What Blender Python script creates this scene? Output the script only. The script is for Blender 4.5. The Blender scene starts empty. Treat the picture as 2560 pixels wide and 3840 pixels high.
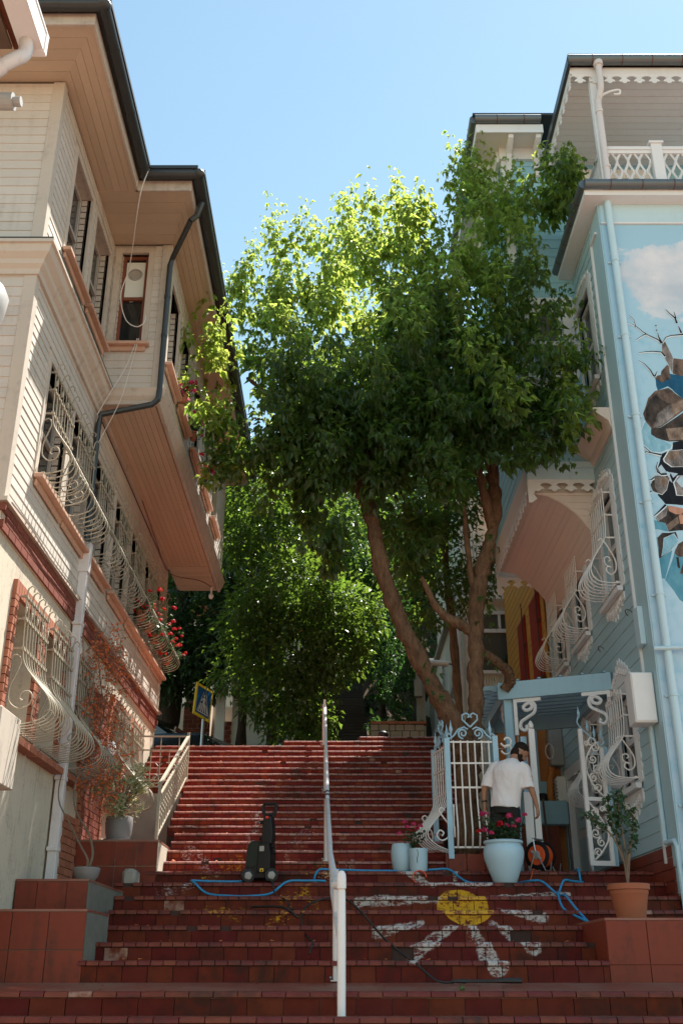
import bpy, bmesh, math, random
from mathutils import Vector, Matrix, noise
R = math.radians
random.seed(7)
rnd = random.random
def U(a, b): return a + (b - a) * rnd()
SC = bpy.context.scene
COL = SC.collection

# ------------------------------------------------------------------ camera
PITCH = math.atan((3640 - 1920) / 3850.0)
cam = bpy.data.cameras.new('camera')
cam.lens = 3850 / 3840 * 36.0
cam.sensor_width = 36.0
cam.sensor_fit = 'AUTO'
cam.clip_start = 0.1
cam.clip_end = 2000
camo = bpy.data.objects.new('camera', cam)
COL.objects.link(camo)
camo.location = (0, 0, 0)
camo.rotation_euler = (math.pi / 2 + PITCH, 0, 0)
SC.camera = camo

# ------------------------------------------------------------------ sky, sun, exposure
SUN_EL, SUN_AZ = 63.0, 43.0          # azimuth measured from +Y (up the street) towards +X
world = bpy.data.worlds.new('World')
SC.world = world
world.use_nodes = True
wn = world.node_tree
bg = wn.nodes['Background']
sky = wn.nodes.new('ShaderNodeTexSky')
sky.sky_type = 'NISHITA'
sky.sun_disc = False
sky.sun_elevation = R(SUN_EL)
sky.sun_rotation = R(SUN_AZ)
sky.altitude = 50
sky.air_density = 1.0
sky.dust_density = 0.1
sky.ozone_density = 0.35
wb = wn.nodes.new('ShaderNodeMix'); wb.data_type = 'RGBA'; wb.blend_type = 'MULTIPLY'      # daylight white balance of the film
wb.inputs[0].default_value = 1.0; wb.inputs[7].default_value = (1.10, 1.12, .89, 1)
wn.links.new(sky.outputs[0], wb.inputs[6]); wn.links.new(wb.outputs[2], bg.inputs[0])
bg.inputs[1].default_value = 0.108
sl = bpy.data.lights.new('sun', 'SUN')
sl.energy = 5.0
sl.angle = R(0.53)
sl.color = (1.0, 0.95, 0.87)
so = bpy.data.objects.new('sun', sl)
COL.objects.link(so)
so.location = (12, 18, 30)
sd = Vector((math.sin(R(SUN_AZ)) * math.cos(R(SUN_EL)), math.cos(R(SUN_AZ)) * math.cos(R(SUN_EL)), math.sin(R(SUN_EL))))
so.rotation_euler = sd.to_track_quat('Z', 'Y').to_euler()
SC.view_settings.view_transform = 'Standard'
SC.view_settings.look = 'None'
SC.view_settings.gamma = 1
SC.view_settings.use_curve_mapping = False
SC.view_settings.exposure = 1.33
SC.render.engine = 'CYCLES'
SC.cycles.max_bounces = 8
SC.cycles.diffuse_bounces = 5
SC.cycles.transmission_bounces = 6
SC.cycles.transparent_max_bounces = 8
SC.cycles.sample_clamp_indirect = 6.0

# ------------------------------------------------------------------ materials
def srgb(r, g, b):
    f = lambda c: (c / 255 / 12.92) if c / 255 <= .04045 else ((c / 255 + .055) / 1.055) ** 2.4
    return (f(r), f(g), f(b))
class NT:
    def __init__(s, name):
        s.m = bpy.data.materials.new(name); s.m.use_nodes = True
        s.t = s.m.node_tree; s.p = s.t.nodes['Principled BSDF']; s.out = s.t.nodes['Material Output']
        s._c = None
    def n(s, typ, **kw):
        nd = s.t.nodes.new(typ)
        for k, v in kw.items():
            if isinstance(k, str) and hasattr(nd, k): setattr(nd, k, v)
        return nd
    def l(s, a, b): s.t.links.new(a, b)
    def setin(s, sock, v):
        if isinstance(v, bpy.types.NodeSocket): s.l(v, sock)
        elif isinstance(v, (tuple, list)) and len(v) == 3 and sock.type == 'RGBA': sock.default_value = (*v, 1)
        else: sock.default_value = v
    def coord(s, kind='Object'):
        tc = s.n('ShaderNodeTexCoord'); return tc.outputs[kind]
    def pos(s): return s.n('ShaderNodeNewGeometry').outputs['Position']
    def mapping(s, v, scale=(1, 1, 1), loc=(0, 0, 0), rot=(0, 0, 0)):
        m = s.n('ShaderNodeMapping'); s.l(v, m.inputs[0])
        m.inputs[1].default_value = loc; m.inputs[2].default_value = rot; m.inputs[3].default_value = scale
        return m.outputs[0]
    def noise(s, v, scale, detail=4, rough=.55, dist=0):
        n = s.n('ShaderNodeTexNoise'); s.l(v, n.inputs['Vector'])
        n.inputs['Scale'].default_value = scale; n.inputs['Detail'].default_value = detail
        n.inputs['Roughness'].default_value = rough; n.inputs['Distortion'].default_value = dist
        return n.outputs['Fac']
    def math(s, op, a, b=0.0, c=0.0, clamp=False):
        n = s.n('ShaderNodeMath'); n.operation = op; n.use_clamp = clamp
        for i, v in enumerate((a, b, c)): s.setin(n.inputs[i], v)
        return n.outputs[0]
    def ramp(s, f, stops):
        n = s.n('ShaderNodeValToRGB'); s.l(f, n.inputs[0])
        e = n.color_ramp.elements
        while len(e) < len(stops): e.new(.5)
        for i, (p, c) in enumerate(stops):
            e[i].position = p; e[i].color = (*c, 1) if isinstance(c, tuple) else (c, c, c, 1)
        return n.outputs[0]
    def mix(s, f, a, b, typ='MIX'):
        n = s.n('ShaderNodeMix'); n.data_type = 'RGBA'; n.blend_type = typ
        s.setin(n.inputs[0], f); s.setin(n.inputs[6], a); s.setin(n.inputs[7], b)
        return n.outputs[2]
    def hsv(s, c, val=1.0, sat=1.0, hue=.5):
        n = s.n('ShaderNodeHueSaturation'); s.setin(n.inputs['Color'], c)
        s.setin(n.inputs['Value'], val); s.setin(n.inputs['Saturation'], sat); s.setin(n.inputs['Hue'], hue)
        return n.outputs[0]
    def rand(s):
        a = s.n('ShaderNodeObjectInfo').outputs['Random']; b = s.n('ShaderNodeNewGeometry').outputs['Random Per Island']
        return s.math('FRACT', s.math('ADD', a, s.math('MULTIPLY', b, 7.31)))
    def bump(s, h, strength=.3, dist=.01):
        n = s.n('ShaderNodeBump'); s.l(h, n.inputs['Height']); n.inputs['Strength'].default_value = strength; n.inputs['Distance'].default_value = dist
        s.l(n.outputs[0], s.p.inputs['Normal'])
    def fin(s, color=None, rough=.6, metal=0, spec=.5):
        if color is not None: s.setin(s.p.inputs['Base Color'], color)
        s.setin(s.p.inputs['Roughness'], rough); s.p.inputs['Metallic'].default_value = metal
        s.p.inputs['Specular IOR Level'].default_value = spec
        return s.m
M = {}
def paint(name, col, rough=.5, var=.12, dirt=.25, grain=None, dirtcol=(.12, .1, .08), spec=.4, bump=.15, scale=1.0):
    k = NT(name); P = k.pos()
    g = k.noise(k.mapping(P, grain or (1, 1, 1)), 14 * scale, 5)
    big = k.noise(P, 1.7 * scale, 4)
    c = k.hsv(col, k.math('ADD', k.math('MULTIPLY', g, var * 1.2), k.math('ADD', 1 - var * 1.1, k.math('MULTIPLY', k.rand(), var))))
    st = k.noise(k.mapping(P, (5, 5, .35)), 2.2 * scale, 4)
    d = k.math('MULTIPLY', k.ramp(k.math('MULTIPLY', k.math('ADD', k.math('MULTIPLY', big, .5), k.math('MULTIPLY', st, .5)), k.math('ADD', .5, g)), [(.5, 0.0), (.8, 1.0)]), dirt)
    c = k.mix(d, c, dirtcol)
    k.bump(g, bump, .006)
    M[name] = k.fin(c, rough, 0, spec)
    return M[name]
def simple(name, col, rough=.5, metal=0, spec=.5, var=.1, scale=9):
    k = NT(name); g = k.noise(k.pos(), scale, 4)
    c = k.hsv(col, k.math('ADD', 1 - var, k.math('MULTIPLY', g, 2 * var)))
    M[name] = k.fin(c, k.math('ADD', rough - .05, k.math('MULTIPLY', g, .1)), metal, spec)
    return M[name]
paint('cream_board', (.57, .51, .445), .6, .12, .45, (1, 1, 8))
paint('cream_trim', (.53, .455, .38), .6, .07, .45)
paint('soffit_board', (.54, .42, .30), .55, .12, .18, (8, 1, 1))  # the walls' cream paint, tanned to carry warm bounce from the stairs
paint('stucco', (.57, .49, .385), .85, .05, .55, spec=.2, bump=.25, scale=2.0)
paint('sill_wood', (.55, .33, .23), .6, .10, .3)
simple('dark_gutter', (.045, .05, .052), .42, .3)
simple('gutter_zinc', (.14, .16, .17), .45, .6)
simple('gutter_seam', (.10, .05, .04), .6, .2)
paint('brick_red', (.19, .050, .030), .75, .28, .25)
paint('brick_orange', (.36, .13, .075), .75, .22, .2)
simple('mortar', (.50, .40, .32), .9)
simple('dark_mortar', (.05, .025, .02), .9)
simple('grille_cream', (.37, .32, .24), .55, 0, .4, .15)
simple('grille_white', (.78, .74, .70), .5)
simple('white_paint', (.76, .75, .74), .5, 0, .45, .06)
simple('white_pvc', (.80, .78, .77), .4, 0, .5, .05)
paint('pipe_white', (.66, .62, .61), .5, .05, .35)
simple('frame_brown', (.20, .06, .03), .45)
simple('frame_grey', (.38, .34, .30), .6)
paint('blue_board', (.40, .57, .62), .55, .07, .12, (1, 1, 5))
paint('blue_board_bright', (.30, .54, .64), .55, .06, .08, (5, 1, 1))
paint('blue_trim', (.50, .67, .74), .5, .05, .15)
paint('pergola_blue', (.31, .50, .60), .5, .07, .18)
simple('gate_blue', (.34, .54, .66), .45)
paint('lace_white', (.74, .74, .74), .55, .05, .12)
paint('ceiling_board', (.74, .73, .70), .6, .05, .1, (1, 6, 1))
paint('pink_board', (.72, .60, .53), .6, .05, .1, (6, 1, 1))
paint('yellow_board', (.62, .29, .055), .6, .10, .15)
paint('orange_wall', (.55, .20, .05), .7, .10, .25)
simple('red_shutter', (.34, .018, .012), .5)
paint('cream_wall', (.66, .60, .50), .85, .04, .2, spec=.2)
paint('white_wall', (.70, .66, .60), .8, .04, .25, spec=.2)
simple('concrete', (.33, .30, .26), .9, 0, .2, .3, 5)
simple('bright_concrete', (.48, .43, .35), .9, 0, .2, .2, 6)
simple('asphalt', (.05, .05, .05), .9)
simple('paving', (.24, .15, .11), .8, 0, .3, .15, 3)
paint('block_tile', (.20, .036, .018), .5, .16, .75, dirtcol=(.03, .018, .013), spec=.25)
paint('stone', (.34, .30, .25), .9, .22, .25)
simple('pot_blue', (.42, .60, .70), .45, 0, .4, .06, 4)
paint('terracotta', (.33, .105, .05), .7, .08, .18)
simple('pot_grey', (.20, .19, .19), .6, 0, .4, .15, 6)
simple('soil', (.03, .02, .014), .95)
simple('black_plastic', (.007, .007, .008), .5, 0, .35)
simple('green_plastic', (.010, .019, .014), .5, 0, .35)
simple('dark_concrete', (.17, .16, .135), .9, 0, .2, .4, 7)  # mossy terrace sides, darkened also for the shade on them
simple('shaded_concrete', (.055, .05, .045), .9, 0, .2, .3, 4)  # concrete of the upper stairs, darkened to stand for the tree shade
simple('grey_plastic', (.35, .34, .32), .5)
simple('red_plastic', (.7, .03, .02), .4)
simple('orange_cable', (.75, .10, .02), .45)
simple('hose_blue', (.018, .25, .50), .42)
simple('cable_black', (.012, .012, .012), .5)
simple('cable_white', (.6, .57, .52), .5)
simple('steel', (.45, .45, .45), .3, .9)
simple('yellow_label', (.75, .48, .04), .5)
simple('sign_blue', (.01, .09, .28), .4)
simple('sign_yellow', (.80, .62, .03), .4)
simple('sign_white', (.8, .8, .8), .4)
simple('skin', (.36, .18, .11), .55, 0, .4, .08, 12)
simple('hair', (.022, .016, .013), .95, 0, .15)
paint('shirt', (.76, .72, .72), .9, .03, .05, spec=.1, bump=.05)
simple('trouser', (.020, .021, .019), .9, 0, .2, .25, 20)
simple('dark_car', (.012, .018, .020), .25, .2)
simple('curtain', (.74, .76, .70), .9, 0, .1, .05)
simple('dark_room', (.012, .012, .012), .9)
simple('rust_roof', (.16, .05, .025), .8, 0, .2, .35, 12)
paint('old_timber', (.14, .09, .06), .8, .2, .3)
simple('hill_soil', (.07, .05, .03), .95, 0, .1, .3, 2)
simple('dry_leaf', (.50, .13, .04), .7, 0, .3, .25, 30)
simple('vine_stem', (.18, .13, .09), .8, 0, .2, .25, 30)
def glass(name, col=(.02, .022, .022), rough=.06):
    k = NT(name); k.bump(k.noise(k.pos(), 1.5, 2), .04, .02); M[name] = k.fin(col, rough, 0, .7)
glass('glass'); glass('glass_light', (.09, .09, .08), .08)
def foliage(name, col, trans=.45, var=.35, tcol=None, rough=.38, spec=.45):
    k = NT(name); r = k.rand()
    n = k.noise(k.pos(), 1.1, 3)
    v = k.math('ADD', 1 - var * .75, k.math('MULTIPLY', k.math('ADD', r, n), var * .8))
    hue = k.math('ADD', .478, k.math('MULTIPLY', k.math('ADD', r, n), .022))
    c = k.hsv(col, v, 1.0, hue)
    t = k.hsv(tcol or tuple(x * 1.6 for x in col), v, 1.0, hue)
    k.fin(c, rough, 0, spec)
    tr = k.n('ShaderNodeBsdfTranslucent'); k.l(t, tr.inputs[0])
    mx = k.n('ShaderNodeMixShader'); mx.inputs[0].default_value = trans
    k.l(k.p.outputs[0], mx.inputs[1]); k.l(tr.outputs[0], mx.inputs[2]); k.l(mx.outputs[0], k.out.inputs[0])
    M[name] = k.m
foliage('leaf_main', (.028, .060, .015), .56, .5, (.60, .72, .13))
foliage('leaf_gloss', (.045, .085, .022), .36, .45, (.24, .38, .04), .34, .6)
foliage('leaf_shade', (.024, .055, .016), .36, .55, (.34, .50, .06), .38, .5)  # darker, less translucent copy of the leaf; stands for shade in the crown
foliage('leaf_dark', (.025, .055, .018), .25, .4, (.07, .14, .02), .45, .3)
foliage('leaf_fern', (.035, .085, .025), .4, .4, (.08, .20, .03))
foliage('leaf_pot', (.10, .16, .045), .35, .3, (.20, .30, .05))
foliage('leaf_geranium', (.035, .075, .025), .3, .3)
foliage('leaf_variegated', (.56, .58, .40), .40, .4, (.58, .62, .26))
foliage('petal_red', (.50, .012, .015), .3, .2, (.6, .02, .02), .6, .2)
foliage('petal_pink', (.60, .05, .16), .3, .25, (.7, .08, .2), .6, .2)
def bark():
    k = NT('bark'); P = k.pos()
    a = k.noise(k.mapping(P, (1, 1, .25)), 22, 6, .65); b = k.noise(P, 3.0, 4)
    c = k.ramp(k.math('ADD', k.math('MULTIPLY', a, .6), k.math('MULTIPLY', b, .4)), [(.3, (.05, .028, .016)), (.55, (.17, .095, .055)), (.75, (.27, .17, .10))])
    k.bump(k.math('ADD', a, k.math('MULTIPLY', k.noise(P, 9, 3), 1.5)), 1.0, .03); M['bark'] = k.fin(c, .9, 0, .2)
    k = NT('dark_bark'); a = k.noise(k.mapping(k.pos(), (1, 1, .25)), 22, 6, .65)
    k.bump(a, .8, .02); M['dark_bark'] = k.fin(k.ramp(a, [(.3, (.015, .011, .008)), (.7, (.07, .05, .035))]), .9, 0, .2)
bark()

# ------------------------------------------------------------------ object helpers
WM = {}                                     # object name -> world matrix
def link(o, parent, mw):
    COL.objects.link(o)
    if parent is not None:
        o.parent = parent
        o.matrix_basis = WM[parent.name].inverted() @ mw
    else:
        o.matrix_basis = mw
    WM[o.name] = mw
    return o
def props(o, label=None, cat=None, group=None, kind=None):
    if label: o['label'] = label
    if cat: o['category'] = cat
    if group: o['group'] = group
    if kind: o['kind'] = kind
    return o
def T(x=0, y=0, z=0): return Matrix.Translation((x, y, z))
def RZ(a): return Matrix.Rotation(R(a), 4, 'Z')
def RX(a): return Matrix.Rotation(R(a), 4, 'X')
def RY(a): return Matrix.Rotation(R(a), 4, 'Y')
def thing(name, label, cat, mw, group=None):
    if not isinstance(mw, Matrix): mw = T(*mw)
    o = bpy.data.objects.new(name, None); o.empty_display_size = .2
    link(o, None, mw); return props(o, label, cat, group)
class MB:
    """collects solids; mi = material slot of what is added next"""
    def __init__(s): s.v = []; s.f = []; s.mi = []; s.cur = 0
    def add(s, vs, fs):
        b = len(s.v); s.v += [tuple(v) for v in vs]; s.f += [tuple(i + b for i in f) for f in fs]; s.mi += [s.cur] * len(fs); return s
    def box(s, x0, x1, y0, y1, z0, z1):
        return s.add([(x0, y0, z0), (x1, y0, z0), (x1, y1, z0), (x0, y1, z0), (x0, y0, z1), (x1, y0, z1), (x1, y1, z1), (x0, y1, z1)],
                     [(0, 3, 2, 1), (4, 5, 6, 7), (0, 1, 5, 4), (1, 2, 6, 5), (2, 3, 7, 6), (3, 0, 4, 7)])
    def mbox(s, m, x0, x1, y0, y1, z0, z1):
        c = [(x0, y0, z0), (x1, y0, z0), (x1, y1, z0), (x0, y1, z0), (x0, y0, z1), (x1, y0, z1), (x1, y1, z1), (x0, y1, z1)]
        return s.add([m @ Vector(p) for p in c], [(0, 3, 2, 1), (4, 5, 6, 7), (0, 1, 5, 4), (1, 2, 6, 5), (2, 3, 7, 6), (3, 0, 4, 7)])
    def bar(s, a, b, w, h=None, up=(0, 0, 1)):
        """square bar between two points, w across, h along up"""
        a = Vector(a); b = Vector(b); d = (b - a).normalized(); u = Vector(up)
        x = d.cross(u)
        if x.length < 1e-4: x = d.cross(Vector((0, 1, 0)))
        x.normalize(); z = x.cross(d).normalized(); h = h or w
        vs = []
        for p in (a, b):
            for i, j in ((-1, -1), (1, -1), (1, 1), (-1, 1)): vs.append(p + x * (w / 2 * i) + z * (h / 2 * j))
        return s.add(vs, [(0, 1, 2, 3), (7, 6, 5, 4), (0, 4, 5, 1), (1, 5, 6, 2), (2, 6, 7, 3), (3, 7, 4, 0)])
    def tube(s, pts, r, n=6, cap=True, flat=1.0):
        pts = [Vector(p) for p in pts]; N = len(pts); rs = r if isinstance(r, (list, tuple)) else [r] * N
        vs = []; fs = []; ref = None
        for i, p in enumerate(pts):
            d = (pts[min(i + 1, N - 1)] - pts[max(i - 1, 0)])
            if d.length < 1e-7: d = Vector((0, 0, 1))
            d.normalize()
            if ref is None:
                ref = d.orthogonal().normalized()
            ref = (ref - d * ref.dot(d))
            if ref.length < 1e-5: ref = d.orthogonal()
            ref.normalize(); b = d.cross(ref)
            for k in range(n):
                a = 2 * math.pi * (k + .5) / n
                vs.append(p + ref * (math.cos(a) * rs[i]) + b * (math.sin(a) * rs[i] * flat))
        for i in range(N - 1):
            for k in range(n):
                k2 = (k + 1) % n
                fs.append((i * n + k, i * n + k2, (i + 1) * n + k2, (i + 1) * n + k))
        if cap: fs += [tuple(range(n - 1, -1, -1)), tuple(range((N - 1) * n, N * n))]
        return s.add(vs, fs)
    def lathe(s, prof, n=20, c=(0, 0, 0), m=None):
        vs = []; fs = []; K = len(prof)
        for r, z in prof:
            for k in range(n):
                a = 2 * math.pi * k / n; p = Vector((c[0] + r * math.cos(a), c[1] + r * math.sin(a), c[2] + z))
                vs.append(m @ p if m else p)
        for i in range(K - 1):
            for k in range(n):
                k2 = (k + 1) % n; fs.append((i * n + k, i * n + k2, (i + 1) * n + k2, (i + 1) * n + k))
        fs += [tuple(range(n - 1, -1, -1)), tuple(range((K - 1) * n, K * n))]
        return s.add(vs, fs)
    def prism(s, poly, y0, y1, m=None):
        """poly in local x,z extruded along y"""
        n = len(poly); vs = [Vector((p[0], y0, p[1])) for p in poly] + [Vector((p[0], y1, p[1])) for p in poly]
        if m: vs = [m @ v for v in vs]
        fs = [tuple(range(n)), tuple(range(2 * n - 1, n - 1, -1))]
        for i in range(n): fs.append((i, i + n, (i + 1) % n + n, (i + 1) % n))
        return s.add(vs, fs)
    def ell(s, c, r, n=10, k=6):
        vs = []; fs = []
        for i in range(1, k):
            t = math.pi * i / k
            for j in range(n):
                a = 2 * math.pi * j / n; vs.append((c[0] + r[0] * math.sin(t) * math.cos(a), c[1] + r[1] * math.sin(t) * math.sin(a), c[2] + r[2] * math.cos(t)))
        top = len(vs); vs += [(c[0], c[1], c[2] + r[2]), (c[0], c[1], c[2] - r[2])]
        for i in range(k - 2):
            for j in range(n):
                j2 = (j + 1) % n; fs.append((i * n + j, (i + 1) * n + j, (i + 1) * n + j2, i * n + j2))
        for j in range(n):
            j2 = (j + 1) % n; fs += [(top, j, j2), (top + 1, (k - 2) * n + j2, (k - 2) * n + j)]
        return s.add(vs, fs)
    def mesh(s, name, mats, smooth=False, bevel=0, center=None):
        me = bpy.data.meshes.new(name)
        vs = s.v if center is None else [(v[0] - center[0], v[1] - center[1], v[2] - center[2]) for v in s.v]
        me.from_pydata(vs, [], s.f)
        mats = mats if isinstance(mats, (list, tuple)) else [mats]
        for m in mats: me.materials.append(M[m] if isinstance(m, str) else m)
        if len(mats) > 1: me.polygons.foreach_set('material_index', s.mi)
        if len(s.f) < 6000 or bevel:
            b = bmesh.new(); b.from_mesh(me)
            bmesh.ops.recalc_face_normals(b, faces=b.faces)
            if bevel: bmesh.ops.bevel(b, geom=b.edges[:], offset=bevel, segments=1, affect='EDGES', clamp_overlap=True)
            b.to_mesh(me); b.free()
        if smooth:
            me.polygons.foreach_set('use_smooth', [True] * len(me.polygons))
            if smooth != 'all':
                try: me.set_sharp_from_angle(angle=R(40))
                except Exception: pass
        me.update(); return me
    def build(s, name, mats, parent=None, smooth=False, bevel=0, base=None, label=None, cat=None, group=None, kind=None):
        """vertices are in base's space (world by default); links one object with its origin at the middle"""
        xs = [v[0] for v in s.v]; ys = [v[1] for v in s.v]; zs = [v[2] for v in s.v]
        c = ((min(xs) + max(xs)) / 2, (min(ys) + max(ys)) / 2, min(zs) if parent is None else (min(zs) + max(zs)) / 2)
        me = s.mesh(name, mats, smooth, bevel, c)
        o = bpy.data.objects.new(name, me)
        link(o, parent, (base or Matrix()) @ T(*c))
        return props(o, label, cat, group, kind)
def inst(name, me, parent, mw, label=None, cat=None, group=None):
    o = bpy.data.objects.new(name, me); link(o, parent, mw); return props(o, label, cat, group)
CUBE = {}
def cube(mat, bevel=0.0):
    if (mat, bevel) not in CUBE:
        CUBE[mat, bevel] = MB().box(-.5, .5, -.5, .5, -.5, .5).mesh('piece_' + mat, mat, bevel=bevel)
    return CUBE[mat, bevel]
class Pieces:
    """alike box pieces of one surface: the largest in view become objects sharing one mesh, the rest one joined part"""
    def __init__(s, name, mat, limit=300, bevel=0, prof=None): s.a = []; s.name = name; s.mat = mat; s.lim = limit; s.bevel = bevel; s.prof = prof
    def add(s, mw, sx, sy, sz, size=None): s.a.append((size if size is not None else (max(sx, sz) * min(sx, sz)) ** .5 / max(4, mw.translation.length), mw, sx, sy, sz))
    def shape(s, b, m=None):
        n = len(s.prof); vs = [Vector((x, p[0], p[1])) for x in (-.5, .5) for p in s.prof]
        if m: vs = [m @ v for v in vs]
        return b.add(vs, [tuple(range(n)), tuple(range(2 * n - 1, n - 1, -1))] + [(i, i + n, (i + 1) % n + n, (i + 1) % n) for i in range(n)])
    def build(s, parent, rest_parent=None):
        s.a.sort(key=lambda t: -t[0])
        for _, mw, sx, sy, sz in s.a[:s.lim]:
            if s.prof and (s.mat, s.name) not in CUBE: CUBE[s.mat, s.name] = s.shape(MB()).mesh(s.name, s.mat)
            inst(s.name, CUBE[s.mat, s.name] if s.prof else cube(s.mat, s.bevel), parent, mw @ Matrix.Diagonal((sx, sy, sz, 1)))
        if len(s.a) > s.lim:
            b = MB()
            for _, mw, sx, sy, sz in s.a[s.lim:]: s.shape(b, mw @ Matrix.Diagonal((sx, sy, sz, 1))) if s.prof else b.mbox(mw, -sx / 2, sx / 2, -sy / 2, sy / 2, -sz / 2, sz / 2)
            return b.build(s.name + 's', s.mat, rest_parent or parent, kind='stuff')
def sub(iv, holes):
    out = [iv]
    for h0, h1 in holes:
        nx = []
        for a, b in out:
            if h1 <= a or h0 >= b: nx.append((a, b)); continue
            if h0 > a: nx.append((a, h0))
            if h1 < b: nx.append((h1, b))
        out = nx
    return [i for i in out if i[1] - i[0] > .02]
def wall_holes(b, u0, u1, v0, v1, holes, y0, y1):
    """slab in local x,z with rectangular holes"""
    us = sorted({u0, u1, *[h[0] for h in holes], *[h[1] for h in holes]})
    for a, c in zip(us[:-1], us[1:]):
        if a < u0 or c > u1: continue
        for p, q in sub((v0, v1), [(h[2], h[3]) for h in holes if h[0] < (a + c) / 2 < h[1]]):
            b.box(a, c, y0, y1, p, q)
def siding(pc, base, u0, u1, v0, v1, pitch, holes, th=.018, tilt=4.0, maxlen=4.2):
    """lapped boards facing local -Y"""
    v = v0; i = 0
    while v < v1 - .02:
        h = min(pitch, v1 - v)
        for a, b in sub((u0, u1), [(x[0], x[1]) for x in holes if x[2] < v + h * .7 and x[3] > v + h * .3]):
            n = max(1, math.ceil((b - a) / maxlen)); cuts = [a + (b - a) * (k + (U(-.25, .25) if 0 < k < n else 0)) / n for k in range(n + 1)]
            for p, q in zip(cuts[:-1], cuts[1:]):
                pc.add(base @ T((p + q) / 2, -th / 2 + U(-.001, .0015), v + h / 2) @ RX(-tilt + U(-.6, .6)), q - p - .003, th, h + .004)
        v += pitch; i += 1
def leaf_verts(c, d, up, L, W, fold=.25):
    """a pointed leaf: base at c along d, folded about its midrib -> (verts, faces)"""
    sdv = d.cross(up)
    if sdv.length < 1e-4: sdv = d.orthogonal()
    sdv.normalize(); n = sdv.cross(d).normalized()
    m1 = c + d * (L * .42) - n * (L * .03); tip = c + d * L - n * (L * .16)
    l = c + d * (L * .38) + sdv * (W * .5) + n * (W * fold); r = c + d * (L * .38) - sdv * (W * .5) + n * (W * fold)
    return [c, l, m1, r, tip], [(0, 2, 1), (0, 3, 2), (1, 2, 4), (2, 3, 4)]
def rvec():
    while True:
        v = Vector((U(-1, 1), U(-1, 1), U(-1, 1)))
        if .05 < v.length < 1: return v.normalized()
def spiral(c, r0, r1, a0, turns, n=18):
    """2-D spiral points"""
    return [(c[0] + (r0 + (r1 - r0) * i / n) * math.cos(R(a0) + 2 * math.pi * turns * i / n), c[1] + (r0 + (r1 - r0) * i / n) * math.sin(R(a0) + 2 * math.pi * turns * i / n)) for i in range(n + 1)]
def bez(p0, p1, p2, p3, n=8):
    out = []
    for i in range(n + 1):
        t = i / n; a = (1 - t) ** 3; b = 3 * t * (1 - t) ** 2; c = 3 * t * t * (1 - t); d = t ** 3
        out.append(tuple(a * p0[k] + b * p1[k] + c * p2[k] + d * p3[k] for k in range(len(p0))))
    return out
def catmull(P, n=8):
    P = [Vector(p) for p in P]; out = []
    for i in range(len(P) - 1):
        a = P[max(i - 1, 0)]; b = P[i]; c = P[i + 1]; d = P[min(i + 2, len(P) - 1)]
        for k in range(n):
            t = k / n
            out.append(.5 * ((2 * b) + (c - a) * t + (2 * a - 5 * b + 4 * c - d) * t * t + (3 * b - a - 3 * c + d) * t ** 3))
    out.append(P[-1]); return out
LEFT, RIGHT, FRONT = RZ(90), RZ(-90), Matrix()
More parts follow.
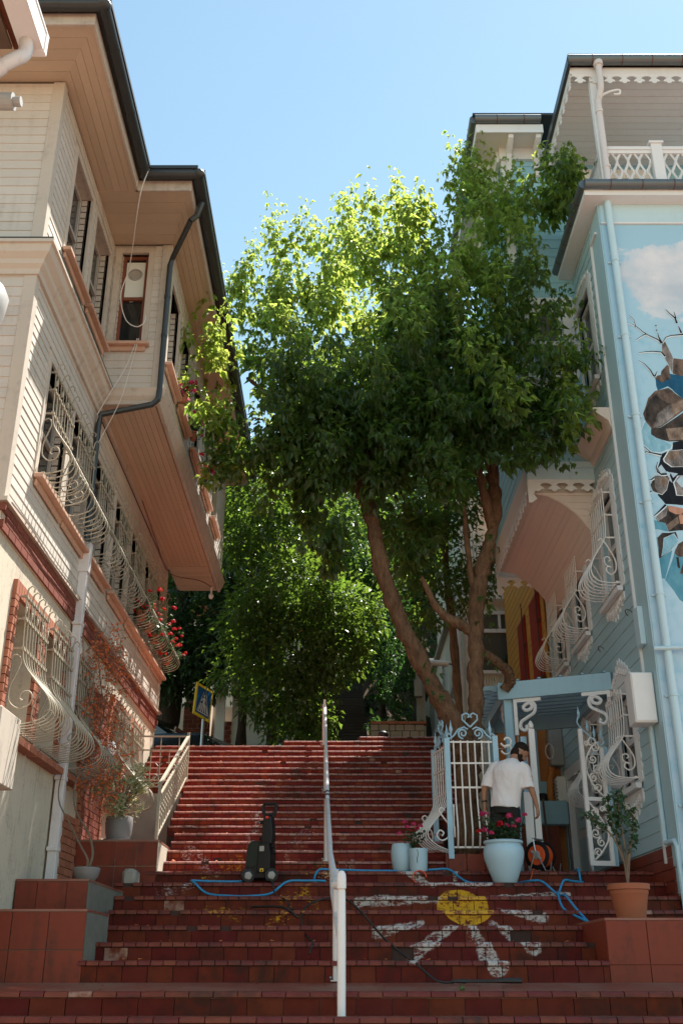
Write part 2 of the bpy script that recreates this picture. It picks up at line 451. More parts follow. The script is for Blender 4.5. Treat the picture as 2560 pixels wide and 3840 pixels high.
# ------------------------------------------------------------------ staircase material: red tile, worn paint of two daisies
def stair_tile(name, base, dark, rough=.42, spec=.14):
    k = NT(name); P = k.pos(); r = k.rand()
    sep = k.n('ShaderNodeSeparateXYZ'); k.l(P, sep.inputs[0]); X, Y, Z = sep.outputs
    n1 = k.noise(P, 9, 5); n2 = k.noise(P, 1.3, 3); n3 = k.noise(k.mapping(P, (1, 1, 1.9)), 26, 6, .72)
    c = k.mix(k.math('MULTIPLY', n1, .9), base, dark)
    c = k.hsv(c, k.math('ADD', .80, k.math('MULTIPLY', r, .36)), k.math('ADD', .9, k.math('MULTIPLY', n2, .2)), k.math('ADD', .49, k.math('MULTIPLY', r, .02)))
    # grime
    g = k.ramp(k.math('MULTIPLY', n2, k.math('ADD', .55, n1)), [(.52, 0.0), (.78, 1.0)])
    c = k.mix(k.math('MULTIPLY', g, .72), c, (.030, .017, .013))
    # pale lime bloom on a few tiles
    ch = k.math('GREATER_THAN', r, .994)
    c = k.mix(k.math('MULTIPLY', ch, k.ramp(n1, [(.4, 0.0), (.6, .8)])), c, (.42, .26, .20))
    def capsule(ax, az, bx, bz, w):
        # distance in the x-z plane to a segment, minus its width
        dx, dz = bx - ax, bz - az; L2 = dx * dx + dz * dz
        px = k.math('SUBTRACT', X, ax); pz = k.math('SUBTRACT', Z, az)
        t = k.math('DIVIDE', k.math('ADD', k.math('MULTIPLY', px, dx), k.math('MULTIPLY', pz, dz)), L2, clamp=True)
        ex = k.math('SUBTRACT', px, k.math('MULTIPLY', t, dx)); ez = k.math('SUBTRACT', pz, k.math('MULTIPLY', t, dz))
        d = k.math('SQRT', k.math('ADD', k.math('MULTIPLY', ex, ex), k.math('MULTIPLY', ez, ez)))
        return k.math('SUBTRACT', d, k.math('MULTIPLY', w * 1.05, k.math('ADD', .55, k.math('MULTIPLY', t, .5))))
    def disc(cx, cz, rx, rz):
        px = k.math('DIVIDE', k.math('SUBTRACT', X, cx), rx); pz = k.math('DIVIDE', k.math('SUBTRACT', Z, cz), rz)
        return k.math('SUBTRACT', k.math('SQRT', k.math('ADD', k.math('MULTIPLY', px, px), k.math('MULTIPLY', pz, pz))), 1.0)
    def worn(d, soft, keep):
        e = k.math('ADD', d, k.math('MULTIPLY', k.math('SUBTRACT', n1, .5), soft))
        inside = k.ramp(e, [(0.0, 1.0), (.012, 0.0)])
        return k.math('MULTIPLY', inside, k.ramp(k.math('ADD', k.math('MULTIPLY', n3, .6), k.math('MULTIPLY', n1, .4)), [(keep - .03, 0.0), (keep + .05, .8), (keep + .2, .95)]))
    CX, CZ = 1.36, .655
    pet = None
    for ax, az, bx, bz, w in DAISY:
        d = capsule(ax, az, bx, bz, w); pet = d if pet is None else k.math('MINIMUM', pet, d)
    c = k.mix(worn(pet, .12, .475), c, (.55, .52, .50))
    c = k.mix(worn(disc(CX, CZ, .285, .215), .18, .455), c, (.70, .38, .02))
    # far more worn daisy on the left, round the pressure washer
    pet = None
    for ax, az, bx, bz, w in DAISY2:
        d = capsule(ax, az, bx, bz, w); pet = d if pet is None else k.math('MINIMUM', pet, d)
    c = k.mix(worn(pet, .16, .555), c, (.60, .56, .54))
    yl = None
    for ax, az, bx, bz, w in DAISY3:
        d = capsule(ax, az, bx, bz, w); yl = d if yl is None else k.math('MINIMUM', yl, d)
    c = k.mix(worn(yl, .16, .56), c, (.62, .30, .02))
    k.bump(k.math('ADD', n3, k.math('MULTIPLY', n1, 2)), .25, .005)
    M[name] = k.fin(c, k.math('ADD', rough, k.math('MULTIPLY', n1, .35)), 0, spec)
DAISY = [(1.76, .785, 2.66, .815, .024), (1.74, .60, 2.16, .52, .045), (1.61, .44, 1.87, .20, .062), (1.34, .40, 1.43, .05, .085), (1.16, .42, .66, .13, .060),
         (.86, .465, .37, .36, .050), (1.10, .73, .18, .70, .042), (1.04, .775, .40, .77, .03), (1.08, .93, .72, 1.20, .06), (1.38, 1.02, 1.40, 1.10, .03), (.95, .945, 1.75, .94, .03)]
DAISY2 = [(-1.55, 1.10, -2.0, 1.42, .10), (-1.25, 1.55, -1.20, 2.0, .10), (-.70, 1.38, -.45, 1.75, .10), (-1.75, .92, -2.1, .85, .07), (-.35, 1.0, .1, 1.25, .09)]
DAISY3 = [(-1.75, .98, -1.35, 1.25, .12), (-.62, .72, -.2, 1.15, .15), (-.75, .45, -.35, .68, .10), (-1.5, .62, -1.1, .55, .08)]
stair_tile('stair_tile', (.155, .019, .009), (.078, .011, .0065))  # larger lower tile; darker than the upper flight's also to carry its shade
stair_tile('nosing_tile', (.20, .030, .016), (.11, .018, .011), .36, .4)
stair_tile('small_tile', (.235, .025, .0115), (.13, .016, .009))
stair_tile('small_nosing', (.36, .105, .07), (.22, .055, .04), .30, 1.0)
k = NT('tread_tile'); P = k.pos(); n1 = k.noise(P, 7, 5); n2 = k.noise(P, 1.1, 3)
k.bump(n1, .3, .006)
M['tread_tile'] = k.fin(k.mix(k.ramp(n2, [(.4, 0.0), (.7, .6)]), k.mix(n1, (.26, .06, .036), (.18, .045, .028)), (.28, .20, .15)), k.math('ADD', .28, k.math('MULTIPLY', n1, .3)), 0, .5)

simple('bounce_tread', (.48, .17, .11), .5, 0, .4, .12, 5)  # upper treads, lightened to throw more sunlight onto the risers
# ------------------------------------------------------------------ ground and staircase
TILT = .004
STEPZ = [.085, .253, .42, .594, .768, .948, 1.117, 1.278, 1.438, 1.575, 1.706, 1.833, 1.965, 2.092, 2.221, 2.347, 2.476, 2.600, 2.731, 2.865, 3.0, 3.134, 3.272, 3.407, 3.537]
STEPY = [10.3 + .504 * n if n < 7 else 13.828 + .232 * (n - 7) for n in range(25)]
LEFTX = {0: -2.42, 1: -2.44, 2: -2.44, 3: -2.5, 4: -2.55, 5: -2.66, 6: -2.40}
def span(n):
    l = LEFTX.get(n, (-2.27 if n < 11 else -2.40) if n < 17 else -3.2)
    r = 2.46 if n < 3 else (4.6 if n == 3 else 3.84) if n < 7 else (1.36 if n < 12 else 1.78)
    return l, r
MB().box(-300, 300, -120, 700, -2.2, -1.62).build('ground', 'paving', kind='structure')
class SB(MB):
    def cbox(s, *a, top=0): s.box(*a); s.mi[-6:] = [1, top, 1, 1, 1, 1]
st = SB()
for i in range(8):                                      # flight below the frame, down to the street
    z = -.34 - .168 * i; y = 8.9 - .45 * i
    if z > -1.62: st.cbox(-5.5 - .001 * i, 6.5 + .001 * i, y + .03, 10.4, -2.0, z)
# landing, sloping up a little towards the riser
st.add([(-5.5, 9.45, -2), (6.5, 9.45, -2), (6.5, 10.6, -2), (-5.5, 10.6, -2), (-5.5, 9.45, -.160), (6.5, 9.45, -.160), (6.5, 10.6, -.080), (-5.5, 10.6, -.080)],
       [(0, 3, 2, 1), (4, 5, 6, 7), (0, 1, 5, 4), (1, 2, 6, 5), (2, 3, 7, 6), (3, 0, 4, 7)])
ALLSTEP = [(STEPY[n], STEPZ[n], *span(n), n) for n in range(25)] + [(18.0, 3.665, -1.0, 1.8, 25), (18.24, 3.79, .32, 1.8, 26)]
def sz(n, x): return 0
for y, z, l, r, n in ALLSTEP:
    l -= .0011 * n; r += .0011 * n
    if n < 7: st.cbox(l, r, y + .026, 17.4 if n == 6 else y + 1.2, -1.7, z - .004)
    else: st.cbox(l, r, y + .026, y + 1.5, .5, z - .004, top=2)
stair = st.build('staircase', ['tread_tile', 'dark_mortar', 'bounce_tread'], kind='structure')
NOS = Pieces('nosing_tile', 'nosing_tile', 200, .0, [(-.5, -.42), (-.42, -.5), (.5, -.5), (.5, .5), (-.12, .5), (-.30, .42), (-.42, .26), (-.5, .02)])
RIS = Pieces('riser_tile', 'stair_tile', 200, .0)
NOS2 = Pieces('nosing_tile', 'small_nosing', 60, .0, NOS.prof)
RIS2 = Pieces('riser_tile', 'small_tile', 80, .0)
def run(pc, l, r, y, z0, z1, w, depth, off=0, jit=.0025):
    x = l - off * w
    while x < r - .01:
        a = max(x, l); b = min(x + w, r)
        if b - a > .015:
            pc.add(T((a + b) / 2, y + U(-jit, jit), (z0 + z1) / 2 + U(-jit, jit) * .5) @ RZ(U(-.5, .5)), b - a - .008, depth, z1 - z0 - .006)
        x += w if rnd() > .012 else w * 1.9
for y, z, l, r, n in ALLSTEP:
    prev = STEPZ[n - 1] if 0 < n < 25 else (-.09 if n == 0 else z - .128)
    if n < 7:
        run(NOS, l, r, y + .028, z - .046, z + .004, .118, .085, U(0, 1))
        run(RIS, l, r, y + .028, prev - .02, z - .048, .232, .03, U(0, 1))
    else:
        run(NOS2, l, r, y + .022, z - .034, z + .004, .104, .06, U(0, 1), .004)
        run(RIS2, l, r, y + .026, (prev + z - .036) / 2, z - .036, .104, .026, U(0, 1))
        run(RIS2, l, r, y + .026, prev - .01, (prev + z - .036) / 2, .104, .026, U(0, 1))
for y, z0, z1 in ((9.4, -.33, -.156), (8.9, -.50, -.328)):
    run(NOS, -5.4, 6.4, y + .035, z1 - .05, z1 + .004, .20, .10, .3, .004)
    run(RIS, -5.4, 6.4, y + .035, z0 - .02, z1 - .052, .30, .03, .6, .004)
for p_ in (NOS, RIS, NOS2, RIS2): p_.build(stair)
# leaves and grit on the landing and the steps
gr = MB()
for i in range(300):
    y, z, l, r, n = random.choice(ALLSTEP[:25]); x = U(l, min(r, 2.4)); yy = y + U(.02, .10 if n > 6 else .3); s_ = U(.012, .035); a = U(0, 6.28)
    gr.add([(x + s_ * math.cos(a + q * 2.09) * U(.5, 1.3), yy + s_ * .6 * math.sin(a + q * 2.09), z + .006 + U(0, .02)) for q in range(3)], [(0, 1, 2)])
for i in range(260):
    x = U(-3.2, 4.2); y = U(9.5, 10.25); zz = -.160 + (y - 9.41) / 1.19 * .08 + .002; s_ = U(.006, .02)
    a = U(0, 6.28)
    gr.add([(x + s_ * math.cos(a + q * 2.09) * U(.5, 1.3), y + s_ * math.sin(a + q * 2.09), zz + U(0, .006)) for q in range(3)], [(0, 1, 2)])
gr.build('litter', 'dry_leaf', label='dry leaf scraps and grit scattered on the landing', cat='litter', kind='stuff')
# the raised floor behind the gates is step 6 carried back; retaining wall between it and the flight
MB().prism([(13.9, 1.0), (18.2, 1.0), (18.2, 3.78), (17.8, 3.58), (13.9, 1.32)], -1.98, -1.80, RZ(90)).build('retaining_wall', 'block_tile', label='dark red tiled retaining wall between the upper flight and the blue house yard', cat='wall')

# ------------------------------------------------------------------ tiled terraces beside the stairs
def tiled_block(name, x0, x1, y0, y1, z0, z1, tw, th, side, label, sidemat='bright_concrete', off=0.0):
    t = thing(name, label, 'terrace', (x0, y0, z0)); t['kind'] = 'structure'
    MB().box(x0, x1, y0 + .02, y1, z0, z1 - .02).build('core', sidemat, t)
    cp = MB().box(x0 - .003, x1 + .004, y0 + .002, y1 + .003, z1 - .0215, z1); cp.build('top_slab', 'tread_tile', t)
    pc = Pieces('tile', 'block_tile', 300)
    z = z1 - .023
    while z > z0 + .02:
        zb = max(z - th, z0); x = x1 + off * tw
        while x > x0:
            a = max(x - tw, x0); b = min(x, x1)
            if b - a > .02: pc.add(T((a + b) / 2, y0 + .012 + U(-.0015, .0015), (z + zb) / 2) @ RX(U(-.3, .3)), b - a - .008, .022, z - zb - .008)
            x -= tw
        z -= th
    pc.build(t); return t
tiled_block('terrace', -5.6, -2.38, 10.3, 11.3, -.2, .528, .345, .33, 1, 'low red tiled terrace at the foot of the stairs on the left', 'dark_concrete')
tiled_block('terrace', -3.29, -2.56, 11.02, 13.4, -.1, .85, .30, .30, 1, 'red tiled terrace above it carrying the small grey bowl', 'dark_concrete', .3)
tiled_block('terrace', -3.29, -2.275, 13.32, 16.2, .7, 1.49, .26, .29, 1, 'red tiled terrace with the potted variegated shrub on top')
tiled_block('terrace', 2.46, 6.2, 10.32, 11.86, -.2, .452, .42, .38, 1, 'dark red tiled terrace under the terracotta rose pot', 'block_tile')
b = MB(); b.box(-3.29, -2.34, 16.0, 16.5, 1.4, 2.46); b.build('wall', 'concrete', label='grey concrete wall holding the upper steps behind the potted shrub', cat='wall')
MB().box(-2.60, -2.44, 12.86, 13.2, .9, 1.11).build('kerb_stone', 'concrete', bevel=.035, smooth=True, label='rounded pale stone at the left end of the sixth step', cat='kerb stone')
# ------------------------------------------------------------------ shared window and grille builders (local frame: faces -Y, origin at the sill's middle)
WC = {}
def cached(key, fn):
    if key not in WC: WC[key] = fn()
    return WC[key]
def left_window(parent, base, w, h, sashmat='frame_grey', depth=.20, curtain=False, trim=.10):
    """opening w x h: trim boards, deep reveal, sash, glass, sill"""
    def tr():
        b = MB()
        b.box(-w / 2 - trim, -w / 2, -.032, .03, -.02, h + trim); b.box(w / 2, w / 2 + trim, -.032, .03, -.02, h + trim)
        b.box(-w / 2, w / 2, -.030, .03, h, h + trim)
        b.box(-w / 2 - .012, -w / 2, .031, depth, 0, h); b.box(w / 2, w / 2 + .012, .031, depth, 0, h); b.box(-w / 2, w / 2, .031, depth, h, h + .012)
        b.box(-w / 2, w / 2, -.03, depth, -.02, 0)
        n = int(h / .095)
        for i in range(n):
            for s in (-1, 1): b.box(min(s * w / 2, s * (w / 2 - .014)), max(s * w / 2, s * (w / 2 - .014)), .045, depth - .085, h * i / n + .004, h * (i + .86) / n)
        return b.mesh('window', 'cream_trim')
    def sa():
        b = MB(); y0, y1 = depth - .08, depth - .03; f = .055
        b.box(-w / 2, -w / 2 + f, y0, y1, .001, h - .001); b.box(w / 2 - f, w / 2, y0, y1, .001, h - .001)
        b.box(-w / 2 + f, w / 2 - f, y0 + .002, y1, h - f, h - .002); b.box(-w / 2 + f, w / 2 - f, y0 + .002, y1, .002, f)
        b.box(-w / 2 + f, w / 2 - f, y0 - .012, y1, h * .5, h * .5 + .05)
        return b.mesh('sash', sashmat)
    def gl():
        return MB().box(-w / 2, w / 2, depth - .05, depth - .042, .004, h - .004).mesh('glass', 'glass')
    def si():
        b = MB(); b.box(-w / 2 - .12, w / 2 + .12, -.13, -.031, -.065, -.018); b.box(-w / 2 - .07, w / 2 + .07, -.06, -.031, -.14, -.066)
        return b.mesh('sill', 'sill_wood', bevel=.006)
    k = (w, h, sashmat, depth, trim)
    o = inst('window', cached(('lt', k), tr), parent, base)
    inst('sash', cached(('ls', k), sa), o, base); inst('glass', cached(('lg', k), gl), o, base); inst('sill', cached(('li', k), si), o, base)
    if curtain:
        b = MB(); ys = depth - .02
        n = 12; z0, z1 = h * .52, h * .94
        for i in range(n):
            a0 = -w / 2 + .06 + (w - .12) * i / n; a1 = -w / 2 + .06 + (w - .12) * (i + 1) / n; dz = .05 * abs(math.sin(i * .8)) - .08 * math.exp(-((i - 5.5) / 2.) ** 2)
            b.add([(a0, ys, z0 + dz), (a1, ys, z0 + dz), (a1, ys - .012 * (i % 2), z1), (a0, ys - .012 * (i % 2), z1)], [(0, 1, 2, 3)])
        # hangs just inside the pane, so the pane is drawn behind it in the light colour of lace
        c = MB(); 
        for v, f in zip([b.v[i:i + 4] for i in range(0, len(b.v), 4)], b.f): c.add([(x, depth - .056, z) for x, y, z in v], [(0, 1, 2, 3)])
        c.build('curtain', 'curtain', o, base=base)
        MB().tube([(.0 + .09 * math.cos(a * .4), depth - .062, h * .80 + .09 * math.sin(a * .4)) for a in range(17)], .014, 5).build('vent_ring', 'grey_plastic', o, base=base)
        MB().lathe([(.0, 0), (.075, 0), (.075, .006), (0, .006)], 16, (0, 0, 0), T(0, depth - .058, h * .80) @ RX(90)).build('vent', 'frame_grey', o, base=base)
    return o
def belly(h, out, kind):
    if kind == 'left': P = [(.07, .985), (.085, .80), (.10, .58), (.14, .46), (.27, .34), (.40, .23), (.43, .14), (.36, .075), (.20, .04), (.05, .03)]
    else: P = [(.13, 1.0), (.13, .80), (.14, .58), (.17, .48), (.27, .37), (.37, .25), (.40, .15), (.34, .07), (.22, .04), (.06, .035)]
    return [(-a * out, v * h) for a, v in P]
def grille(parent, base, w, h, kind='left', mat='grille_cream', nb=9, out=1.0, r=.0085):
    prof = catmull([(0, y, z) for y, z in belly(h, out, kind)], 3)
    bar = cached(('gb', h, kind, mat, out, r), lambda: MB().tube(prof, r, 5, False).mesh('bar', mat, smooth='all'))
    def rail(v, ties):
        b = MB(); y = min(prof, key=lambda p: abs(p.z - v * h) + (0 if v > .3 else -p.y * .3)).y if v > .1 else -.06
        b.bar((-w / 2 - .02, y, v * h), (w / 2 + .02, y, v * h), .014, .026)
        if ties:
            for s in (-1, 1): b.bar((s * w / 2, y, v * h), (s * w / 2, .02, v * h), .014, .02)
        if v < .1 or kind == 'left':
            for i in range(nb): b.box(-w / 2 + w * i / (nb - 1) - .016, -w / 2 + w * i / (nb - 1) + .016, y - .017, y + .017, v * h - .016, v * h + .016)
        return b
    def rails():
        b = rail(.97 if kind == 'left' else .985, True)
        for i in range(nb):                              # curled tips
            x = -w / 2 + w * i / (nb - 1)
            if i % 2 == 0 and kind == 'left': b.tube([(x, -.07, h * .96), (x, -.085, h * 1.03), (x, -.12, h * 1.05), (x, -.15, h * 1.03), (x, -.145, h * 1.0)], .009, 4)
        if kind == 'right':
            for s in (-1, 1):
                for q in range(3):
                    c = (s * (.07 + .15 * q), h * (1.08 - .035 * q)); b.tube([(x, -.13, z) for x, z in spiral(c, .055, .012, 200, 1.4 * s, 16)], .008, 4)
            b.tube([(-w / 2, -.13, h * .98), (-w / 4, -.13, h * 1.03), (0, -.13, h * 1.15), (w / 4, -.13, h * 1.03), (w / 2, -.13, h * .98)], .009, 4)
        return b.mesh('window_grille', mat)
    o = inst('window_grille', cached(('gr', w, h, kind, mat, nb, out), rails), parent, base)
    for v in ((.80, .58, .035) if kind == 'left' else (.74, .50, .04)):
        inst('rail', cached(('rl', v, w, h, kind, mat, nb, out), lambda: rail(v, True).mesh('rail', mat)), o, base)
    if kind == 'left':
        def buds():
            b = MB(); b.ell((0, -.085, h * .86), (.016, .016, .045), 5, 4); b.ell((.03, -.085, h * .90), (.012, .01, .04), 5, 3); b.ell((.015, -.085, h * .88), (.02, .008, .02), 5, 3); return b.mesh('leaf_ornament', mat)
        for i in range(0, nb, 2): inst('leaf_ornament', cached(('bud', h, mat), buds), o, base @ T(-w / 2 + w * i / (nb - 1), 0, 0))
    for i in range(nb): inst('bar', bar, o, base @ T(-w / 2 + w * i / (nb - 1), 0, 0))
    def scroll():
        y = lambda a: -a * out
        if kind == 'left':
            up = [(y(.10) + p[0] * .5, p[1]) for p in []]
            P = [(0, y(-.02 + .0), h * .50), (0, y(.03), h * .53), (0, y(.08), h * .52), (0, y(.10), h * .47), (0, y(.06), h * .38), (0, y(.02), h * .29), (0, y(.03), h * .20), (0, y(.12), h * .15), (0, y(.22), h * .17), (0, y(.25), h * .23), (0, y(.21), h * .27), (0, y(.15), h * .26), (0, y(.13), h * .22), (0, y(.16), h * .205)]
        else:
            P = [(0, y(.26), h * .46), (0, y(.22), h * .49), (0, y(.18), h * .46), (0, y(.12), h * .38), (0, y(.05), h * .26), (0, y(.06), h * .16), (0, y(.13), h * .12), (0, y(.19), h * .16), (0, y(.16), h * .205), (0, y(.12), h * .19), (0, y(.19), h * .22), (0, y(.20), h * .28), (0, y(.15), h * .30), (0, y(.12), h * .27), (0, y(.15), h * .25)]
        return MB().tube(catmull(P, 4), r * 1.15, 5).mesh('scroll', mat, smooth='all')
    sc = cached(('gs', h, kind, mat, out, r), scroll)
    for s in (-1, 1): inst('scroll', sc, o, base @ T(s * w / 2, 0, 0))
    return o
# ------------------------------------------------------------------ plants in pots
def flower_head(b, c, rad, n=16):
    for i in range(n):
        d = rvec(); d.z = abs(d.z) * .9 + .05; d.normalize(); q = Vector(c) + d * rad * U(.6, 1)
        a = d.orthogonal().normalized(); e = d.cross(a); s = rad * .42
        b.add([q + a * s, q + e * s, q - a * s, q - e * s], [(0, 1, 2, 3)])
def geranium(b, fl, base, spread, height, nst, nfl, leaf=.035, droop=0.0, out=(0, 0, 0)):
    """adds leaves to b (list of MBs: leaf, stem) and blossoms to fl list"""
    lv, stm = b; base = Vector(base); out = Vector(out)
    for i in range(nst):
        a = U(0, 6.28); r_ = spread * U(.3, 1) ** .7
        tip = base + Vector((math.cos(a) * r_, math.sin(a) * r_, height * U(.35, .95) - droop * U(0, 1))) + out * U(.2, 1)
        mid = base.lerp(tip, .5) + Vector((0, 0, height * .12)); stm.tube([base, mid, tip], [.005, .004, .003], 4, False)
        for q in range(7):
            p = base.lerp(tip, U(.35, 1)) + Vector((U(-1, 1), U(-1, 1), U(-.8, .8))) * leaf * 1.5
            d = rvec(); d.z *= .4; d.normalize(); up = (Vector((0, 0, 1)) + rvec() * .6).normalized()
            s = d.cross(up).normalized(); L = leaf * U(.7, 1.2)
            lv.add([p + d * L * .5 * math.cos(t) + s * L * .5 * math.sin(t) + up * (.12 * L if int(t * 10) % 2 else 0) for t in (0, 1.05, 2.1, 3.14, 4.2, 5.2)], [(0, 1, 2, 3, 4, 5)])
        if i < nfl:
            top = tip + Vector((U(-.03, .03), U(-.03, .03), U(.03, .10)))
            stm.tube([tip, top], .003, 4, False); fl.append(top)
def potted_geranium(name, label, base, pot_r, pot_h, spread, height, nst, nfl, petal, potmat='terracotta', head=.035, group=None, droop=0, out=(0, 0, 0), leaf=.035, cat='flower pot'):
    t = thing(name, label, cat, base, group)
    MB().lathe([(pot_r * .62, 0), (pot_r * .92, pot_h * .8), (pot_r * 1.05, pot_h * .82), (pot_r * 1.05, pot_h), (pot_r * .93, pot_h), (pot_r * .9, pot_h * .9), (0.001, pot_h * .9)], 16, base).build('pot', potmat, t, smooth=True)
    lv, stm, fl = MB(), MB(), []
    geranium((lv, stm), fl, (base[0], base[1], base[2] + pot_h * .9), spread, height, nst, nfl, leaf, droop, out)
    stm.build('stem', 'leaf_geranium', t); lv.build('foliage', 'leaf_geranium', t, kind='stuff')
    for p in fl:
        b = MB(); flower_head(b, p, head * U(.8, 1.2)); b.build('blossom', petal if isinstance(petal, str) else random.choice(petal), t)
    return t
# ------------------------------------------------------------------ the cream timber house on the left
XL, YF = -3.30, 9.08
LB = T(XL, 0, 0) @ LEFT                      # local x = world Y, local z = world Z, local -y = out over the stairs
FB = T(0, YF, 0)                             # front wall, faces the camera
LH = thing('timber_house', 'tall cream timber house with dark gutters and boxed out upper bay left of the stairs', 'house', (XL - 1.5, 13.5, .8))
LOW = [(9.92, 10.84), (11.05, 11.97), (12.31, 13.24), (13.62, 14.58), (14.86, 15.78), (16.03, 16.96), (17.2, 18.1)]
UPP = [(9.86, 10.70), (10.98, 11.84)]
STU = [(9.88, 10.72), (10.98, 11.84), (12.22, 13.0), (14.62, 15.5), (15.78, 16.64)]
BAY = [(12.24, 13.02), (13.36, 14.14), (14.78, 15.56), (16.22, 17.0), (17.52, 18.3)]
hl = [(a, b, 4.86, 6.30) for a, b in LOW]; hu = [(a, b, 7.80, 9.28) for a, b in UPP]
hs = [(a, b, 2.12, 3.46) for a, b in STU]; hb = [(a, b, 7.72, 9.12) for a, b in BAY]
w = MB()
wall_holes(w, YF + .02, 18.2, 4.05, 6.9, hl, .0, .24); wall_holes(w, YF + .02, 12.1, 6.9, 9.66, hu, .0, .24)
tw = w.build('wall', 'cream_trim', LH, base=LB)
w = MB(); wall_holes(w, YF - .01, 18.16,   .5, 3.90, hs, .005, .30)
sw = w.build('stucco_wall', 'stucco', LH, base=LB)
MB().box(-6.6, XL - .31, YF + .02, YF + .3, -.4, 3.884).build('stucco_wall', 'stucco', LH)
fw = MB().box(-6.6, XL - .25, YF + .02, YF + .25, 3.861, 9.66).build('wall', 'cream_trim', LH)
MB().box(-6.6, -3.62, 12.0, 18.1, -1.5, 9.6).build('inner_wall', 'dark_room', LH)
MB().box(-6.6, XL - .02, 18.201, 18.3, -.5, 9.6).build('end_wall', 'cream_trim', LH)
XB = -2.47
BB = T(XB, 0, 0) @ LEFT
w = MB(); wall_holes(w, 12.1, 19.6, 7.16, 9.66, hb, 0, .2)
bw = w.build('bay_wall', 'cream_trim', LH, base=BB)
BF = T(0, 12.08, 0)
BWX = (-3.17, -2.78, 7.95, 9.50)
w = MB(); wall_holes(w, XL, XB - .0, 7.16, 9.66, [BWX], .02, .2); w.build('bay_wall', 'cream_trim', LH, base=BF)
MB().box(XL, XB - .2, 19.45, 19.6, 7.16, 9.6).build('bay_wall', 'cream_trim', LH)
# boards (one object per board)
PB = Pieces('board', 'cream_board', 290)
HW = lambda H, t=.10: [(a - t, b + t, c - .02, d + t) for a, b, c, d in H]
siding(PB, LB, YF + .10, 18.2, 4.20, 6.86, .112, HW(hl)); siding(PB, LB, YF + .10, 12.08, 7.20, 9.62, .112, HW(hu))
siding(PB, FB, -5.6, XL - .11, 4.20, 6.86, .125, [], maxlen=2.6); siding(PB, FB, -5.6, XL - .11, 7.20, 9.62, .125, [], maxlen=2.6)
siding(PB, BB, 12.18, 19.55, 7.20, 9.62, .112, HW(hb)); siding(PB, BF, XL + .02, XB - .12, 7.20, 9.62, .118, HW([BWX], .085))
PB.build(tw)
# corner boards
def cboard(x0, x1, y0, y1, z0, z1): MB().box(x0, x1, y0, y1, z0, z1).build('corner_board', 'cream_trim', LH, bevel=.006)
for z0, z1 in ((4.17, 6.86), (7.19, 9.64)):
    cboard(XL - .11, XL + .026, YF - .028, YF + .11, z0, z1)
cboard(XB - .12, XB + .026, 12.08 - .028, 12.08 + .10, 7.19, 9.64); cboard(XL - .01, XL + .03, 18.13, 18.23, 4.17, 6.9); cboard(XB - .1, XB + .026, 19.52, 19.63, 7.19, 9.64)
# cornice between the storeys and under the bay
def moulding(path, closed_name, z0, z1, steps, mat='cream_trim', parent=None, tag='cornice'):
    """path: list of (x, y, nx, ny) corner points with the outward mitre; steps: (z fraction, out)"""
    b = MB(); n = len(steps); vs = []
    for x, y, nx, ny in path:
        for f, o in steps: vs.append((x + nx * o, y + ny * o, z0 + (z1 - z0) * f))
    fs = []
    for i in range(len(path) - 1):
        for k in range(n):
            k2 = (k + 1) % n; fs.append((i * n + k, i * n + k2, (i + 1) * n + k2, (i + 1) * n + k))
    fs += [tuple(range(n)), tuple(range((len(path) - 1) * n, len(path) * n))]
    b.add(vs, fs); return b.build(tag, mat, parent or LH)
ST = [(0, -.02), (0, .05), (.18, .06), (.30, .10), (.45, .11), (.62, .17), (.86, .19), (.88, .22), (1, .22), (1, -.02)]
moulding([(-6.6, YF, 0, -1), (XL, YF, 1, -1), (XL, 12.03, 1, 0)], 0, 6.84, 7.18, ST)
MB().box(-6.6, XL + .21, YF - .225, YF, 7.181, 7.195).build('flashing', 'dark_gutter', LH); MB().box(XL, XL + .225, YF, 12.03, 7.181, 7.195).build('flashing', 'dark_gutter', LH)
SB = [(0, -.03), (0, .02), (.25, .03), (.5, .07), (.8, .09), (1, .11), (1, -.03)]
moulding([(XL, 12.08, 0, -1), (XB, 12.08, 1, -1), (XB, 19.6, 1, 0)], 0, 6.98, 7.19, SB)
# soffit under the bay, board by board along the street
MB().box(XL, XB - .01, 12.09, 19.6, 7.03, 7.15).build('soffit_panel', 'soffit_board', LH)
PS = Pieces('soffit_plank', 'soffit_board', 150)
x = XL + .03
while x < XB - .06:
    for y0, y1 in ((12.12, 15.6), (15.6, 18.2)): PS.add(T(x + .042, (y0 + y1) / 2, 7.012 + U(-.0015, .0015)), .078, y1 - y0 - .004, .03, 9)
    x += .0835
y = 18.22
while y < 19.5:
    PS.add(T((XL + XB) / 2 + .0, y + .04, 7.010), XB - XL - .10, .076, .03, 9); y += .0835
MB().box(XL + .0, XL + .05, 12.1, 18.2, 6.93, 7.0).build('soffit_mould', 'cream_trim', LH)
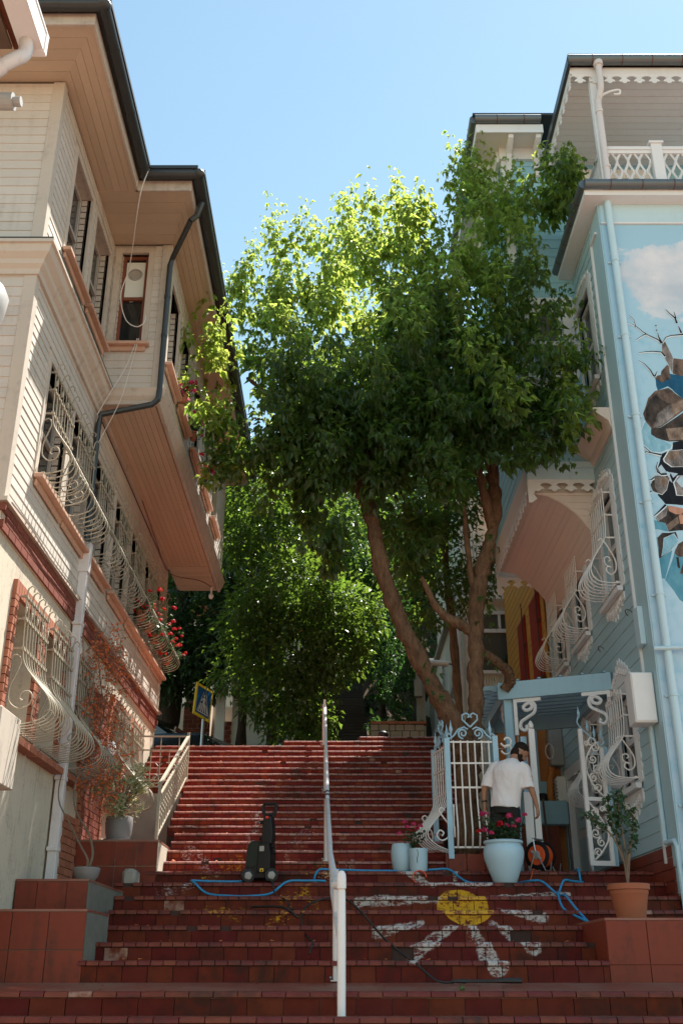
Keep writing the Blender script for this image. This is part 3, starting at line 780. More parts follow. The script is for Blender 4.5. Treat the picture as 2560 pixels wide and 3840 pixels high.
# eaves: soffit at 9.66, fascia, dark gutter
EX1, EX2, EY1, EY2 = -2.78, -2.06, 8.27, 10.94
ZE = 9.66
b = MB(); b.box(-6.6, EX1, EY1, EY2 + .3, ZE + .03, ZE + .05); b.box(-6.6, EX2, EY2, 20.3, ZE + .032, ZE + .052); b.build('eave_panel', 'soffit_board', LH)
def mitre_planks(x_in, y_in, x_out, y_out, yend, w=.098, cornerboards=True):
    """planks parallel to the eave edges, mitred at the outer corner"""
    n = int(round((x_out - x_in) / w)); wx = (x_out - x_in) / n; wy = (y_in - y_out) / n
    for i in range(n):
        xa, xb = x_in + wx * i, x_in + wx * (i + 1) - .004; ya, yb = y_in - wy * i, y_in - wy * (i + 1) + .004
        z = ZE + U(-.002, .002)
        m = MB(); m.add([(xa, ya, z), (xb, yb, z), (xb, yend, z), (xa, yend, z), (xa, ya, z + .028), (xb, yb, z + .028), (xb, yend, z + .028), (xa, yend, z + .028)],
                        [(0, 3, 2, 1), (4, 5, 6, 7), (0, 1, 5, 4), (1, 2, 6, 5), (2, 3, 7, 6), (3, 0, 4, 7)]); m.build('soffit_plank', 'soffit_board', tw)
        z += .0005
        m = MB(); m.add([(xa, ya, z), (xb, yb, z), (-6.5, yb, z), (-6.5, ya, z), (xa, ya, z + .028), (xb, yb, z + .028), (-6.5, yb, z + .028), (-6.5, ya, z + .028)],
                        [(0, 1, 2, 3), (7, 6, 5, 4), (0, 4, 5, 1), (1, 5, 6, 2), (2, 6, 7, 3), (3, 7, 4, 0)]); m.build('soffit_plank', 'soffit_board', tw)
mitre_planks(XL + .01, YF - .01, EX1, EY1, 12.06)
# bay eave: planks along the street plus short returns on its near end
n = 5
for i in range(n):
    w_ = (EX2 - XB) / n; xa = XB + w_ * i; xb = xa + w_ - .004; wy = (12.06 - EY2) / n; ya = 12.06 - wy * i; yb = 12.06 - wy * (i + 1) + .004; z = ZE - .004 + U(-.001, .001)
    for y0, y1 in ((None, 16.1), (16.1, 20.2)):
        A = (ya, yb) if y0 is None else (y0 + .003, y0 + .003)
        m = MB(); m.add([(xa, A[0], z), (xb, A[1], z), (xb, y1, z), (xa, y1, z), (xa, A[0], z + .028), (xb, A[1], z + .028), (xb, y1, z + .028), (xa, y1, z + .028)],
                        [(0, 3, 2, 1), (4, 5, 6, 7), (0, 1, 5, 4), (1, 2, 6, 5), (2, 3, 7, 6), (3, 0, 4, 7)]); m.build('soffit_plank', 'soffit_board', tw)
    z -= .0012
    m = MB(); m.add([(xa, ya, z), (xb, yb, z), (XL + .0, yb, z), (XL, ya, z), (xa, ya, z + .028), (xb, yb, z + .028), (XL, yb, z + .028), (XL, ya, z + .028)],
                    [(0, 1, 2, 3), (7, 6, 5, 4), (0, 4, 5, 1), (1, 5, 6, 2), (2, 6, 7, 3), (3, 7, 4, 0)]); m.build('soffit_plank', 'soffit_board', tw)
PS.build(tw)
for a in ((-6.6, EX1 + .03, EY1 - .03, EY1, ZE - .02, ZE + .15), (EX1, EX1 + .03, EY1 + .001, EY2, ZE - .02, ZE + .15), (EX1, EX2 + .03, EY2 - .03, EY2, ZE - .02, ZE + .15), (EX2, EX2 + .03, EY2 + .001, 20.2, ZE - .02, ZE + .15)):
    MB().box(*a).build('fascia', 'cream_trim', LH)
rf = MB(); rf.add([(-6.6, EY1 - .05, ZE + .17), (EX1 + .06, EY1 - .05, ZE + .17), (EX1 + .06, EY2 - .06, ZE + .17), (EX2 + .06, EY2 - .06, ZE + .17), (EX2 + .06, 20.2, ZE + .17), (-6.6, 20.2, ZE + .17), (-6.6, 11, ZE + 1.1), (-4.6, 12.5, ZE + 1.0), (-4.4, 20.2, ZE + 1.0), (-6.6, 20.2, ZE + 1.2)],
                  [(0, 1, 7, 6), (1, 2, 7), (2, 3, 7), (3, 4, 8, 7), (6, 7, 8, 9), (0, 5, 4, 3, 2, 1), (4, 5, 9, 8)])
rf.build('roof', 'dark_gutter', LH)
gt = MB(); gz = ZE + .175
def gutter(b, pts, r, top=.022, seg=None):
    b.tube(pts, r, 10)
    for p, q in zip(pts[:-1], pts[1:]):
        d = (Vector(q) - Vector(p)).normalized(); L = (Vector(q) - Vector(p)).length; o = d.cross(Vector((0, 0, 1)))
        b.bar(Vector(p) + o * r * .95 + Vector((0, 0, r * .75)), Vector(q) + o * r * .95 + Vector((0, 0, r * .75)), .03, .05)
        k = .6
        while k < L: b.tube([Vector(p) + d * (k - .012), Vector(p) + d * (k + .012)], r * 1.07, 10); k += .95
gutter(gt, [(-6.6, EY1 - .12, gz), (EX1 + .12, EY1 - .12, gz)], .072)
gutter(gt, [(EX1 + .13, EY1 - .12, gz), (EX1 + .13, EY2 - .13, gz)], .072)
gutter(gt, [(EX1 + .14, EY2 - .13, gz), (EX2 + .13, EY2 - .13, gz)], .072)
gutter(gt, [(EX2 + .13, EY2 - .12, gz), (EX2 + .13, 20.3, gz)], .072)
for p in ((EX1 + .13, EY1 - .12, gz), (EX1 + .13, EY2 - .13, gz), (EX2 + .13, EY2 - .125, gz)): gt.ell(p, (.09, .09, .072), 10, 8)
gt.build('gutter', 'dark_gutter', LH, smooth=True)
# dark downpipe: from the bay gutter, down the bay corner, back under the soffit to the wall, then white to the terrace
dp = MB(); px_, py_ = XB - .03, 12.0
dp.tube([(EX2 + .12, EY2 + .35, gz - .08), (EX2 + .06, EY2 + .36, gz - .30), (EX2 - .02, EY2 + .38, gz - .36)], .04, 8)
dp.tube([(EX2 - .02, EY2 + .38, gz - .36), (px_ + .08, py_ - .05, gz - .52), (px_ + .05, py_ - .02, gz - .62), (px_ + .05, py_ - .02, 7.16), (px_ + .04, py_ - .03, 7.0), (px_ - .04, py_ - .02, 6.93), (XL + .10, 11.98, 6.78), (XL + .07, 12.0, 6.62), (XL + .065, 12.05, 4.92)], .040, 8)
for z in (8.65, 8.0): dp.tube([(px_ + .05, py_ - .02, z), (px_ + .05, py_ - .02, z + .05)], .046, 8)
dp.build('downpipe', 'dark_gutter', LH, smooth=True)
wp = MB(); wp.box(XL + .01, XL + .14, 12.0, 12.13, 4.55, 4.95); wp.box(XL + .02, XL + .125, 12.01, 12.12, .86, 4.549)
for z in (3.86, 2.0, 1.22): wp.box(XL + .01, XL + .132, 11.985, 12.145, z, z + .05)
wp.build('downpipe', 'pipe_white', LH, bevel=.006)
# ------------------------------------------------------------------ brickwork of the base storey
BR = Pieces('brick', 'brick_red', 210, .0); BO = Pieces('brick', 'brick_orange', 130)
MB().box(XL - .02, XL + .012, YF - .0, 18.17, 3.885, 4.16).build('belt_course', 'mortar', LH); MB().box(-6.6, XL + .012, YF - .012, YF + .02, 3.885, 4.16).build('belt_course', 'mortar', LH)
for r_ in range(3):
    y = YF + (r_ % 2) * .11
    while y < 18.1:
        BR.add(T(XL + .02, y + .105, 3.932 + .088 * r_) @ RZ(U(-.4, .4)), .03 + U(0, .006), .202, .076); y += .215
    x = -5.6 + (r_ % 2) * .11
    while x < XL - .1: BR.add(T(x + .105, YF - .018, 3.932 + .088 * r_), .202, .03, .076); x += .215
MB().box(XL - .1, XL + .07, YF - .06, 18.2, 4.161, 4.205).build('drip_board', 'cream_trim', LH)
for a, b_, c, d in hs:
    for v in range(16):                                 # jamb bricks
        for s, u in ((-1, a - .07), (1, b_ + .07)):
            BO.add(LB @ T(u, -.012, c + .04 + v * .086), .135, .05, .075)
    n = int((b_ - a + .28) / .082)
    for i in range(n): BO.add(LB @ T(a - .14 + (b_ - a + .28) * (i + .5) / n, -.014, d + .08), (b_ - a + .28) / n - .01, .052, .15)
    n = 9
    for i in range(n): BO.add(LB @ T(a - .10 + (b_ - a + .20) * (i + .5) / n, -.05, c - .04), (b_ - a + .20) / n - .008, .15, .065)
    for v in range(16): BR.add(LB @ T(b_ + .02, .15, c + .04 + v * .086), .03, .24, .074); BR.add(LB @ T(a - .02, .15, c + .04 + v * .086), .03, .24, .074)
# brick panel between the windows and the orange quoin below it
MB().box(XL - .02, XL + .004, 13.28, 14.44, 1.45, 3.5).build('brick_panel', 'mortar', LH)
for r_ in range(23):
    y = 13.30 + (r_ % 2) * .11 - .11
    while y < 14.40:
        a, b_ = max(y, 13.30), min(y + .205, 14.42)
        if b_ - a > .03: BR.add(T(XL + .008, (a + b_) / 2, 1.52 + r_ * .086), .022, b_ - a, .072)
        y += .222
    for y in (13.25, 14.46): BO.add(T(XL + .012, y, 1.52 + r_ * .086), .05, .10, .074)
for r_ in range(10):
    for y in (12.72, 12.94, 13.16): BO.add(T(XL + .005, y + (.04 if r_ % 2 else 0), .90 + r_ * .086), .03, .205, .075)
for y0 in range(4):
    for r_ in range(4): BO.add(T(XL + .006, 9.3 + y0 * .215 + (r_ % 2) * .1, .55 + r_ * .086), .03, .2, .075)
BR.build(sw); BO.build(sw)
# windows
for a, b_, c, d in hl: left_window(LH, LB @ T((a + b_) / 2, 0, c), round(b_ - a, 2), round(d - c, 2)); grille(LH, LB @ T((a + b_) / 2, -.02, c), .84, 1.36, nb=8, out=.82, r=.007)
for a, b_, c, d in hu: left_window(LH, LB @ T((a + b_) / 2, 0, c), round(b_ - a, 2), round(d - c, 2))
for a, b_, c, d in hb: left_window(LH, BB @ T((a + b_) / 2, 0, c), round(b_ - a, 2), round(d - c, 2))
a, b_, c, d = BWX; left_window(LH, BF @ T((a + b_) / 2, 0, c), b_ - a, d - c, 'frame_brown', .14, True, .085)
for a, b_, c, d in hs:
    wo = MB().box(a, b_, .26, .27, c, d).build('window', 'glass', LH, base=LB); k_ = MB()
    for u in (a + .02, (a + b_) / 2, b_ - .02): k_.box(u - .025, u + .025, .23, .258, c, d)
    k_.box(a, b_, .225, .257, (c + d) / 2, (c + d) / 2 + .05); k_.build('sash', 'frame_grey', wo, base=LB)
    grille(LH, LB @ T((a + b_) / 2, -.03, c), round(b_ - a - .02, 2), 1.40, nb=9, out=1.02, r=.0075)
# meter box, camera under the bay, cable tacked along the soffit
MB().box(XL, XL + .20, 9.30, 9.92, 1.55, 2.22).build('meter_box', 'cream_trim', LH, bevel=.01)
b = MB(); b.tube([(XB - .12, 19.35, 7.0), (XB - .12, 19.35, 6.86)], .02, 6); b.ell((XB - .12, 19.33, 6.80), (.05, .07, .06), 8, 6); b.build('soffit_lamp', 'white_pvc', LH)
cb = MB(); cb.tube(catmull([(XL + .06, 15.2, 6.99), (XL + .05, 16.6, 6.90), (XL + .05, 18.15, 6.86), (XB - .3, 18.9, 6.97), (XB - .12, 19.3, 6.98)], 5), .008, 5); cb.build('cable', 'frame_brown', LH)
cb = MB(); cb.tube(catmull([(XL + .09, 9.1 + i * .7, 4.17 + .02 * math.sin(i * 2.1)) for i in range(14)], 3), .009, 5); cb.build('cable', 'cable_white', LH)
# loose white cable hanging from the roof corner past the bay window
c = MB(); c.tube(catmull([(EX1 + .20, EY2 - .18, gz + .08), (EX1 + .12, EY2 - .25, 9.35), (-2.93, 11.6, 8.95), (-3.05, 11.75, 8.55), (-2.98, 11.85, 8.22), (-2.84, 11.9, 8.12), (-2.73, 11.9, 8.18), (-2.72, 11.92, 8.32)], 7), .008, 5)
c.build('cable', 'cable_white', label='loose white cable hanging from the cream house roof and looping before its bay window', cat='cable')
c = MB(); c.tube(catmull([(-2.82, 11.98, 7.98), (-2.93, 11.95, 7.5), (-3.1, 11.9, 7.05), (-3.22, 11.85, 6.7)], 6), .006, 5)
c.build('cable', 'cable_white', label='thin pale wire slanting from the bay window sill down to the cornice', cat='cable')
c = MB(); c.tube(catmull([(-2.80, 11.98, 7.98), (-2.88, 11.9, 7.3), (-2.96, 11.9, 6.9), (-3.2, 11.98, 6.35)], 6), .005, 5)
c.build('cable', 'cable_white', label='thin pale wire dropping across the bay soffit to the dark downpipe', cat='cable')
# ------------------------------------------------------------------ roof edge, flue, lamp of the neighbour nearer the camera
NH = thing('neighbour_house', 'neighbouring house with rusty eaves and white box gutter at the upper left edge', 'house', (-4.4, 4, -1.6))
MB().box(-6.5, -3.75, .5, 5.85, -1.6, 6.9).build('wall', 'cream_wall', NH)
b = MB(); b.add([(-6.5, .3, 8.1), (-2.5, .3, 6.92), (-2.5, 6.02, 6.92), (-6.5, 6.02, 8.1), (-6.5, .3, 8.2), (-2.5, .3, 7.02), (-2.5, 6.02, 7.02), (-6.5, 6.02, 8.2)], [(0, 3, 2, 1), (4, 5, 6, 7), (0, 1, 5, 4), (1, 2, 6, 5), (2, 3, 7, 6), (3, 0, 4, 7)])
b.build('roof', 'rust_roof', NH)
for i in range(8): MB().bar((-2.55, .6 + i * .72, 6.86), (-4.2, .6 + i * .72, 7.35), .07, .11).build('rafter', 'old_timber', NH)
MB().box(-2.62, -2.56, .4, 6.0, 6.74, 6.90).build('eave_board', 'rust_roof', NH); MB().box(-3.7, -2.62, .5, 5.96, 6.70, 6.73).build('eave_board', 'old_timber', NH)
g = MB(); g.box(-2.545, -2.36, .3, 6.0, 6.66, 6.68); g.box(-2.545, -2.525, .3, 6.0, 6.681, 6.83); g.box(-2.38, -2.36, .3, 6.0, 6.681, 6.85); g.box(-2.385, -2.352, .3, 6.0, 6.851, 6.87)
for y in (4.6, 5.3, 5.94): g.box(-2.55, -2.35, y, y + .05, 6.65, 6.86)
g.build('gutter', 'white_pvc', NH)
g = MB(); g.tube(catmull([(-2.47, 5.85, 6.68), (-2.47, 5.85, 6.52), (-2.56, 5.8, 6.38), (-3.0, 5.75, 5.95), (-3.35, 5.72, 5.7)], 4), .055, 10); g.tube([(-2.6, 5.79, 6.33), (-2.66, 5.79, 6.27)], .064, 10); g.build('downpipe', 'pipe_white', NH, smooth=True)
g = MB(); g.tube([(-3.76, 5.2, 5.36), (-2.33, 5.2, 5.36)], .055, 12); g.build('flue', 'pipe_white', NH, smooth=True)
g = MB(); g.tube([(-2.32, 5.2, 5.36), (-2.21, 5.2, 5.36)], .06, 12); g.tube([(-2.21, 5.2, 5.36), (-2.16, 5.2, 5.36)], .035, 10); g.build('flue_cap', 'grey_plastic', NH)
lt = thing('street_lamp', 'grey rounded lamp head poking in at the left edge', 'lamp', (-2.1, 5.0, 3.0))
g = MB(); g.tube(catmull([(-3.76, 5.0, 3.2), (-2.6, 5.0, 3.62), (-2.16, 5.0, 3.66)], 5), .03, 8); g.build('arm', 'steel', lt)
g = MB(); m_ = T(-2.10, 5.0, 3.56) @ RY(12); g.lathe([(.001, .16), (.08, .15), (.125, .09), (.135, -.02), (.13, -.10), (.001, -.10)], 18, (0, 0, 0), m_); g.build('head', 'grey_plastic', lt, smooth=True)
g = MB(); g.lathe([(.001, 0), (.11, 0), (.10, -.05), (.001, -.07)], 16, (0, 0, 0), m_ @ T(0, 0, -.10)); g.build('lens', 'glass_light', lt, smooth=True)
MURAL = [
 ('mural_navy', 1, [(4.326, 7.513), (4.381, 7.466), (4.534, 7.549), (4.633, 7.525), (5.151, 7.585), (5.058, 6.953), (4.67, 7.15), (4.488, 7.348), (4.337, 7.278)]),
 ('mural_teal', 1, [(4.088, 6.765), (4.116, 6.793), (4.202, 6.598), (4.424, 6.433), (4.393, 6.378), (4.253, 6.324), (4.145, 6.331), (4.027, 6.461), (4.0, 6.543)]),
 ('mural_brown', 2, [(4.487, 8.055), (4.533, 8.092), (4.567, 7.958), (4.618, 7.8), (4.728, 7.776), (5.187, 7.824), (5.144, 7.537), (4.662, 7.513), (4.575, 7.549), (4.548, 7.656)]),
 ('mural_grey', 3, [(4.487, 8.055), (4.533, 8.092), (4.618, 7.8), (4.575, 7.549), (4.548, 7.656), (4.477, 7.897)]),
 ('mural_brown', 2, [(4.314, 7.502), (4.409, 7.525), (4.427, 7.585), (4.522, 7.692), (4.548, 7.656), (4.534, 7.466), (4.414, 7.407), (4.339, 7.454)]),
 ('mural_brown', 3, [(4.1, 6.92), (4.197, 7.161), (4.298, 7.269), (4.491, 7.32), (4.67, 7.147), (4.669, 6.976), (4.314, 6.71), (4.182, 6.682), (4.116, 6.793)]),
 ('mural_dark', 4, [(4.296, 7.204), (4.47, 7.062), (4.305, 6.934), (4.23, 6.821), (4.191, 6.71), (4.131, 6.821), (4.136, 6.962), (4.22, 7.147)]),
 ('mural_tan', 4, [(4.48, 7.047), (4.665, 7.133), (4.648, 6.991), (4.507, 6.878)]),
 ('mural_grey', 4, [(4.48, 7.047), (4.507, 6.878), (4.316, 6.724), (4.202, 6.696), (4.289, 6.906)]),
 ('mural_dark', 2, [(4.176, 6.682), (4.313, 6.703), (4.665, 6.948), (5.09, 6.906), (5.03, 6.502), (4.395, 6.488), (4.232, 6.543), (4.165, 6.598)]),
 ('mural_tan', 3, [(4.371, 6.682), (4.632, 6.71), (5.055, 6.668), (5.036, 6.543), (4.397, 6.502)]),
 ('mural_black', 1, [(4.261, 6.297), (4.415, 6.365), (4.442, 6.474), (4.582, 6.502), (5.028, 6.488), (4.883, 5.513), (4.228, 5.565), (4.138, 5.696), (4.26, 5.814), (4.345, 6.013), (4.301, 6.04), (4.224, 6.0), (4.164, 6.054), (4.236, 6.188)]),
 ('mural_ice', 3, [(4.186, 6.08), (4.241, 6.134), (4.289, 6.04), (4.225, 6.007)]),
 ('mural_ice', 3, [(4.258, 5.987), (4.31, 6.02), (4.35, 5.867), (4.324, 5.894)]),
 ('mural_ice', 3, [(4.34, 6.02), (4.447, 6.007), (4.366, 5.94)]),
 ('mural_grey', 3, [(4.301, 6.229), (4.363, 6.337), (4.548, 6.358), (5.008, 6.351), (4.973, 6.121), (4.382, 6.107), (4.308, 6.188)]),
 ('mural_tan', 4, [(4.362, 6.324), (4.535, 6.351), (4.444, 6.215), (4.325, 6.229)]),
 ('mural_grey', 3, [(4.066, 5.841), (4.137, 5.98), (4.293, 5.98), (4.317, 5.933), (4.267, 5.774), (4.198, 5.702), (4.095, 5.735)]),
 ('mural_dark', 4, [(4.066, 5.841), (4.129, 5.96), (4.117, 5.814), (4.141, 5.722), (4.079, 5.748)]),
 ('mural_tan', 4, [(4.191, 5.933), (4.313, 5.947), (4.261, 5.827), (4.181, 5.854)]),
 ('mural_grey', 3, [(4.374, 5.867), (4.447, 5.967), (4.532, 5.973), (4.947, 5.947), (4.902, 5.643), (4.399, 5.696)]),
 ('mural_ice', 4, [(4.401, 5.894), (4.483, 5.967), (4.947, 5.947), (4.926, 5.801), (4.461, 5.801)]),
 ('mural_dark', 2, [(4.079, 5.371), (4.155, 5.461), (4.248, 5.539), (4.446, 5.5), (4.873, 5.448), (4.839, 5.217), (4.225, 5.179), (4.193, 5.294), (4.09, 5.32)]),
 ('mural_grey', 3, [(4.087, 5.384), (4.155, 5.455), (4.239, 5.513), (4.206, 5.397), (4.103, 5.326)]),
 ('mural_salmon', 3, [(4.248, 5.539), (4.444, 5.5), (4.873, 5.448), (4.866, 5.397), (4.338, 5.416), (4.25, 5.461)]),
 ('mural_salmon', 3, [(4.371, 5.397), (4.435, 5.435), (4.869, 5.422), (4.846, 5.268), (4.379, 5.281)]),
 ('mural_tan', 3, [(4.201, 5.268), (4.357, 5.384), (4.369, 5.294), (4.226, 5.185)]),
 ('mural_deep', 1, [(3.988, 5.205), (4.001, 5.358), (4.09, 5.32), (4.193, 5.294), (4.219, 5.179), (4.029, 5.205)]),
 ('mural_deep', 1, [(3.986, 4.952), (4.052, 5.103), (4.049, 4.802), (4.225, 4.914), (4.095, 4.531), (3.982, 4.544)]),
 ('mural_deep', 1, [(4.093, 4.519), (4.275, 4.939), (4.379, 4.852), (4.775, 4.79), (4.649, 3.944), (4.227, 4.239)]),
 ('mural_dark', 2, [(4.057, 5.084), (4.128, 5.154), (4.305, 5.166), (4.326, 5.04), (4.202, 4.914), (4.073, 4.815), (4.049, 4.802)]),
 ('mural_teal', 3, [(4.142, 5.078), (4.278, 5.141), (4.321, 5.04), (4.19, 4.914), (4.088, 4.84)]),
 ('mural_brown', 2, [(4.249, 4.877), (4.318, 5.002), (4.406, 5.053), (4.809, 5.015), (4.783, 4.84), (4.294, 4.821)]),
 ('mural_dark', 2, [(4.258, 4.815), (4.263, 4.679), (4.296, 4.666), (4.293, 4.815)]),
 ('mural_brown', 2, [(4.281, 4.593), (4.371, 4.79), (4.766, 4.728), (4.733, 4.507)]),
]
CRACKS = [
 (0.02, [(4.084, 8.514), (4.143, 8.439), (4.157, 8.333), (4.24, 8.24), (4.315, 8.178), (4.441, 8.104), (4.495, 8.043)]),
 (0.006, [(4.038, 8.389), (4.098, 8.364), (4.157, 8.333)]),
 (0.014, [(4.129, 8.092), (4.209, 8.153), (4.281, 8.197)]),
 (0.03, [(4.446, 8.351), (4.443, 8.327)]),
 (0.02, [(4.444, 8.277), (4.448, 8.24)]),
 (0.03, [(4.454, 8.209), (4.461, 8.141), (4.487, 8.055)]),
 (0.028, [(4.495, 8.043), (4.56, 8.141), (4.636, 8.172), (4.762, 8.184), (4.811, 8.19), (5.037, 8.215)]),
 (0.03, [(4.615, 8.615), (4.669, 8.539), (4.732, 8.464), (4.746, 8.376)]),
 (0.02, [(4.731, 8.577), (4.742, 8.464)]),
 (0.035, [(4.761, 8.327), (4.787, 8.215)]),
 (0.024, [(4.146, 7.885), (4.251, 7.903), (4.355, 7.909), (4.466, 7.897), (4.509, 7.824)]),
 (0.022, [(4.131, 7.758), (4.206, 7.704), (4.276, 7.603), (4.314, 7.502)]),
 (0.02, [(4.371, 7.585), (4.325, 7.502)]),
 (0.022, [(3.997, 6.263), (4.06, 6.331), (4.119, 6.317), (4.26, 6.283)]),
 (0.012, [(3.994, 6.488), (4.044, 6.406), (4.119, 6.324)]),
 (0.03, [(4.198, 6.175), (4.169, 6.094), (4.179, 6.027), (4.223, 5.993), (4.296, 6.0)]),
 (0.02, [(4.02, 5.907), (4.081, 5.913), (4.121, 5.947)]),
 (0.02, [(4.014, 5.709), (4.061, 5.748)]),
 (0.03, [(4.052, 5.39), (4.132, 5.461), (4.226, 5.552)]),
]
# ------------------------------------------------------------------ the pale blue timber house on the right
XR, YR = 3.85, 12.20
RB = T(XR, 0, 0) @ RIGHT                     # local x = -world Y, local -y = out over the stairs (-X)
RF = T(0, YR, 0)                             # front (mural) wall
RH = thing('blue_house', 'pale blue timber house with white fretwork windows and painted front wall right of the stairs', 'house', (XR + 2.5, 15, .8))
def lace(b, m, L, mod=.235, h=.20, t=.022):
    """hanging fretwork strip along local x from 0 to L, top edge at z=0, facing local -y"""
    n = max(1, int(round(L / mod))); w = L / n
    b.mbox(m, 0, L, -t / 2, t / 2, -.055, 0)
    for i in range(n):
        c = w * (i + .5)
        half = [(.024, -.05), (.022, -.085), (.040, -.105), (.070, -.125), (.092, -.155), (.070, -.163), (.045, -.160), (.035, -.178), (.018, -.190), (0, -.198)]
        P = [(c - x * w / .235, z * h / .2) for x, z in half] + [(c + x * w / .235, z * h / .2) for x, z in reversed(half[:-1])]
        b.prism(P, -t / 2 + .002, t / 2 - .002, m)
        for s in (-1, 1):
            arc = [(c + s * w * (.5 - .42 * math.cos(a) * 1.0), -.052 - (.0 + .06 * (1 - math.sin(a)))) for a in (math.pi / 2 - .1, math.pi / 4, 0.15)]
            P2 = [(c + s * .024, -.05), (c + s * w * .40, -.05), (c + s * w * .20, -.075), (c + s * .024, -.11)]
            b.prism(P2, -t / 2 + .004, t / 2 - .004, m)
def scallops(b, L, w, t, n, m):
    """wavy-edged strip along local z"""
    P = [(0, 0)]
    for i in range(n):
        for a in (0, .25, .5, .75, 1): P.append((w * (.55 + .45 * abs(math.sin(math.pi * a)) * (1 if i % 3 else .6)), L * (i + a) / n))
    P.append((0, L)); b.prism(P, -t, 0, m)
def right_window(parent, base, w, h, hood=False, crest=.34, apron=.30, apron_w=1.0):
    def tr():
        b = MB(); t = .13
        b.box(-w / 2 - t, -w / 2, -.045, .02, -.03, h + t); b.box(w / 2, w / 2 + t, -.045, .02, -.03, h + t)
        b.box(-w / 2, w / 2, -.043, .02, h, h + t); b.box(-w / 2, w / 2, -.04, .14, -.03, 0)
        b.box(-w / 2 - .015, -w / 2, .021, .14, 0, h); b.box(w / 2, w / 2 + .015, .021, .14, 0, h); b.box(-w / 2, w / 2, .021, .14, h, h + .015)
        return b.mesh('window', 'lace_white', bevel=.005)
    def sa():
        b = MB(); f = .085; y0, y1 = .06, .11
        b.box(-w / 2, -w / 2 + f, y0, y1, .001, h); b.box(w / 2 - f, w / 2, y0, y1, .001, h)
        b.box(-w / 2 + f, w / 2 - f, y0 + .002, y1, h - f, h - .001); b.box(-w / 2 + f, w / 2 - f, y0 + .002, y1, .002, f)
        b.box(-w / 2 + f, w / 2 - f, y0 - .02, y1, h * .46, h * .46 + .08)
        return b.mesh('sash', 'lace_white')
    def gl(): return MB().box(-w / 2, w / 2, .09, .10, .003, h - .003).mesh('glass', 'glass_light')
    def orn():
        b = MB(); t = .03
        if crest and not hood:
            P = [(-w / 2 - .12, h + .14)]; n = 9
            for i in range(n + 1):
                f = i / n; env = .10 + (crest - .10) * (1 - abs(2 * f - 1)) ** .8
                P += [(-w / 2 - .10 + (w + .20) * (f - .015), h + .14 + env * .78), (-w / 2 - .10 + (w + .20) * (f + .015), h + .14 + env), (-w / 2 - .10 + (w + .20) * min(1, f + .05), h + .14 + env * .80)]
            P.append((w / 2 + .12, h + .14)); b.prism(P, -.042, -.012)
            for s in (-1, 1):
                for q in range(4):
                    x = s * (.06 + q * (w / 2 + .02) / 4); zz = h + .14 + .06 + (crest - .16) * (1 - q / 4.0) * .6
                    b.tube([(p[0], -.052, p[1]) for p in spiral((x, zz), .05, .012, 90 + s * 60, 1.3 * s, 12)], .012, 4)
        if hood:
            b.box(-w / 2 - .18, w / 2 + .18, -.20, -.02, h + .30, h + .36); b.box(-w / 2 - .14, w / 2 + .14, -.16, -.02, h + .25, h + .299); b.box(-w / 2 - .13, w / 2 + .13, -.06, -.02, h + .131, h + .249)
            for s in (-1, 1):
                P = [(-.05, h + .25), (-.19, h + .25), (-.17, h + .16), (-.10, h + .10), (-.12, h + .03), (-.08, h - .06), (-.05, h - .08)]
                b.prism([(p[0] + .0, p[1]) for p in P], -.05, .05, T(s * (w / 2 + .08), 0, 0) @ RZ(90))
            for q in range(5): b.tube([(p[0], -.065, p[1]) for p in spiral((-w / 2 + w * (q + .5) / 5, h + .19), .05, .012, 90, 1.3, 12)], .011, 4)
        for s in (-1, 1): scallops(b, h + .16, .075, .028, 11, T(s * (w / 2 + .13), -.012, -.02) @ (Matrix.Scale(-1, 4, (1, 0, 0)) if s < 0 else Matrix()))
        b.box(-w / 2 - .14, w / 2 + .14, -.12, -.046, -.10, -.035)
        P = [(-w / 2 - .10, -.10)]; n = 7; W2 = (w / 2 + .08)
        for i in range(n + 1):
            f = i / n; env = apron * (.42 + .58 * (1 - abs(2 * f - 1)) ** 1.3)
            P += [(-W2 + 2 * W2 * f - .03, -.10 - env * .75), (-W2 + 2 * W2 * f, -.10 - env), (-W2 + 2 * W2 * f + .03, -.10 - env * .75)]
        P.append((w / 2 + .10, -.10)); b.prism(P, -.040, -.014)
        for s in (-1, 1):
            for q in range(4): b.tube([(p[0], -.05, p[1]) for p in spiral((s * (.06 + q * (w / 2) / 4), -.10 - apron * (.42 - .06 * q)), .05, .012, 270, 1.3 * s, 12)], .011, 4)
        return b.mesh('fretwork', 'lace_white')
    k = (w, h, hood, crest, apron)
    o = inst('window', cached(('rt', k), tr), parent, base)
    inst('sash', cached(('rs', k), sa), o, base); inst('glass', cached(('rg', k), gl), o, base); inst('fretwork', cached(('ro', k), orn), o, base)
    return o
WIN = [(13.24, 14.02, 4.80, 6.30, False), (15.22, 16.02, 4.78, 6.18, True), (16.86, 17.68, 4.76, 6.18, True), (13.44, 14.20, 2.22, 3.42, False), (15.30, 16.05, 2.22, 3.42, False)]
UPW = (13.16, 14.0, 8.08, 9.72)
DOOR = (16.62, 17.72, 1.2, 2.95)
H_ = [(-b, -a, c, d) for a, b, c, d, _ in WIN] + [(-DOOR[1], -DOOR[0], DOOR[2], DOOR[3])]
HU_ = [(-UPW[1], -UPW[0], UPW[2], UPW[3])]
w = MB(); wall_holes(w, -18.2, -YR - .205, .8, 7.0, H_, 0, .2); wall_holes(w, -14.05, -YR - .205, 7.0, 10.5, HU_, 0, .2)
rw = w.build('wall', 'blue_board', RH, base=RB)
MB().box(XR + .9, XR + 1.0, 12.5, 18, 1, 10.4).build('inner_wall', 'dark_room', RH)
PR = Pieces('board', 'blue_board', 190)
def grow(H, t): return [(a - t, b + t, c - t * .6, d + t) for a, b, c, d in H]
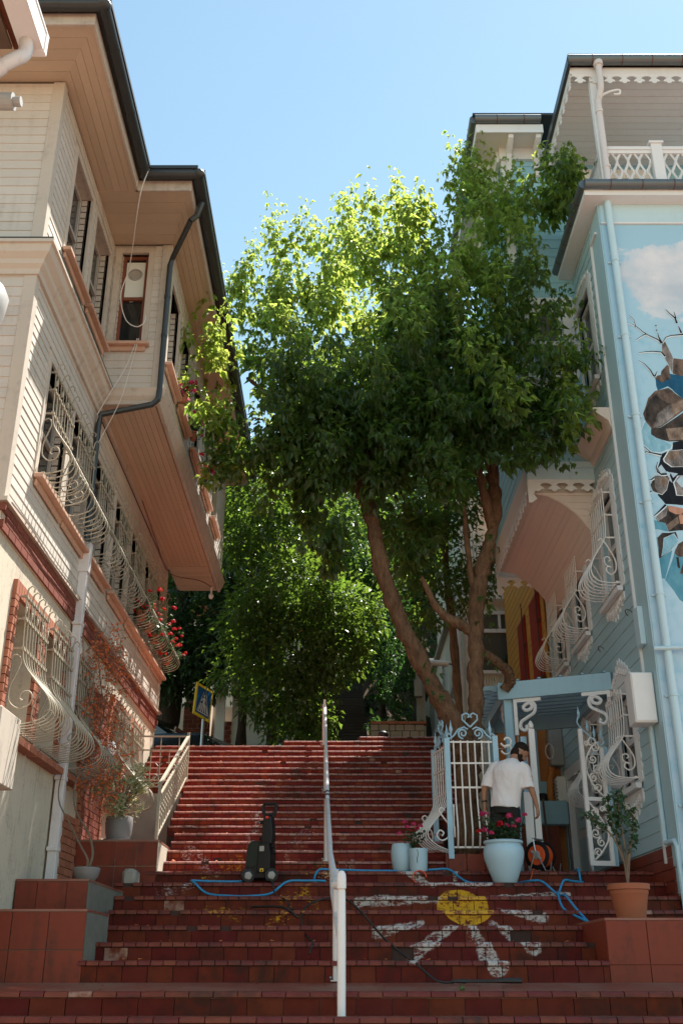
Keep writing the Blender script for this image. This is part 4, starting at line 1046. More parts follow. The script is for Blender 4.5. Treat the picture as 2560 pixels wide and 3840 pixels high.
siding(PR, RB, -18.16, -12.74, 1.36, 6.98, .178, grow(H_, .10), .02, 3.2, 6)
siding(PR, RB, -14.05, -12.74, 7.02, 10.48, .178, grow(HU_, .10), .02, 3.2, 6)
PR.build(rw)
MB().box(XR - .016, XR - .001, YR + .012, 12.69, 1.1, 10.5).build('corner_panel', 'blue_board', RH)
MB().box(XR - .05, XR - .003, 12.692, 12.735, 1.15, 10.15).build('trim_strip', 'lace_white', RH)
MB().box(XR - .05, XR - .0035, 12.40, 12.733, 10.12, 10.16).build('trim_strip', 'lace_white', RH)
MB().box(XR - .035, XR - .002, 18.1, 18.22, 1.2, 6.6).build('corner_board', 'blue_trim', RH)
# tiled plinth
PP = Pieces('plinth_tile', 'block_tile', 60)
for r_ in range(5):
    y = YR + .3
    while y < 15.9: PP.add(T(XR - .012, y + .19, 1.27 - r_ * .13), .03, .375, .122); y += .38
PP.build(rw)
for a, b_, c, d, hood in WIN:
    m_ = RB @ T(-(a + b_) / 2, 0, c); right_window(RH, m_, round(b_ - a, 2), round(d - c, 2), hood, .40 if c < 3 else .30, .42 if c < 3 else .30)
    grille(RH, m_ @ T(0, -.02, .0), .80, round((d - c) * .96, 2), 'right', 'grille_white', 8, 1.0, .0095)
a, b_, c, d = UPW; right_window(RH, RB @ T(-(a + b_) / 2, 0, c), round(b_ - a, 2), round(d - c, 2), False, .26, .22)
# door
a, b_, c, d = DOOR
dr = MB().box(-b_ + .02, -a - .02, .06, .11, c, d - .02).build('door', 'white_paint', RH, base=RB)
k_ = MB()
for z0, z1 in ((c + .15, c + .75), (c + .9, d - .2)): k_.box(-b_ + .18, -a - .18, .045, .058, z0, z1)
k_.build('door_panel', 'blue_trim', dr, base=RB)
k_ = MB(); k_.box(-b_ - .16, -b_ + .02, -.05, .05, c, d + .16); k_.box(-a - .02, -a + .16, -.05, .05, c, d + .16); k_.box(-b_ + .02, -a - .02, -.048, .05, d - .02, d + .16); k_.build('door_frame', 'lace_white', RH, base=RB)
# cornice on the facade, meter box, wall cable loops
moulding([(XR, 12.73, -1, 0), (XR, 14.10, -1, 0)], 0, 7.0, 7.32, [(0, -.02), (0, .05), (.35, .08), (.7, .22), (.8, .28), (1, .28), (1, -.02)], 'pink_board', RH)
mb = MB().box(XR - .30, XR - .025, 12.36, 12.66, 2.74, 3.36).build('meter_box', 'white_paint', RH, bevel=.01)
k_ = MB(); k_.box(XR - .285, XR - .04, 12.345, 12.358, 2.76, 3.34); k_.build('lid', 'white_paint', mb)
MB().box(XR - .09, XR - .018, 12.45, 12.66, 3.75, 4.25).build('junction_box', 'blue_trim', RH, bevel=.006)
for y, z in ((13.0, 4.33), (14.6, 4.30)):
    b = MB(); b.tube([(XR - .03 - .05 * math.sin(t * .6), y + .09 * math.cos(t * .6), z + .05 * math.sin(t * .6)) for t in range(11)], .006, 4); b.build('wire_loop', 'gutter_seam', RH)
b = MB(); b.tube(catmull([(XR - .03, 13.75, 7.50), (XR - .16, 13.6, 7.60), (XR - .05, 13.3, 7.52), (XR - .2, 13.55, 7.44), (XR - .04, 13.8, 7.42)], 5), .006, 4); b.build('wire_loop', 'red_plastic', RH)
# ------------------------------------------------------------------ front wall with the painting
k = NT('mural_sky'); P = k.pos(); sp = k.n('ShaderNodeSeparateXYZ'); k.l(P, sp.inputs[0]); X, Y_, Z = sp.outputs
n1 = k.noise(k.mapping(P, (1, 1, 1.3)), 1.5, 7, .6); n2 = k.noise(P, 5, 6)
c = k.ramp(k.math('MULTIPLY', k.math('SUBTRACT', Z, 3.0), .13), [(0.0, (.50, .66, .77)), (.45, (.40, .62, .74)), (.75, (.38, .60, .74)), (1.0, (.34, .56, .70))])
ex = k.math('DIVIDE', k.math('SUBTRACT', X, 4.85), 1.05); ez = k.math('DIVIDE', k.math('SUBTRACT', Z, 9.12), .62)
d = k.math('SQRT', k.math('ADD', k.math('MULTIPLY', ex, ex), k.math('MULTIPLY', ez, ez)))
cl = k.ramp(k.math('ADD', k.math('SUBTRACT', 1.15, d), k.math('MULTIPLY', k.math('SUBTRACT', n1, .5), 2.2)), [(.14, 0.0), (.24, .75), (.55, 1.0)])
cc = k.mix(k.ramp(n1, [(.35, 0.0), (.65, 1.0)]), (.52, .58, .66), (.74, .74, .78))
c = k.mix(cl, c, cc)
blu = k.ramp(k.math('MULTIPLY', n2, k.ramp(k.math('MULTIPLY', Z, .1), [(.55, 1.0), (.84, 1.0), (.86, 0.0)])), [(.50, 0.0), (.68, .55)])
c = k.mix(blu, c, (.24, .52, .66)); M['mural_sky'] = k.fin(c, .75, 0, .2)
def brush(name, a, b):
    k = NT(name); n = k.noise(k.mapping(k.pos(), (1.6, 1, .8), rot=(0, .6, 0)), 6.5, 7, .68)
    M[name] = k.fin(k.mix(k.ramp(n, [(.33, 0.0), (.66, 1.0)]), a, b), .75, 0, .2)
brush('mural_navy', (.012, .075, .15), (.02, .13, .24)); brush('mural_teal', (.16, .38, .50), (.34, .58, .68)); brush('mural_brown', (.035, .028, .025), (.22, .15, .115))
brush('mural_grey', (.05, .045, .045), (.34, .30, .28)); brush('mural_dark', (.010, .010, .013), (.09, .068, .055)); brush('mural_tan', (.11, .075, .055), (.36, .27, .21))
brush('mural_black', (.008, .009, .012), (.014, .017, .024)); brush('mural_ice', (.34, .50, .60), (.55, .66, .73)); brush('mural_salmon', (.42, .20, .13), (.62, .34, .24)); brush('mural_deep', (.075, .26, .36), (.14, .36, .46))
brush('mural_edge', (.60, .70, .76), (.80, .84, .86))
mw = MB().box(XR, 9.5, YR, YR + .2, -1.6, 10.5).build('front_wall', 'mural_sky', RH)
mats = ['mural_navy', 'mural_teal', 'mural_brown', 'mural_grey', 'mural_dark', 'mural_tan', 'mural_black', 'mural_ice', 'mural_salmon', 'mural_deep', 'mural_edge']
b = MB()
def wob(P):                                                # hand-painted outline: subdivide and wobble a little
    o = []
    for (x0, z0), (x1, z1) in zip(P, P[1:] + P[:1]):
        n = max(1, int(math.hypot(x1 - x0, z1 - z0) / .06))
        for i in range(n):
            t = i / n; q = noise.noise(Vector((x0 + (x1 - x0) * t, z0 + (z1 - z0) * t, 0)) * 7) * .014
            o.append((x0 + (x1 - x0) * t + q, z0 + (z1 - z0) * t + q * .7))
    return o
XM = max(p[0] for _, _, P in MURAL for p in P)             # the hole in the wall is painted about as wide again beyond the frame
for mat, layer, P in MURAL + [(m_, l_ + .1, [(2 * XM - p[0], p[1]) for p in P]) for m_, l_, P in MURAL]:
    y = YR - .0012 * layer; Q = wob(P)
    if mat in ('mural_ice', 'mural_grey', 'mural_brown', 'mural_tan', 'mural_deep', 'mural_teal') and layer < 3.5:
        cx = sum(p[0] for p in Q) / len(Q); cz = sum(p[1] for p in Q) / len(Q)
        if mat in ('mural_ice', 'mural_grey', 'mural_teal'):
            b.cur = mats.index('mural_edge'); b.add([(cx + (x - cx) * 1.05, y + .0005, cz + (z - cz) * 1.05) for x, z in Q], [tuple(range(len(Q)))])
    b.cur = mats.index(mat); b.add([(x, y, z) for x, z in Q], [tuple(range(len(Q)))])
def crack(P, w, y, mi, grow_=0, dz=0):
    P = [Vector((p[0], 0, p[1] + dz)) for p in P]; n = len(P); L = []; Rr = []
    for i, p in enumerate(P):
        d = (P[min(i + 1, n - 1)] - P[max(i - 1, 0)]).normalized(); s = Vector((-d.z, 0, d.x))
        ww = (w * (.25 + .75 * i / max(1, n - 1)) + grow_) / 2; L.append((p.x + s.x * ww, y, p.z + s.z * ww)); Rr.append((p.x - s.x * ww, y, p.z - s.z * ww))
    b.cur = mats.index(mi)
    for i in range(n - 1): b.add([L[i], L[i + 1], Rr[i + 1], Rr[i]], [(0, 1, 2, 3)])
for w_, P in CRACKS + [(w_, [(2 * XM - p[0], p[1]) for p in P]) for w_, P in CRACKS]:
    crack(P, w_, YR - .0062, 'mural_edge', .012, -.010); crack(P, w_, YR - .0070, 'mural_black')
b.build('painting', mats, mw)
MB().box(XR + .02, 9.5, YR - .012, YR - .0005, 10.16, 10.5).build('trim_board', 'blue_trim', RH); MB().box(XR, 9.5, YR - .03, YR - .001, 10.13, 10.158).build('trim_strip', 'lace_white', RH)
# rain pipe on the front corner with brackets
g = MB(); g.tube([(3.97, YR - .07, 10.55), (3.97, YR - .07, -1.5)], .052, 12); z = 9.4
while z > 0: g.tube([(3.97, YR - .07, z), (3.97, YR - .07, z + .04)], .06, 12); g.box(3.88, 4.06, YR - .03, YR - .008, z + .005, z + .035); z -= 1.28
g.build('rain_pipe', 'blue_trim', RH, smooth=True)
g = MB(); g.tube([(XR - .06, YR - .12, 3.58), (5.4, YR - .12, 3.62)], .028, 8); g.build('pipe', 'blue_trim', RH)
g = MB(); g.tube([(3.80, 12.60, 2.78), (3.80, 12.60, 1.42), (3.80, 12.58, 1.36)], .03, 8); g.tube([(3.80, 12.58, 1.37), (3.82, 12.3, 1.36), (3.82, 12.24, 1.30), (3.82, 12.22, .58)], .03, 8); g.build('pipe', 'blue_trim', RH)
# ------------------------------------------------------------------ roof terrace, balustrade, porch roof
MB().box(3.60, 9.5, 11.98, 14.05, 10.501, 10.60).build('terrace_floor', 'lace_white', RH)
g = MB()
def zgut(b, pts, r):
    b.cur = 0; b.tube(pts, r, 12)
    for p, q in zip(pts[:-1], pts[1:]):
        d = (Vector(q) - Vector(p)).normalized(); L = (Vector(q) - Vector(p)).length; kk = .38
        while kk < L: b.cur = 1; b.tube([Vector(p) + d * (kk - .008), Vector(p) + d * (kk + .008)], r * 1.05, 12); kk += .47
    b.cur = 0
zgut(g, [(3.60, 11.93, 10.66), (9.5, 11.93, 10.66)], .075); zgut(g, [(3.585, 11.93, 10.66), (3.585, 14.1, 10.66)], .075)
zgut(g, [(3.56, 11.88, 13.12), (9.5, 11.88, 13.12)], .085); zgut(g, [(2.32, 13.55, 13.55), (3.46, 13.55, 13.55)], .085); zgut(g, [(2.31, 13.55, 13.55), (2.31, 17.8, 13.55)], .085)
g.build('gutter', ['gutter_zinc', 'gutter_seam'], RH, smooth=True)
MB().box(3.55, 3.60, 11.85, 14.5, 13.0, 13.14).build('roof_edge', 'dark_gutter', RH)
MB().box(3.56, 9.5, 11.82, 14.6, 13.141, 13.19).build('porch_roof', 'dark_gutter', RH)
MB().box(3.601, 9.5, 11.97, 12.0, 12.92, 13.05).build('fascia', 'lace_white', RH); MB().box(3.601, 3.63, 12.001, 14.5, 12.92, 13.05).build('fascia', 'lace_white', RH)
PC = Pieces('ceiling_plank', 'ceiling_board', 40); y = 12.05
while y < 14.4: PC.add(T(6.55, y + .07, 12.98 + U(-.002, .002)), 5.8, .134, .03, 9); y += .142
MB().box(3.64, 9.5, 12.01, 14.5, 13.0, 13.1).build('ceiling', 'ceiling_board', RH); PC.build(rw)
b = MB(); lace(b, T(3.63, 11.985, 12.93), 5.6); lace(b, T(3.615, 12.0, 12.93) @ RZ(90), 2.4); b.build('fretwork', 'lace_white', RH)
b = MB(); b.box(3.90, 4.0, 12.0, 12.1, 10.6, 12.92)
for m_ in (T(4.0, 12.05, 12.72), ): b.tube(catmull([(4.0, 12.05, 12.2), (4.05, 12.05, 12.5), (4.2, 12.05, 12.62), (4.36, 12.05, 12.66), (4.36, 12.05, 12.58), (4.27, 12.05, 12.57)], 4), .022, 6)
b.build('porch_post', 'lace_white', RH, bevel=.006)
g = MB(); g.tube([(4.03, 11.87, 13.06), (4.03, 11.87, 12.98)], .075, 10); g.tube(catmull([(4.03, 11.87, 13.0), (4.03, 11.88, 12.62), (4.02, 11.91, 12.5), (3.99, 11.96, 12.36), (3.98, 11.97, 12.2), (3.97, 11.97, 10.7)], 4), .05, 10)
for z in (12.1, 11.0): g.tube([(3.98, 11.97, z), (3.98, 11.97, z + .04)], .062, 10)
g.build('rain_pipe', 'pipe_white', RH, smooth=True)
bal = MB(); bal.box(3.93, 9.5, 12.0, 12.09, 11.40, 11.46); bal.box(3.93, 9.5, 12.015, 12.075, 11.34, 11.398); bal.box(3.93, 9.5, 12.0, 12.08, 10.601, 10.66)
for x in (4.70, 5.62, 6.5, 7.4): bal.box(x, x + .16, 11.98, 12.10, 10.601, 11.50); bal.box(x - .03, x + .19, 11.96, 12.12, 11.501, 11.54)
bal.box(3.92, 3.98, 12.1, 14.0, 11.40, 11.46); bal.box(3.92, 3.97, 12.1, 14.0, 10.601, 10.66)
balo = bal.build('balustrade', 'lace_white', RH)
def bshape():
    b = MB()
    for s in (-1, 1):
        P = [(s * .02, 0), (s * .075, .10), (s * .085, .17), (s * .05, .27), (s * .022, .33), (s * .022, .37), (s * .05, .43), (s * .085, .53), (s * .075, .60), (s * .02, .70)]
        b.tube([(p[0], 0, p[1]) for p in [tuple(q)[:2] for q in catmull([(p[0], p[1], 0) for p in P], 3)]], .024, 4, flat=.7)
    return b.mesh('baluster', 'lace_white', smooth=True)
bsm = bshape()
for x0, x1 in ((4.0, 4.68), (4.88, 5.60), (5.8, 6.48), (6.68, 7.38)):
    n = 4
    for i in range(n): inst('baluster', bsm, balo, T(x0 + (x1 - x0) * (i + .5) / n, 12.045, 10.655))
for i in range(10): inst('baluster', bsm, balo, T(3.945, 12.2 + i * .185, 10.655) @ RZ(90))
# back wall of the terrace and the boxed out wing over the stairs
WX, WY0, WY1 = 2.84, 14.05, 17.5
FWg = T(0, WY0, 0); WWIN = (3.02, 3.60, 8.62, 10.0)
w = MB(); wall_holes(w, WX, 9.5, 7.0, 13.35, [WWIN, (4.3, 5.2, 10.7, 12.6)], .0, .2); fwg = w.build('wall', 'blue_board_bright', RH, base=FWg)
MB().box(4.3, 5.2, 14.2, 14.22, 10.7, 12.6).build('door', 'glass_light', RH); k_ = MB(); k_.box(4.18, 4.299, 14.0, 14.1, 10.6, 12.7); k_.box(5.201, 5.32, 14.0, 14.1, 10.6, 12.7); k_.box(4.1, 5.4, 13.98, 14.1, 12.62, 12.82); k_.box(4.7, 4.78, 14.1, 14.18, 10.6, 12.6); k_.build('door_frame', 'lace_white', RH)
MB().box(WX, WX + .2, WY0 + .201, WY1, 7.0, 13.35).build('wall', 'blue_board_bright', RH)
MB().box(WX + .2, 9, WY1 - .2, WY1, 6.9, 13.3).build('wall', 'blue_board_bright', RH)
PW = Pieces('board', 'blue_board_bright', 110)
siding(PW, FWg, WX + .12, 9.4, 7.06, 13.3, .178, grow([WWIN], .08) + [(4.15, 5.35, 10.6, 12.75)], .02, 3.2, 6)
siding(PW, T(WX, 0, 0) @ RIGHT, -WY1, -WY0 - .11, 7.06, 13.3, .178, [], .02, 3.2, 6)
PW.build(fwg)
b = MB(); b.box(WX - .03, WX + .10, WY0 - .03, WY0 + .10, 7.0, 13.2); b.build('corner_board', 'lace_white', RH)
a, b_, c, d = WWIN; right_window(RH, FWg @ T((a + b_) / 2, 0, c), b_ - a, d - c, False, 0, .36)
# wing cornice, soffits and corbels
MB().box(2.36, 3.5, 13.60, 18, 13.30, 13.36).build('eave_soffit', 'ceiling_board', RH)
MB().box(2.34, 3.5, 13.575, 13.60, 13.28, 13.46).build('fascia', 'lace_white', RH); MB().box(2.335, 2.36, 13.601, 18, 13.28, 13.46).build('fascia', 'lace_white', RH)
MB().box(2.28, 4.2, 13.5, 18, 13.60, 13.65).build('roof', 'dark_gutter', RH)
b = MB(); b.box(WX - .06, 3.85, WY0 - .08, WY0 - .001, 13.05, 13.30); b.box(WX - .10, WX - .031, WY0 - .0, 17.4, 13.05, 13.30); b.build('cornice', 'lace_white', RH)
CP = [(0, 0), (0, -.62), (-.05, -.60), (-.07, -.42), (-.16, -.22), (-.34, -.12), (-.40, -.08), (-.42, 0)]
for x in (WX + .10, 3.42): b = MB(); b.prism([(p[0], 13.3 + p[1]) for p in CP], -.045, .045, T(x, WY0 - .02, 0) @ RZ(90)); b.build('corbel', 'lace_white', RH, bevel=.006)
for y in (WY0 + .35, 15.5, 16.8): b = MB(); b.prism([(p[0] * 1.0, 13.3 + p[1] * 1.5) for p in CP], -.06, .06, T(WX - .03, y, 0)); b.build('corbel', 'lace_white', RH, bevel=.006)
# wing underside: cove of narrow boards, lace, blue end beam
cove = [(3.845, 5.78), (3.72, 6.02), (3.55, 6.26), (3.35, 6.45), (3.12, 6.58), (2.86, 6.63)]
b = MB(); b.prism(cove + [(2.86, 6.97), (3.845, 6.97)], WY0 + .06, WY1); b.build('cove_core', 'cream_trim', RH)
PK = Pieces('soffit_plank', 'pink_board', 60)
arc = []
for (x0, z0), (x1, z1) in zip(cove[:-1], cove[1:]):
    n = max(1, round(math.hypot(x1 - x0, z1 - z0) / .088))
    for i in range(n):
        a_ = (x0 + (x1 - x0) * i / n, z0 + (z1 - z0) * i / n); e_ = (x0 + (x1 - x0) * (i + 1) / n, z0 + (z1 - z0) * (i + 1) / n)
        L = math.hypot(e_[0] - a_[0], e_[1] - a_[1]); an = math.degrees(math.atan2(e_[1] - a_[1], e_[0] - a_[0]))
        PK.add(T((a_[0] + e_[0]) / 2, (WY0 + WY1) / 2 + .04, (a_[1] + e_[1]) / 2) @ RY(-an), L - .004, WY1 - WY0 - .04, .026)
def cx_(z):
    for (x0, z0), (x1, z1) in zip(cove[:-1], cove[1:]):
        if z0 <= z <= z1: return x0 + (x1 - x0) * (z - z0) / (z1 - z0)
    return cove[-1][0] if z > cove[-1][1] else cove[0][0]
z = 5.80
while z < 6.62:
    z1 = min(z + .11, 6.62); MB().prism([(cx_(z), z), (3.845, z), (3.845, z1 - .005), (cx_(z1 - .005), z1 - .005)], WY0 + .045 + U(0, .004), WY0 + .07).build('board', 'pink_board', fwg); z += .11
PK.build(fwg)
b = MB(); b.box(WX - .03, XR, WY0 - .05, WY0 + .04, 6.80, 7.06); b.box(WX - .06, XR, WY0 - .09, WY0 - .05, 6.98, 7.08); b.build('beam', 'blue_trim', RH)
b = MB(); b.box(WX - .03, WX + .03, WY0 + .041, WY1, 6.62, 7.06); b.build('beam', 'pink_board', RH)
b = MB(); b.box(WX - .04, XR - .02, WY1 - .04, WY1 + .06, 6.52, 6.72); b.build('beam', 'blue_trim', RH)
b = MB(); lace(b, T(WX, WY0 - .03, 6.80), XR - WX - .02); lace(b, T(WX - .035, WY1, 6.66) @ RZ(-90), WY1 - WY0 - .1); lace(b, T(WX, WY1 + .02, 6.52), XR - WX - .06)
b.build('fretwork', 'lace_white', RH)
for y in (WY0 - .03, WY1 + .0):
    b = MB(); b.prism([(0, 0), (.10, 0), (.10, -.10), (.14, -.18), (.08, -.28), (.13, -.36), (.05, -.42), (0, -.42)], -.012, .012, T(WX - .03, y, 6.84 if y < 15 else 6.6)); b.build('drop_bracket', 'lace_white', RH)
# ------------------------------------------------------------------ pergola over the yard door
PG = thing('pergola', 'light blue wooden pergola over the yard entrance of the blue house', 'pergola', (3.1, 15.8, 1.2))
PX0, PX1, PY0, PY1, PZ = 2.36, 3.83, 14.78, 16.9, 3.62
MB().box(PX0 + .0, PX0 + .13, PY0 + .01, PY0 + .14, 1.2, PZ - .002).build('post', 'pergola_blue', PG, bevel=.006)
MB().box(PX0 + .0, PX0 + .13, PY1 - .14, PY1, 1.2, PZ - .002).build('post', 'pergola_blue', PG, bevel=.006)
SK = .40                                     # the front beam and the rafters run askew to the house wall
def pq(x, y): return y - (x - PX0) * SK
def skbeam(y, x0, x1, z0, z1, t):
    b = MB(); b.add([(x0, pq(x0, y), z0), (x1, pq(x1, y), z0), (x1, pq(x1, y) + t, z0), (x0, pq(x0, y) + t, z0), (x0, pq(x0, y), z1), (x1, pq(x1, y), z1), (x1, pq(x1, y) + t, z1), (x0, pq(x0, y) + t, z1)],
          [(0, 3, 2, 1), (4, 5, 6, 7), (0, 1, 5, 4), (1, 2, 6, 5), (2, 3, 7, 6), (3, 0, 4, 7)]); b.build('beam', 'pergola_blue', PG, bevel=.004)
skbeam(PY0 - .05, PX0 - .08, PX1 - .04, PZ - .02, PZ + .23, .05); skbeam(PY1 + .05, PX0 - .02, PX1 - .06, PZ - .06, PZ + .16, .06)
MB().box(PX0 + .0, PX0 + .10, PY0 + .02, PY1, PZ, PZ + .14).build('beam', 'pergola_blue', PG)
MB().box(PX1 - .10, PX1 - .02, pq(PX1, PY0) + .06, PY1 - .5, PZ + .0, PZ + .12).build('beam', 'pergola_blue', PG)
def rafter():
    P = [(PX1 + .02 - PX0, 0), (.0, 0), (-.10, .0), (-.16, .035), (-.24, .03), (-.30, .06), (-.32, .085), (-.28, .10), (PX1 + .02 - PX0, .12)]
    return MB().prism(P, -.025, .025).mesh('rafter', 'pergola_blue')
rm = rafter()
for i in range(9): inst('rafter', rm, PG, T(PX0, PY0 + .16 + i * (PY1 - PY0 - .22) / 8, PZ + .142) @ RZ(-21.8))
for i in range(5): MB().box(PX0 + .2 + i * .29, PX0 + .24 + i * .29, pq(PX0 + .2 + i * .29, PY0) + .05, PY1 - .5, PZ + .265, PZ + .285).build('batten', 'pergola_blue', PG)
def scrollbracket(m, s):
    b = MB(); b.mbox(m, 0, .40, -.02, .02, -.05, 0); b.mbox(m, 0, .05, -.0185, .0185, -.52, -.051)
    P = catmull([(.16, 0, -.10), (.14, 0, -.13), (.17, 0, -.17), (.24, 0, -.16), (.27, 0, -.11), (.24, 0, -.07)][::-1] + [(.20, 0, -.075), (.27, 0, -.06), (.31, 0, -.12), (.29, 0, -.21), (.20, 0, -.27), (.10, 0, -.33), (.08, 0, -.41), (.13, 0, -.46), (.18, 0, -.43), (.16, 0, -.39)], 4)
    b.tube([m @ Vector((x, y, z)) for x, y, z in P], .026, 6); b.build('scroll_bracket', 'lace_white', PG, smooth=True)
scrollbracket(T(PX0 + .132, PY0 - .04, PZ - .022) @ RZ(-21.8), 1); scrollbracket(T(PX1 - .06, pq(PX1 - .06, PY0) - .02, PZ - .022) @ RZ(158.2), -1)
scrollbracket(T(PX0 + .05, PY0 + .142, PZ - .002) @ RZ(90), 1)
# ------------------------------------------------------------------ tree planter and its bulging railings
pl = thing('planter', 'low red tiled planter round the foot of the tree', 'planter', (1.72, 14.2, 1.12)); pl['kind'] = 'thing'
MB().box(1.36, 2.06, 13.76, 14.72, 1.1, 1.36).build('soil_bed', 'soil', pl)
PT = Pieces('tile', 'block_tile', 40)
x = 1.36
while x < 2.02: PT.add(T(x + .115, 13.745, 1.235), .222, .03, .245); x += .232
y = 13.75
while y < 14.6: PT.add(T(1.345, y + .115, 1.235), .03, .222, .245); PT.add(T(2.075, y + .115, 1.235), .03, .222, .245); y += .232
PT.build(pl)
def bulge_panel(parent, base, w, h, nb, bars='grille_white', out=1.0, r=.011):
    prof = catmull([(0, -.01, h), (0, -.01, h * .75), (0, -.015, h * .55), (0, -.06 * out, h * .40), (0, -.20 * out, h * .24), (0, -.25 * out, h * .14), (0, -.16 * out, h * .05), (0, -.02, .0)], 4)
    bar = MB().tube(prof, r, 5).mesh('bar', bars, smooth='all')
    for i in range(nb): inst('bar', bar, parent, base @ T(-w / 2 + w * (i + .5) / nb, 0, 0))
    b = MB()
    for v in (.0, .985, .78, .55): b.bar((-w / 2, -.012, v * h), (w / 2, -.012, v * h), .014, .022)
    o = b.build('rail', bars, parent, base=base)
    sc = catmull([(0, -.08, h * .36), (0, -.11, h * .385), (0, -.14, h * .36), (0, -.10, h * .30), (0, -.04, h * .22), (0, -.05, h * .13), (0, -.12, h * .09), (0, -.17, h * .13), (0, -.14, h * .18), (0, -.10, h * .16), (0, -.12, h * .13)], 4)
    for s in (-1, 1):
        q = MB(); q.tube([(s * w / 2 * .97, y * out, z) for _, y, z in sc], .011, 5); q.build('scroll', bars, parent, base=base, smooth='all')
def crestwork(parent, base, w, mat):
    b = MB(); q = w / 2
    for s in (-1, 1):
        b.tube([(s * p[0], 0, p[1]) for p in spiral((.10, .085), .07, .015, -90, 1.4, 18)], .012, 5)
        b.tube([(s * p[0], 0, p[1]) for p in [(.03, .14), (.08, .17), (.16, .14), (.22, .06), (.27, .02), (.31, .03), (.31, .07), (.28, .085), (.27, .06)]], .012, 5)
        b.tube([(s * x, 0, z) for x, z in [(.0, .17), (.05, .22), (.10, .27), (.10, .33), (.05, .36), (.015, .34), (.01, .31), (.03, .30)]], .012, 5)
        b.lathe([(.002, 0), (.012, .02), (.028, .07), (.012, .13), (.001, .20)], 6, (s * q * .84, 0, .07)); b.tube([(s * q * .84, 0, 0), (s * q * .84, 0, .09)], .008, 4)
    b.build('crest', mat, parent, base=base, smooth=True)
TF = thing('tree_fence', 'white bulging railing with blue posts and heart scroll crest round the tree', 'railing', (1.72, 14.1, 1.36))
for x, y, z in ((1.40, 13.74, 2.83), (2.04, 13.74, 2.86), (1.29, 14.55, 2.83)): MB().box(x - .035, x + .035, y - .03, y + .03, 1.30, z).build('post', 'gate_blue', TF)
bulge_panel(TF, T(1.72, 13.74, 1.44), .56, 1.36, 6, out=.45); crestwork(TF, T(1.72, 13.74, 2.81), .62, 'gate_blue')
bulge_panel(TF, T(1.365, 14.15, 1.40) @ RZ(-78), .80, 1.38, 8, out=1.35, r=.009); crestwork(TF, T(1.365, 14.15, 2.79) @ RZ(102), .62, 'gate_blue')
b = MB()
for s, z in ((1, 2.80), (-1, 2.70)): b.tube([(2.20 + x, 13.76, z + zz) for x, zz in spiral((0, 0), .085, .03, 200, .9, 14)], .013, 5)
b.build('scroll', 'grille_white', TF)
# ------------------------------------------------------------------ the gate: open left leaf seen edge on behind the man, right leaf with scrollwork
GT = thing('yard_gate', 'blue gate posts and white edge-on gate leaf behind the man', 'gate', (2.55, 14.3, 1.2))
MB().box(2.49, 2.57, 14.34, 14.42, 1.2, 2.98).build('post', 'gate_blue', GT); MB().box(2.575, 2.655, 14.16, 14.22, 1.2, 3.05).build('leaf_edge', 'white_paint', GT); MB().box(2.45, 2.56, 14.18, 14.21, 1.22, 2.2).build('leaf_panel', 'white_paint', GT)
b = MB(); b.lathe([(.001, 0), (.035, .02), (.04, .06), (.02, .10), (.001, .12)], 10, (2.615, 14.19, 3.05)); b.build('cap', 'white_paint', GT)
GR = thing('gate_leaf', 'narrow white gate leaf filled with scrolls and topped by blue spears', 'gate', (3.35, 14.0, 1.25))
GA = T(3.20, 13.92, 1.235) @ RZ(12); gw, gh = .34, 1.66
b = MB(); b.box(0, .055, -.02, .02, 0, gh + .10); b.box(gw - .05, gw, -.02, .02, 0, gh - .14); b.box(.055, gw - .05, -.018, .018, 0, .06); b.box(.055, gw - .05, -.018, .018, gh * .49, gh * .49 + .05)
b.build('frame', 'white_paint', GR, base=GA)
b = MB()
def sc2(c, r, a, t, turn=1.3, rr=.011): b.tube([(x, 0, z) for x, z in spiral(c, r, r * .25, a, turn, 16)], rr, 5)
for v0, v1 in ((.07, gh * .48), (gh * .53, gh * 1.0)):
    H = v1 - v0; xl, xr = .06, gw - .055; mid = (xl + xr) / 2
    big = [(xl, v0 + H * 1.0), (mid - .02, v0 + H * .84), (xr - .01, v0 + H * .55), (xr, v0 + H * .35), (mid, v0 + H * .12), (xl + .01, v0)]
    if v0 > .5: big = [(xr, v0), (mid, v0 + H * .14), (xl + .015, v0 + H * .40), (xl + .02, v0 + H * .6), (mid, v0 + H * .82), (xr, v0 + H * .92)]
    b.tube([(p[0], 0, p[1]) for p in catmull([(q[0], q[1], 0) for q in big], 5)], .012, 5)
    s = 1 if v0 < .5 else -1
    for i, (fx, fz, r_) in enumerate(((.28, .82, .066), (.50, .62, .060), (.26, .46, .068), (.55, .30, .058), (.30, .13, .060), (.80, .88, .04))):
        x = xl + (xr - xl) * (fx if s > 0 else 1 - fx); z = v0 + H * fz
        sc2((x, z), r_, 90 + 120 * i, 0, 1.35 * (1 if i % 2 else -1))
if True: b.tube([(x, 0, z) for x, z in spiral((gw * .55, gh * .96), .055, .05, 0, 1.05, 16)], .011, 5)
b.build('scrollwork', 'grille_white', GR, base=GA, smooth=True)
b = MB(); b.tube([(p[0], 0, p[1]) for p in catmull([(.02, gh + .26, 0), (.0, gh + .20, 0), (.03, gh + .13, 0), (.12, gh + .05, 0), (.22, gh - .04, 0), (.30, gh - .10, 0), (.36, gh - .08, 0), (.35, gh - .03, 0)], 4)], .011, 5)
for x, z in ((.03, .28), (.14, .10), (.23, .02), (.33, .0)): b.lathe([(.002, 0), (.010, .02), (.024, .07), (.010, .12), (.001, .18)], 6, (x, 0, gh + z - .04))
b.build('crest', 'gate_blue', GR, base=GA)
MB().box(.345, .41, .02, .08, 0, gh - .12).build('post', 'gate_blue', GR, base=GA)
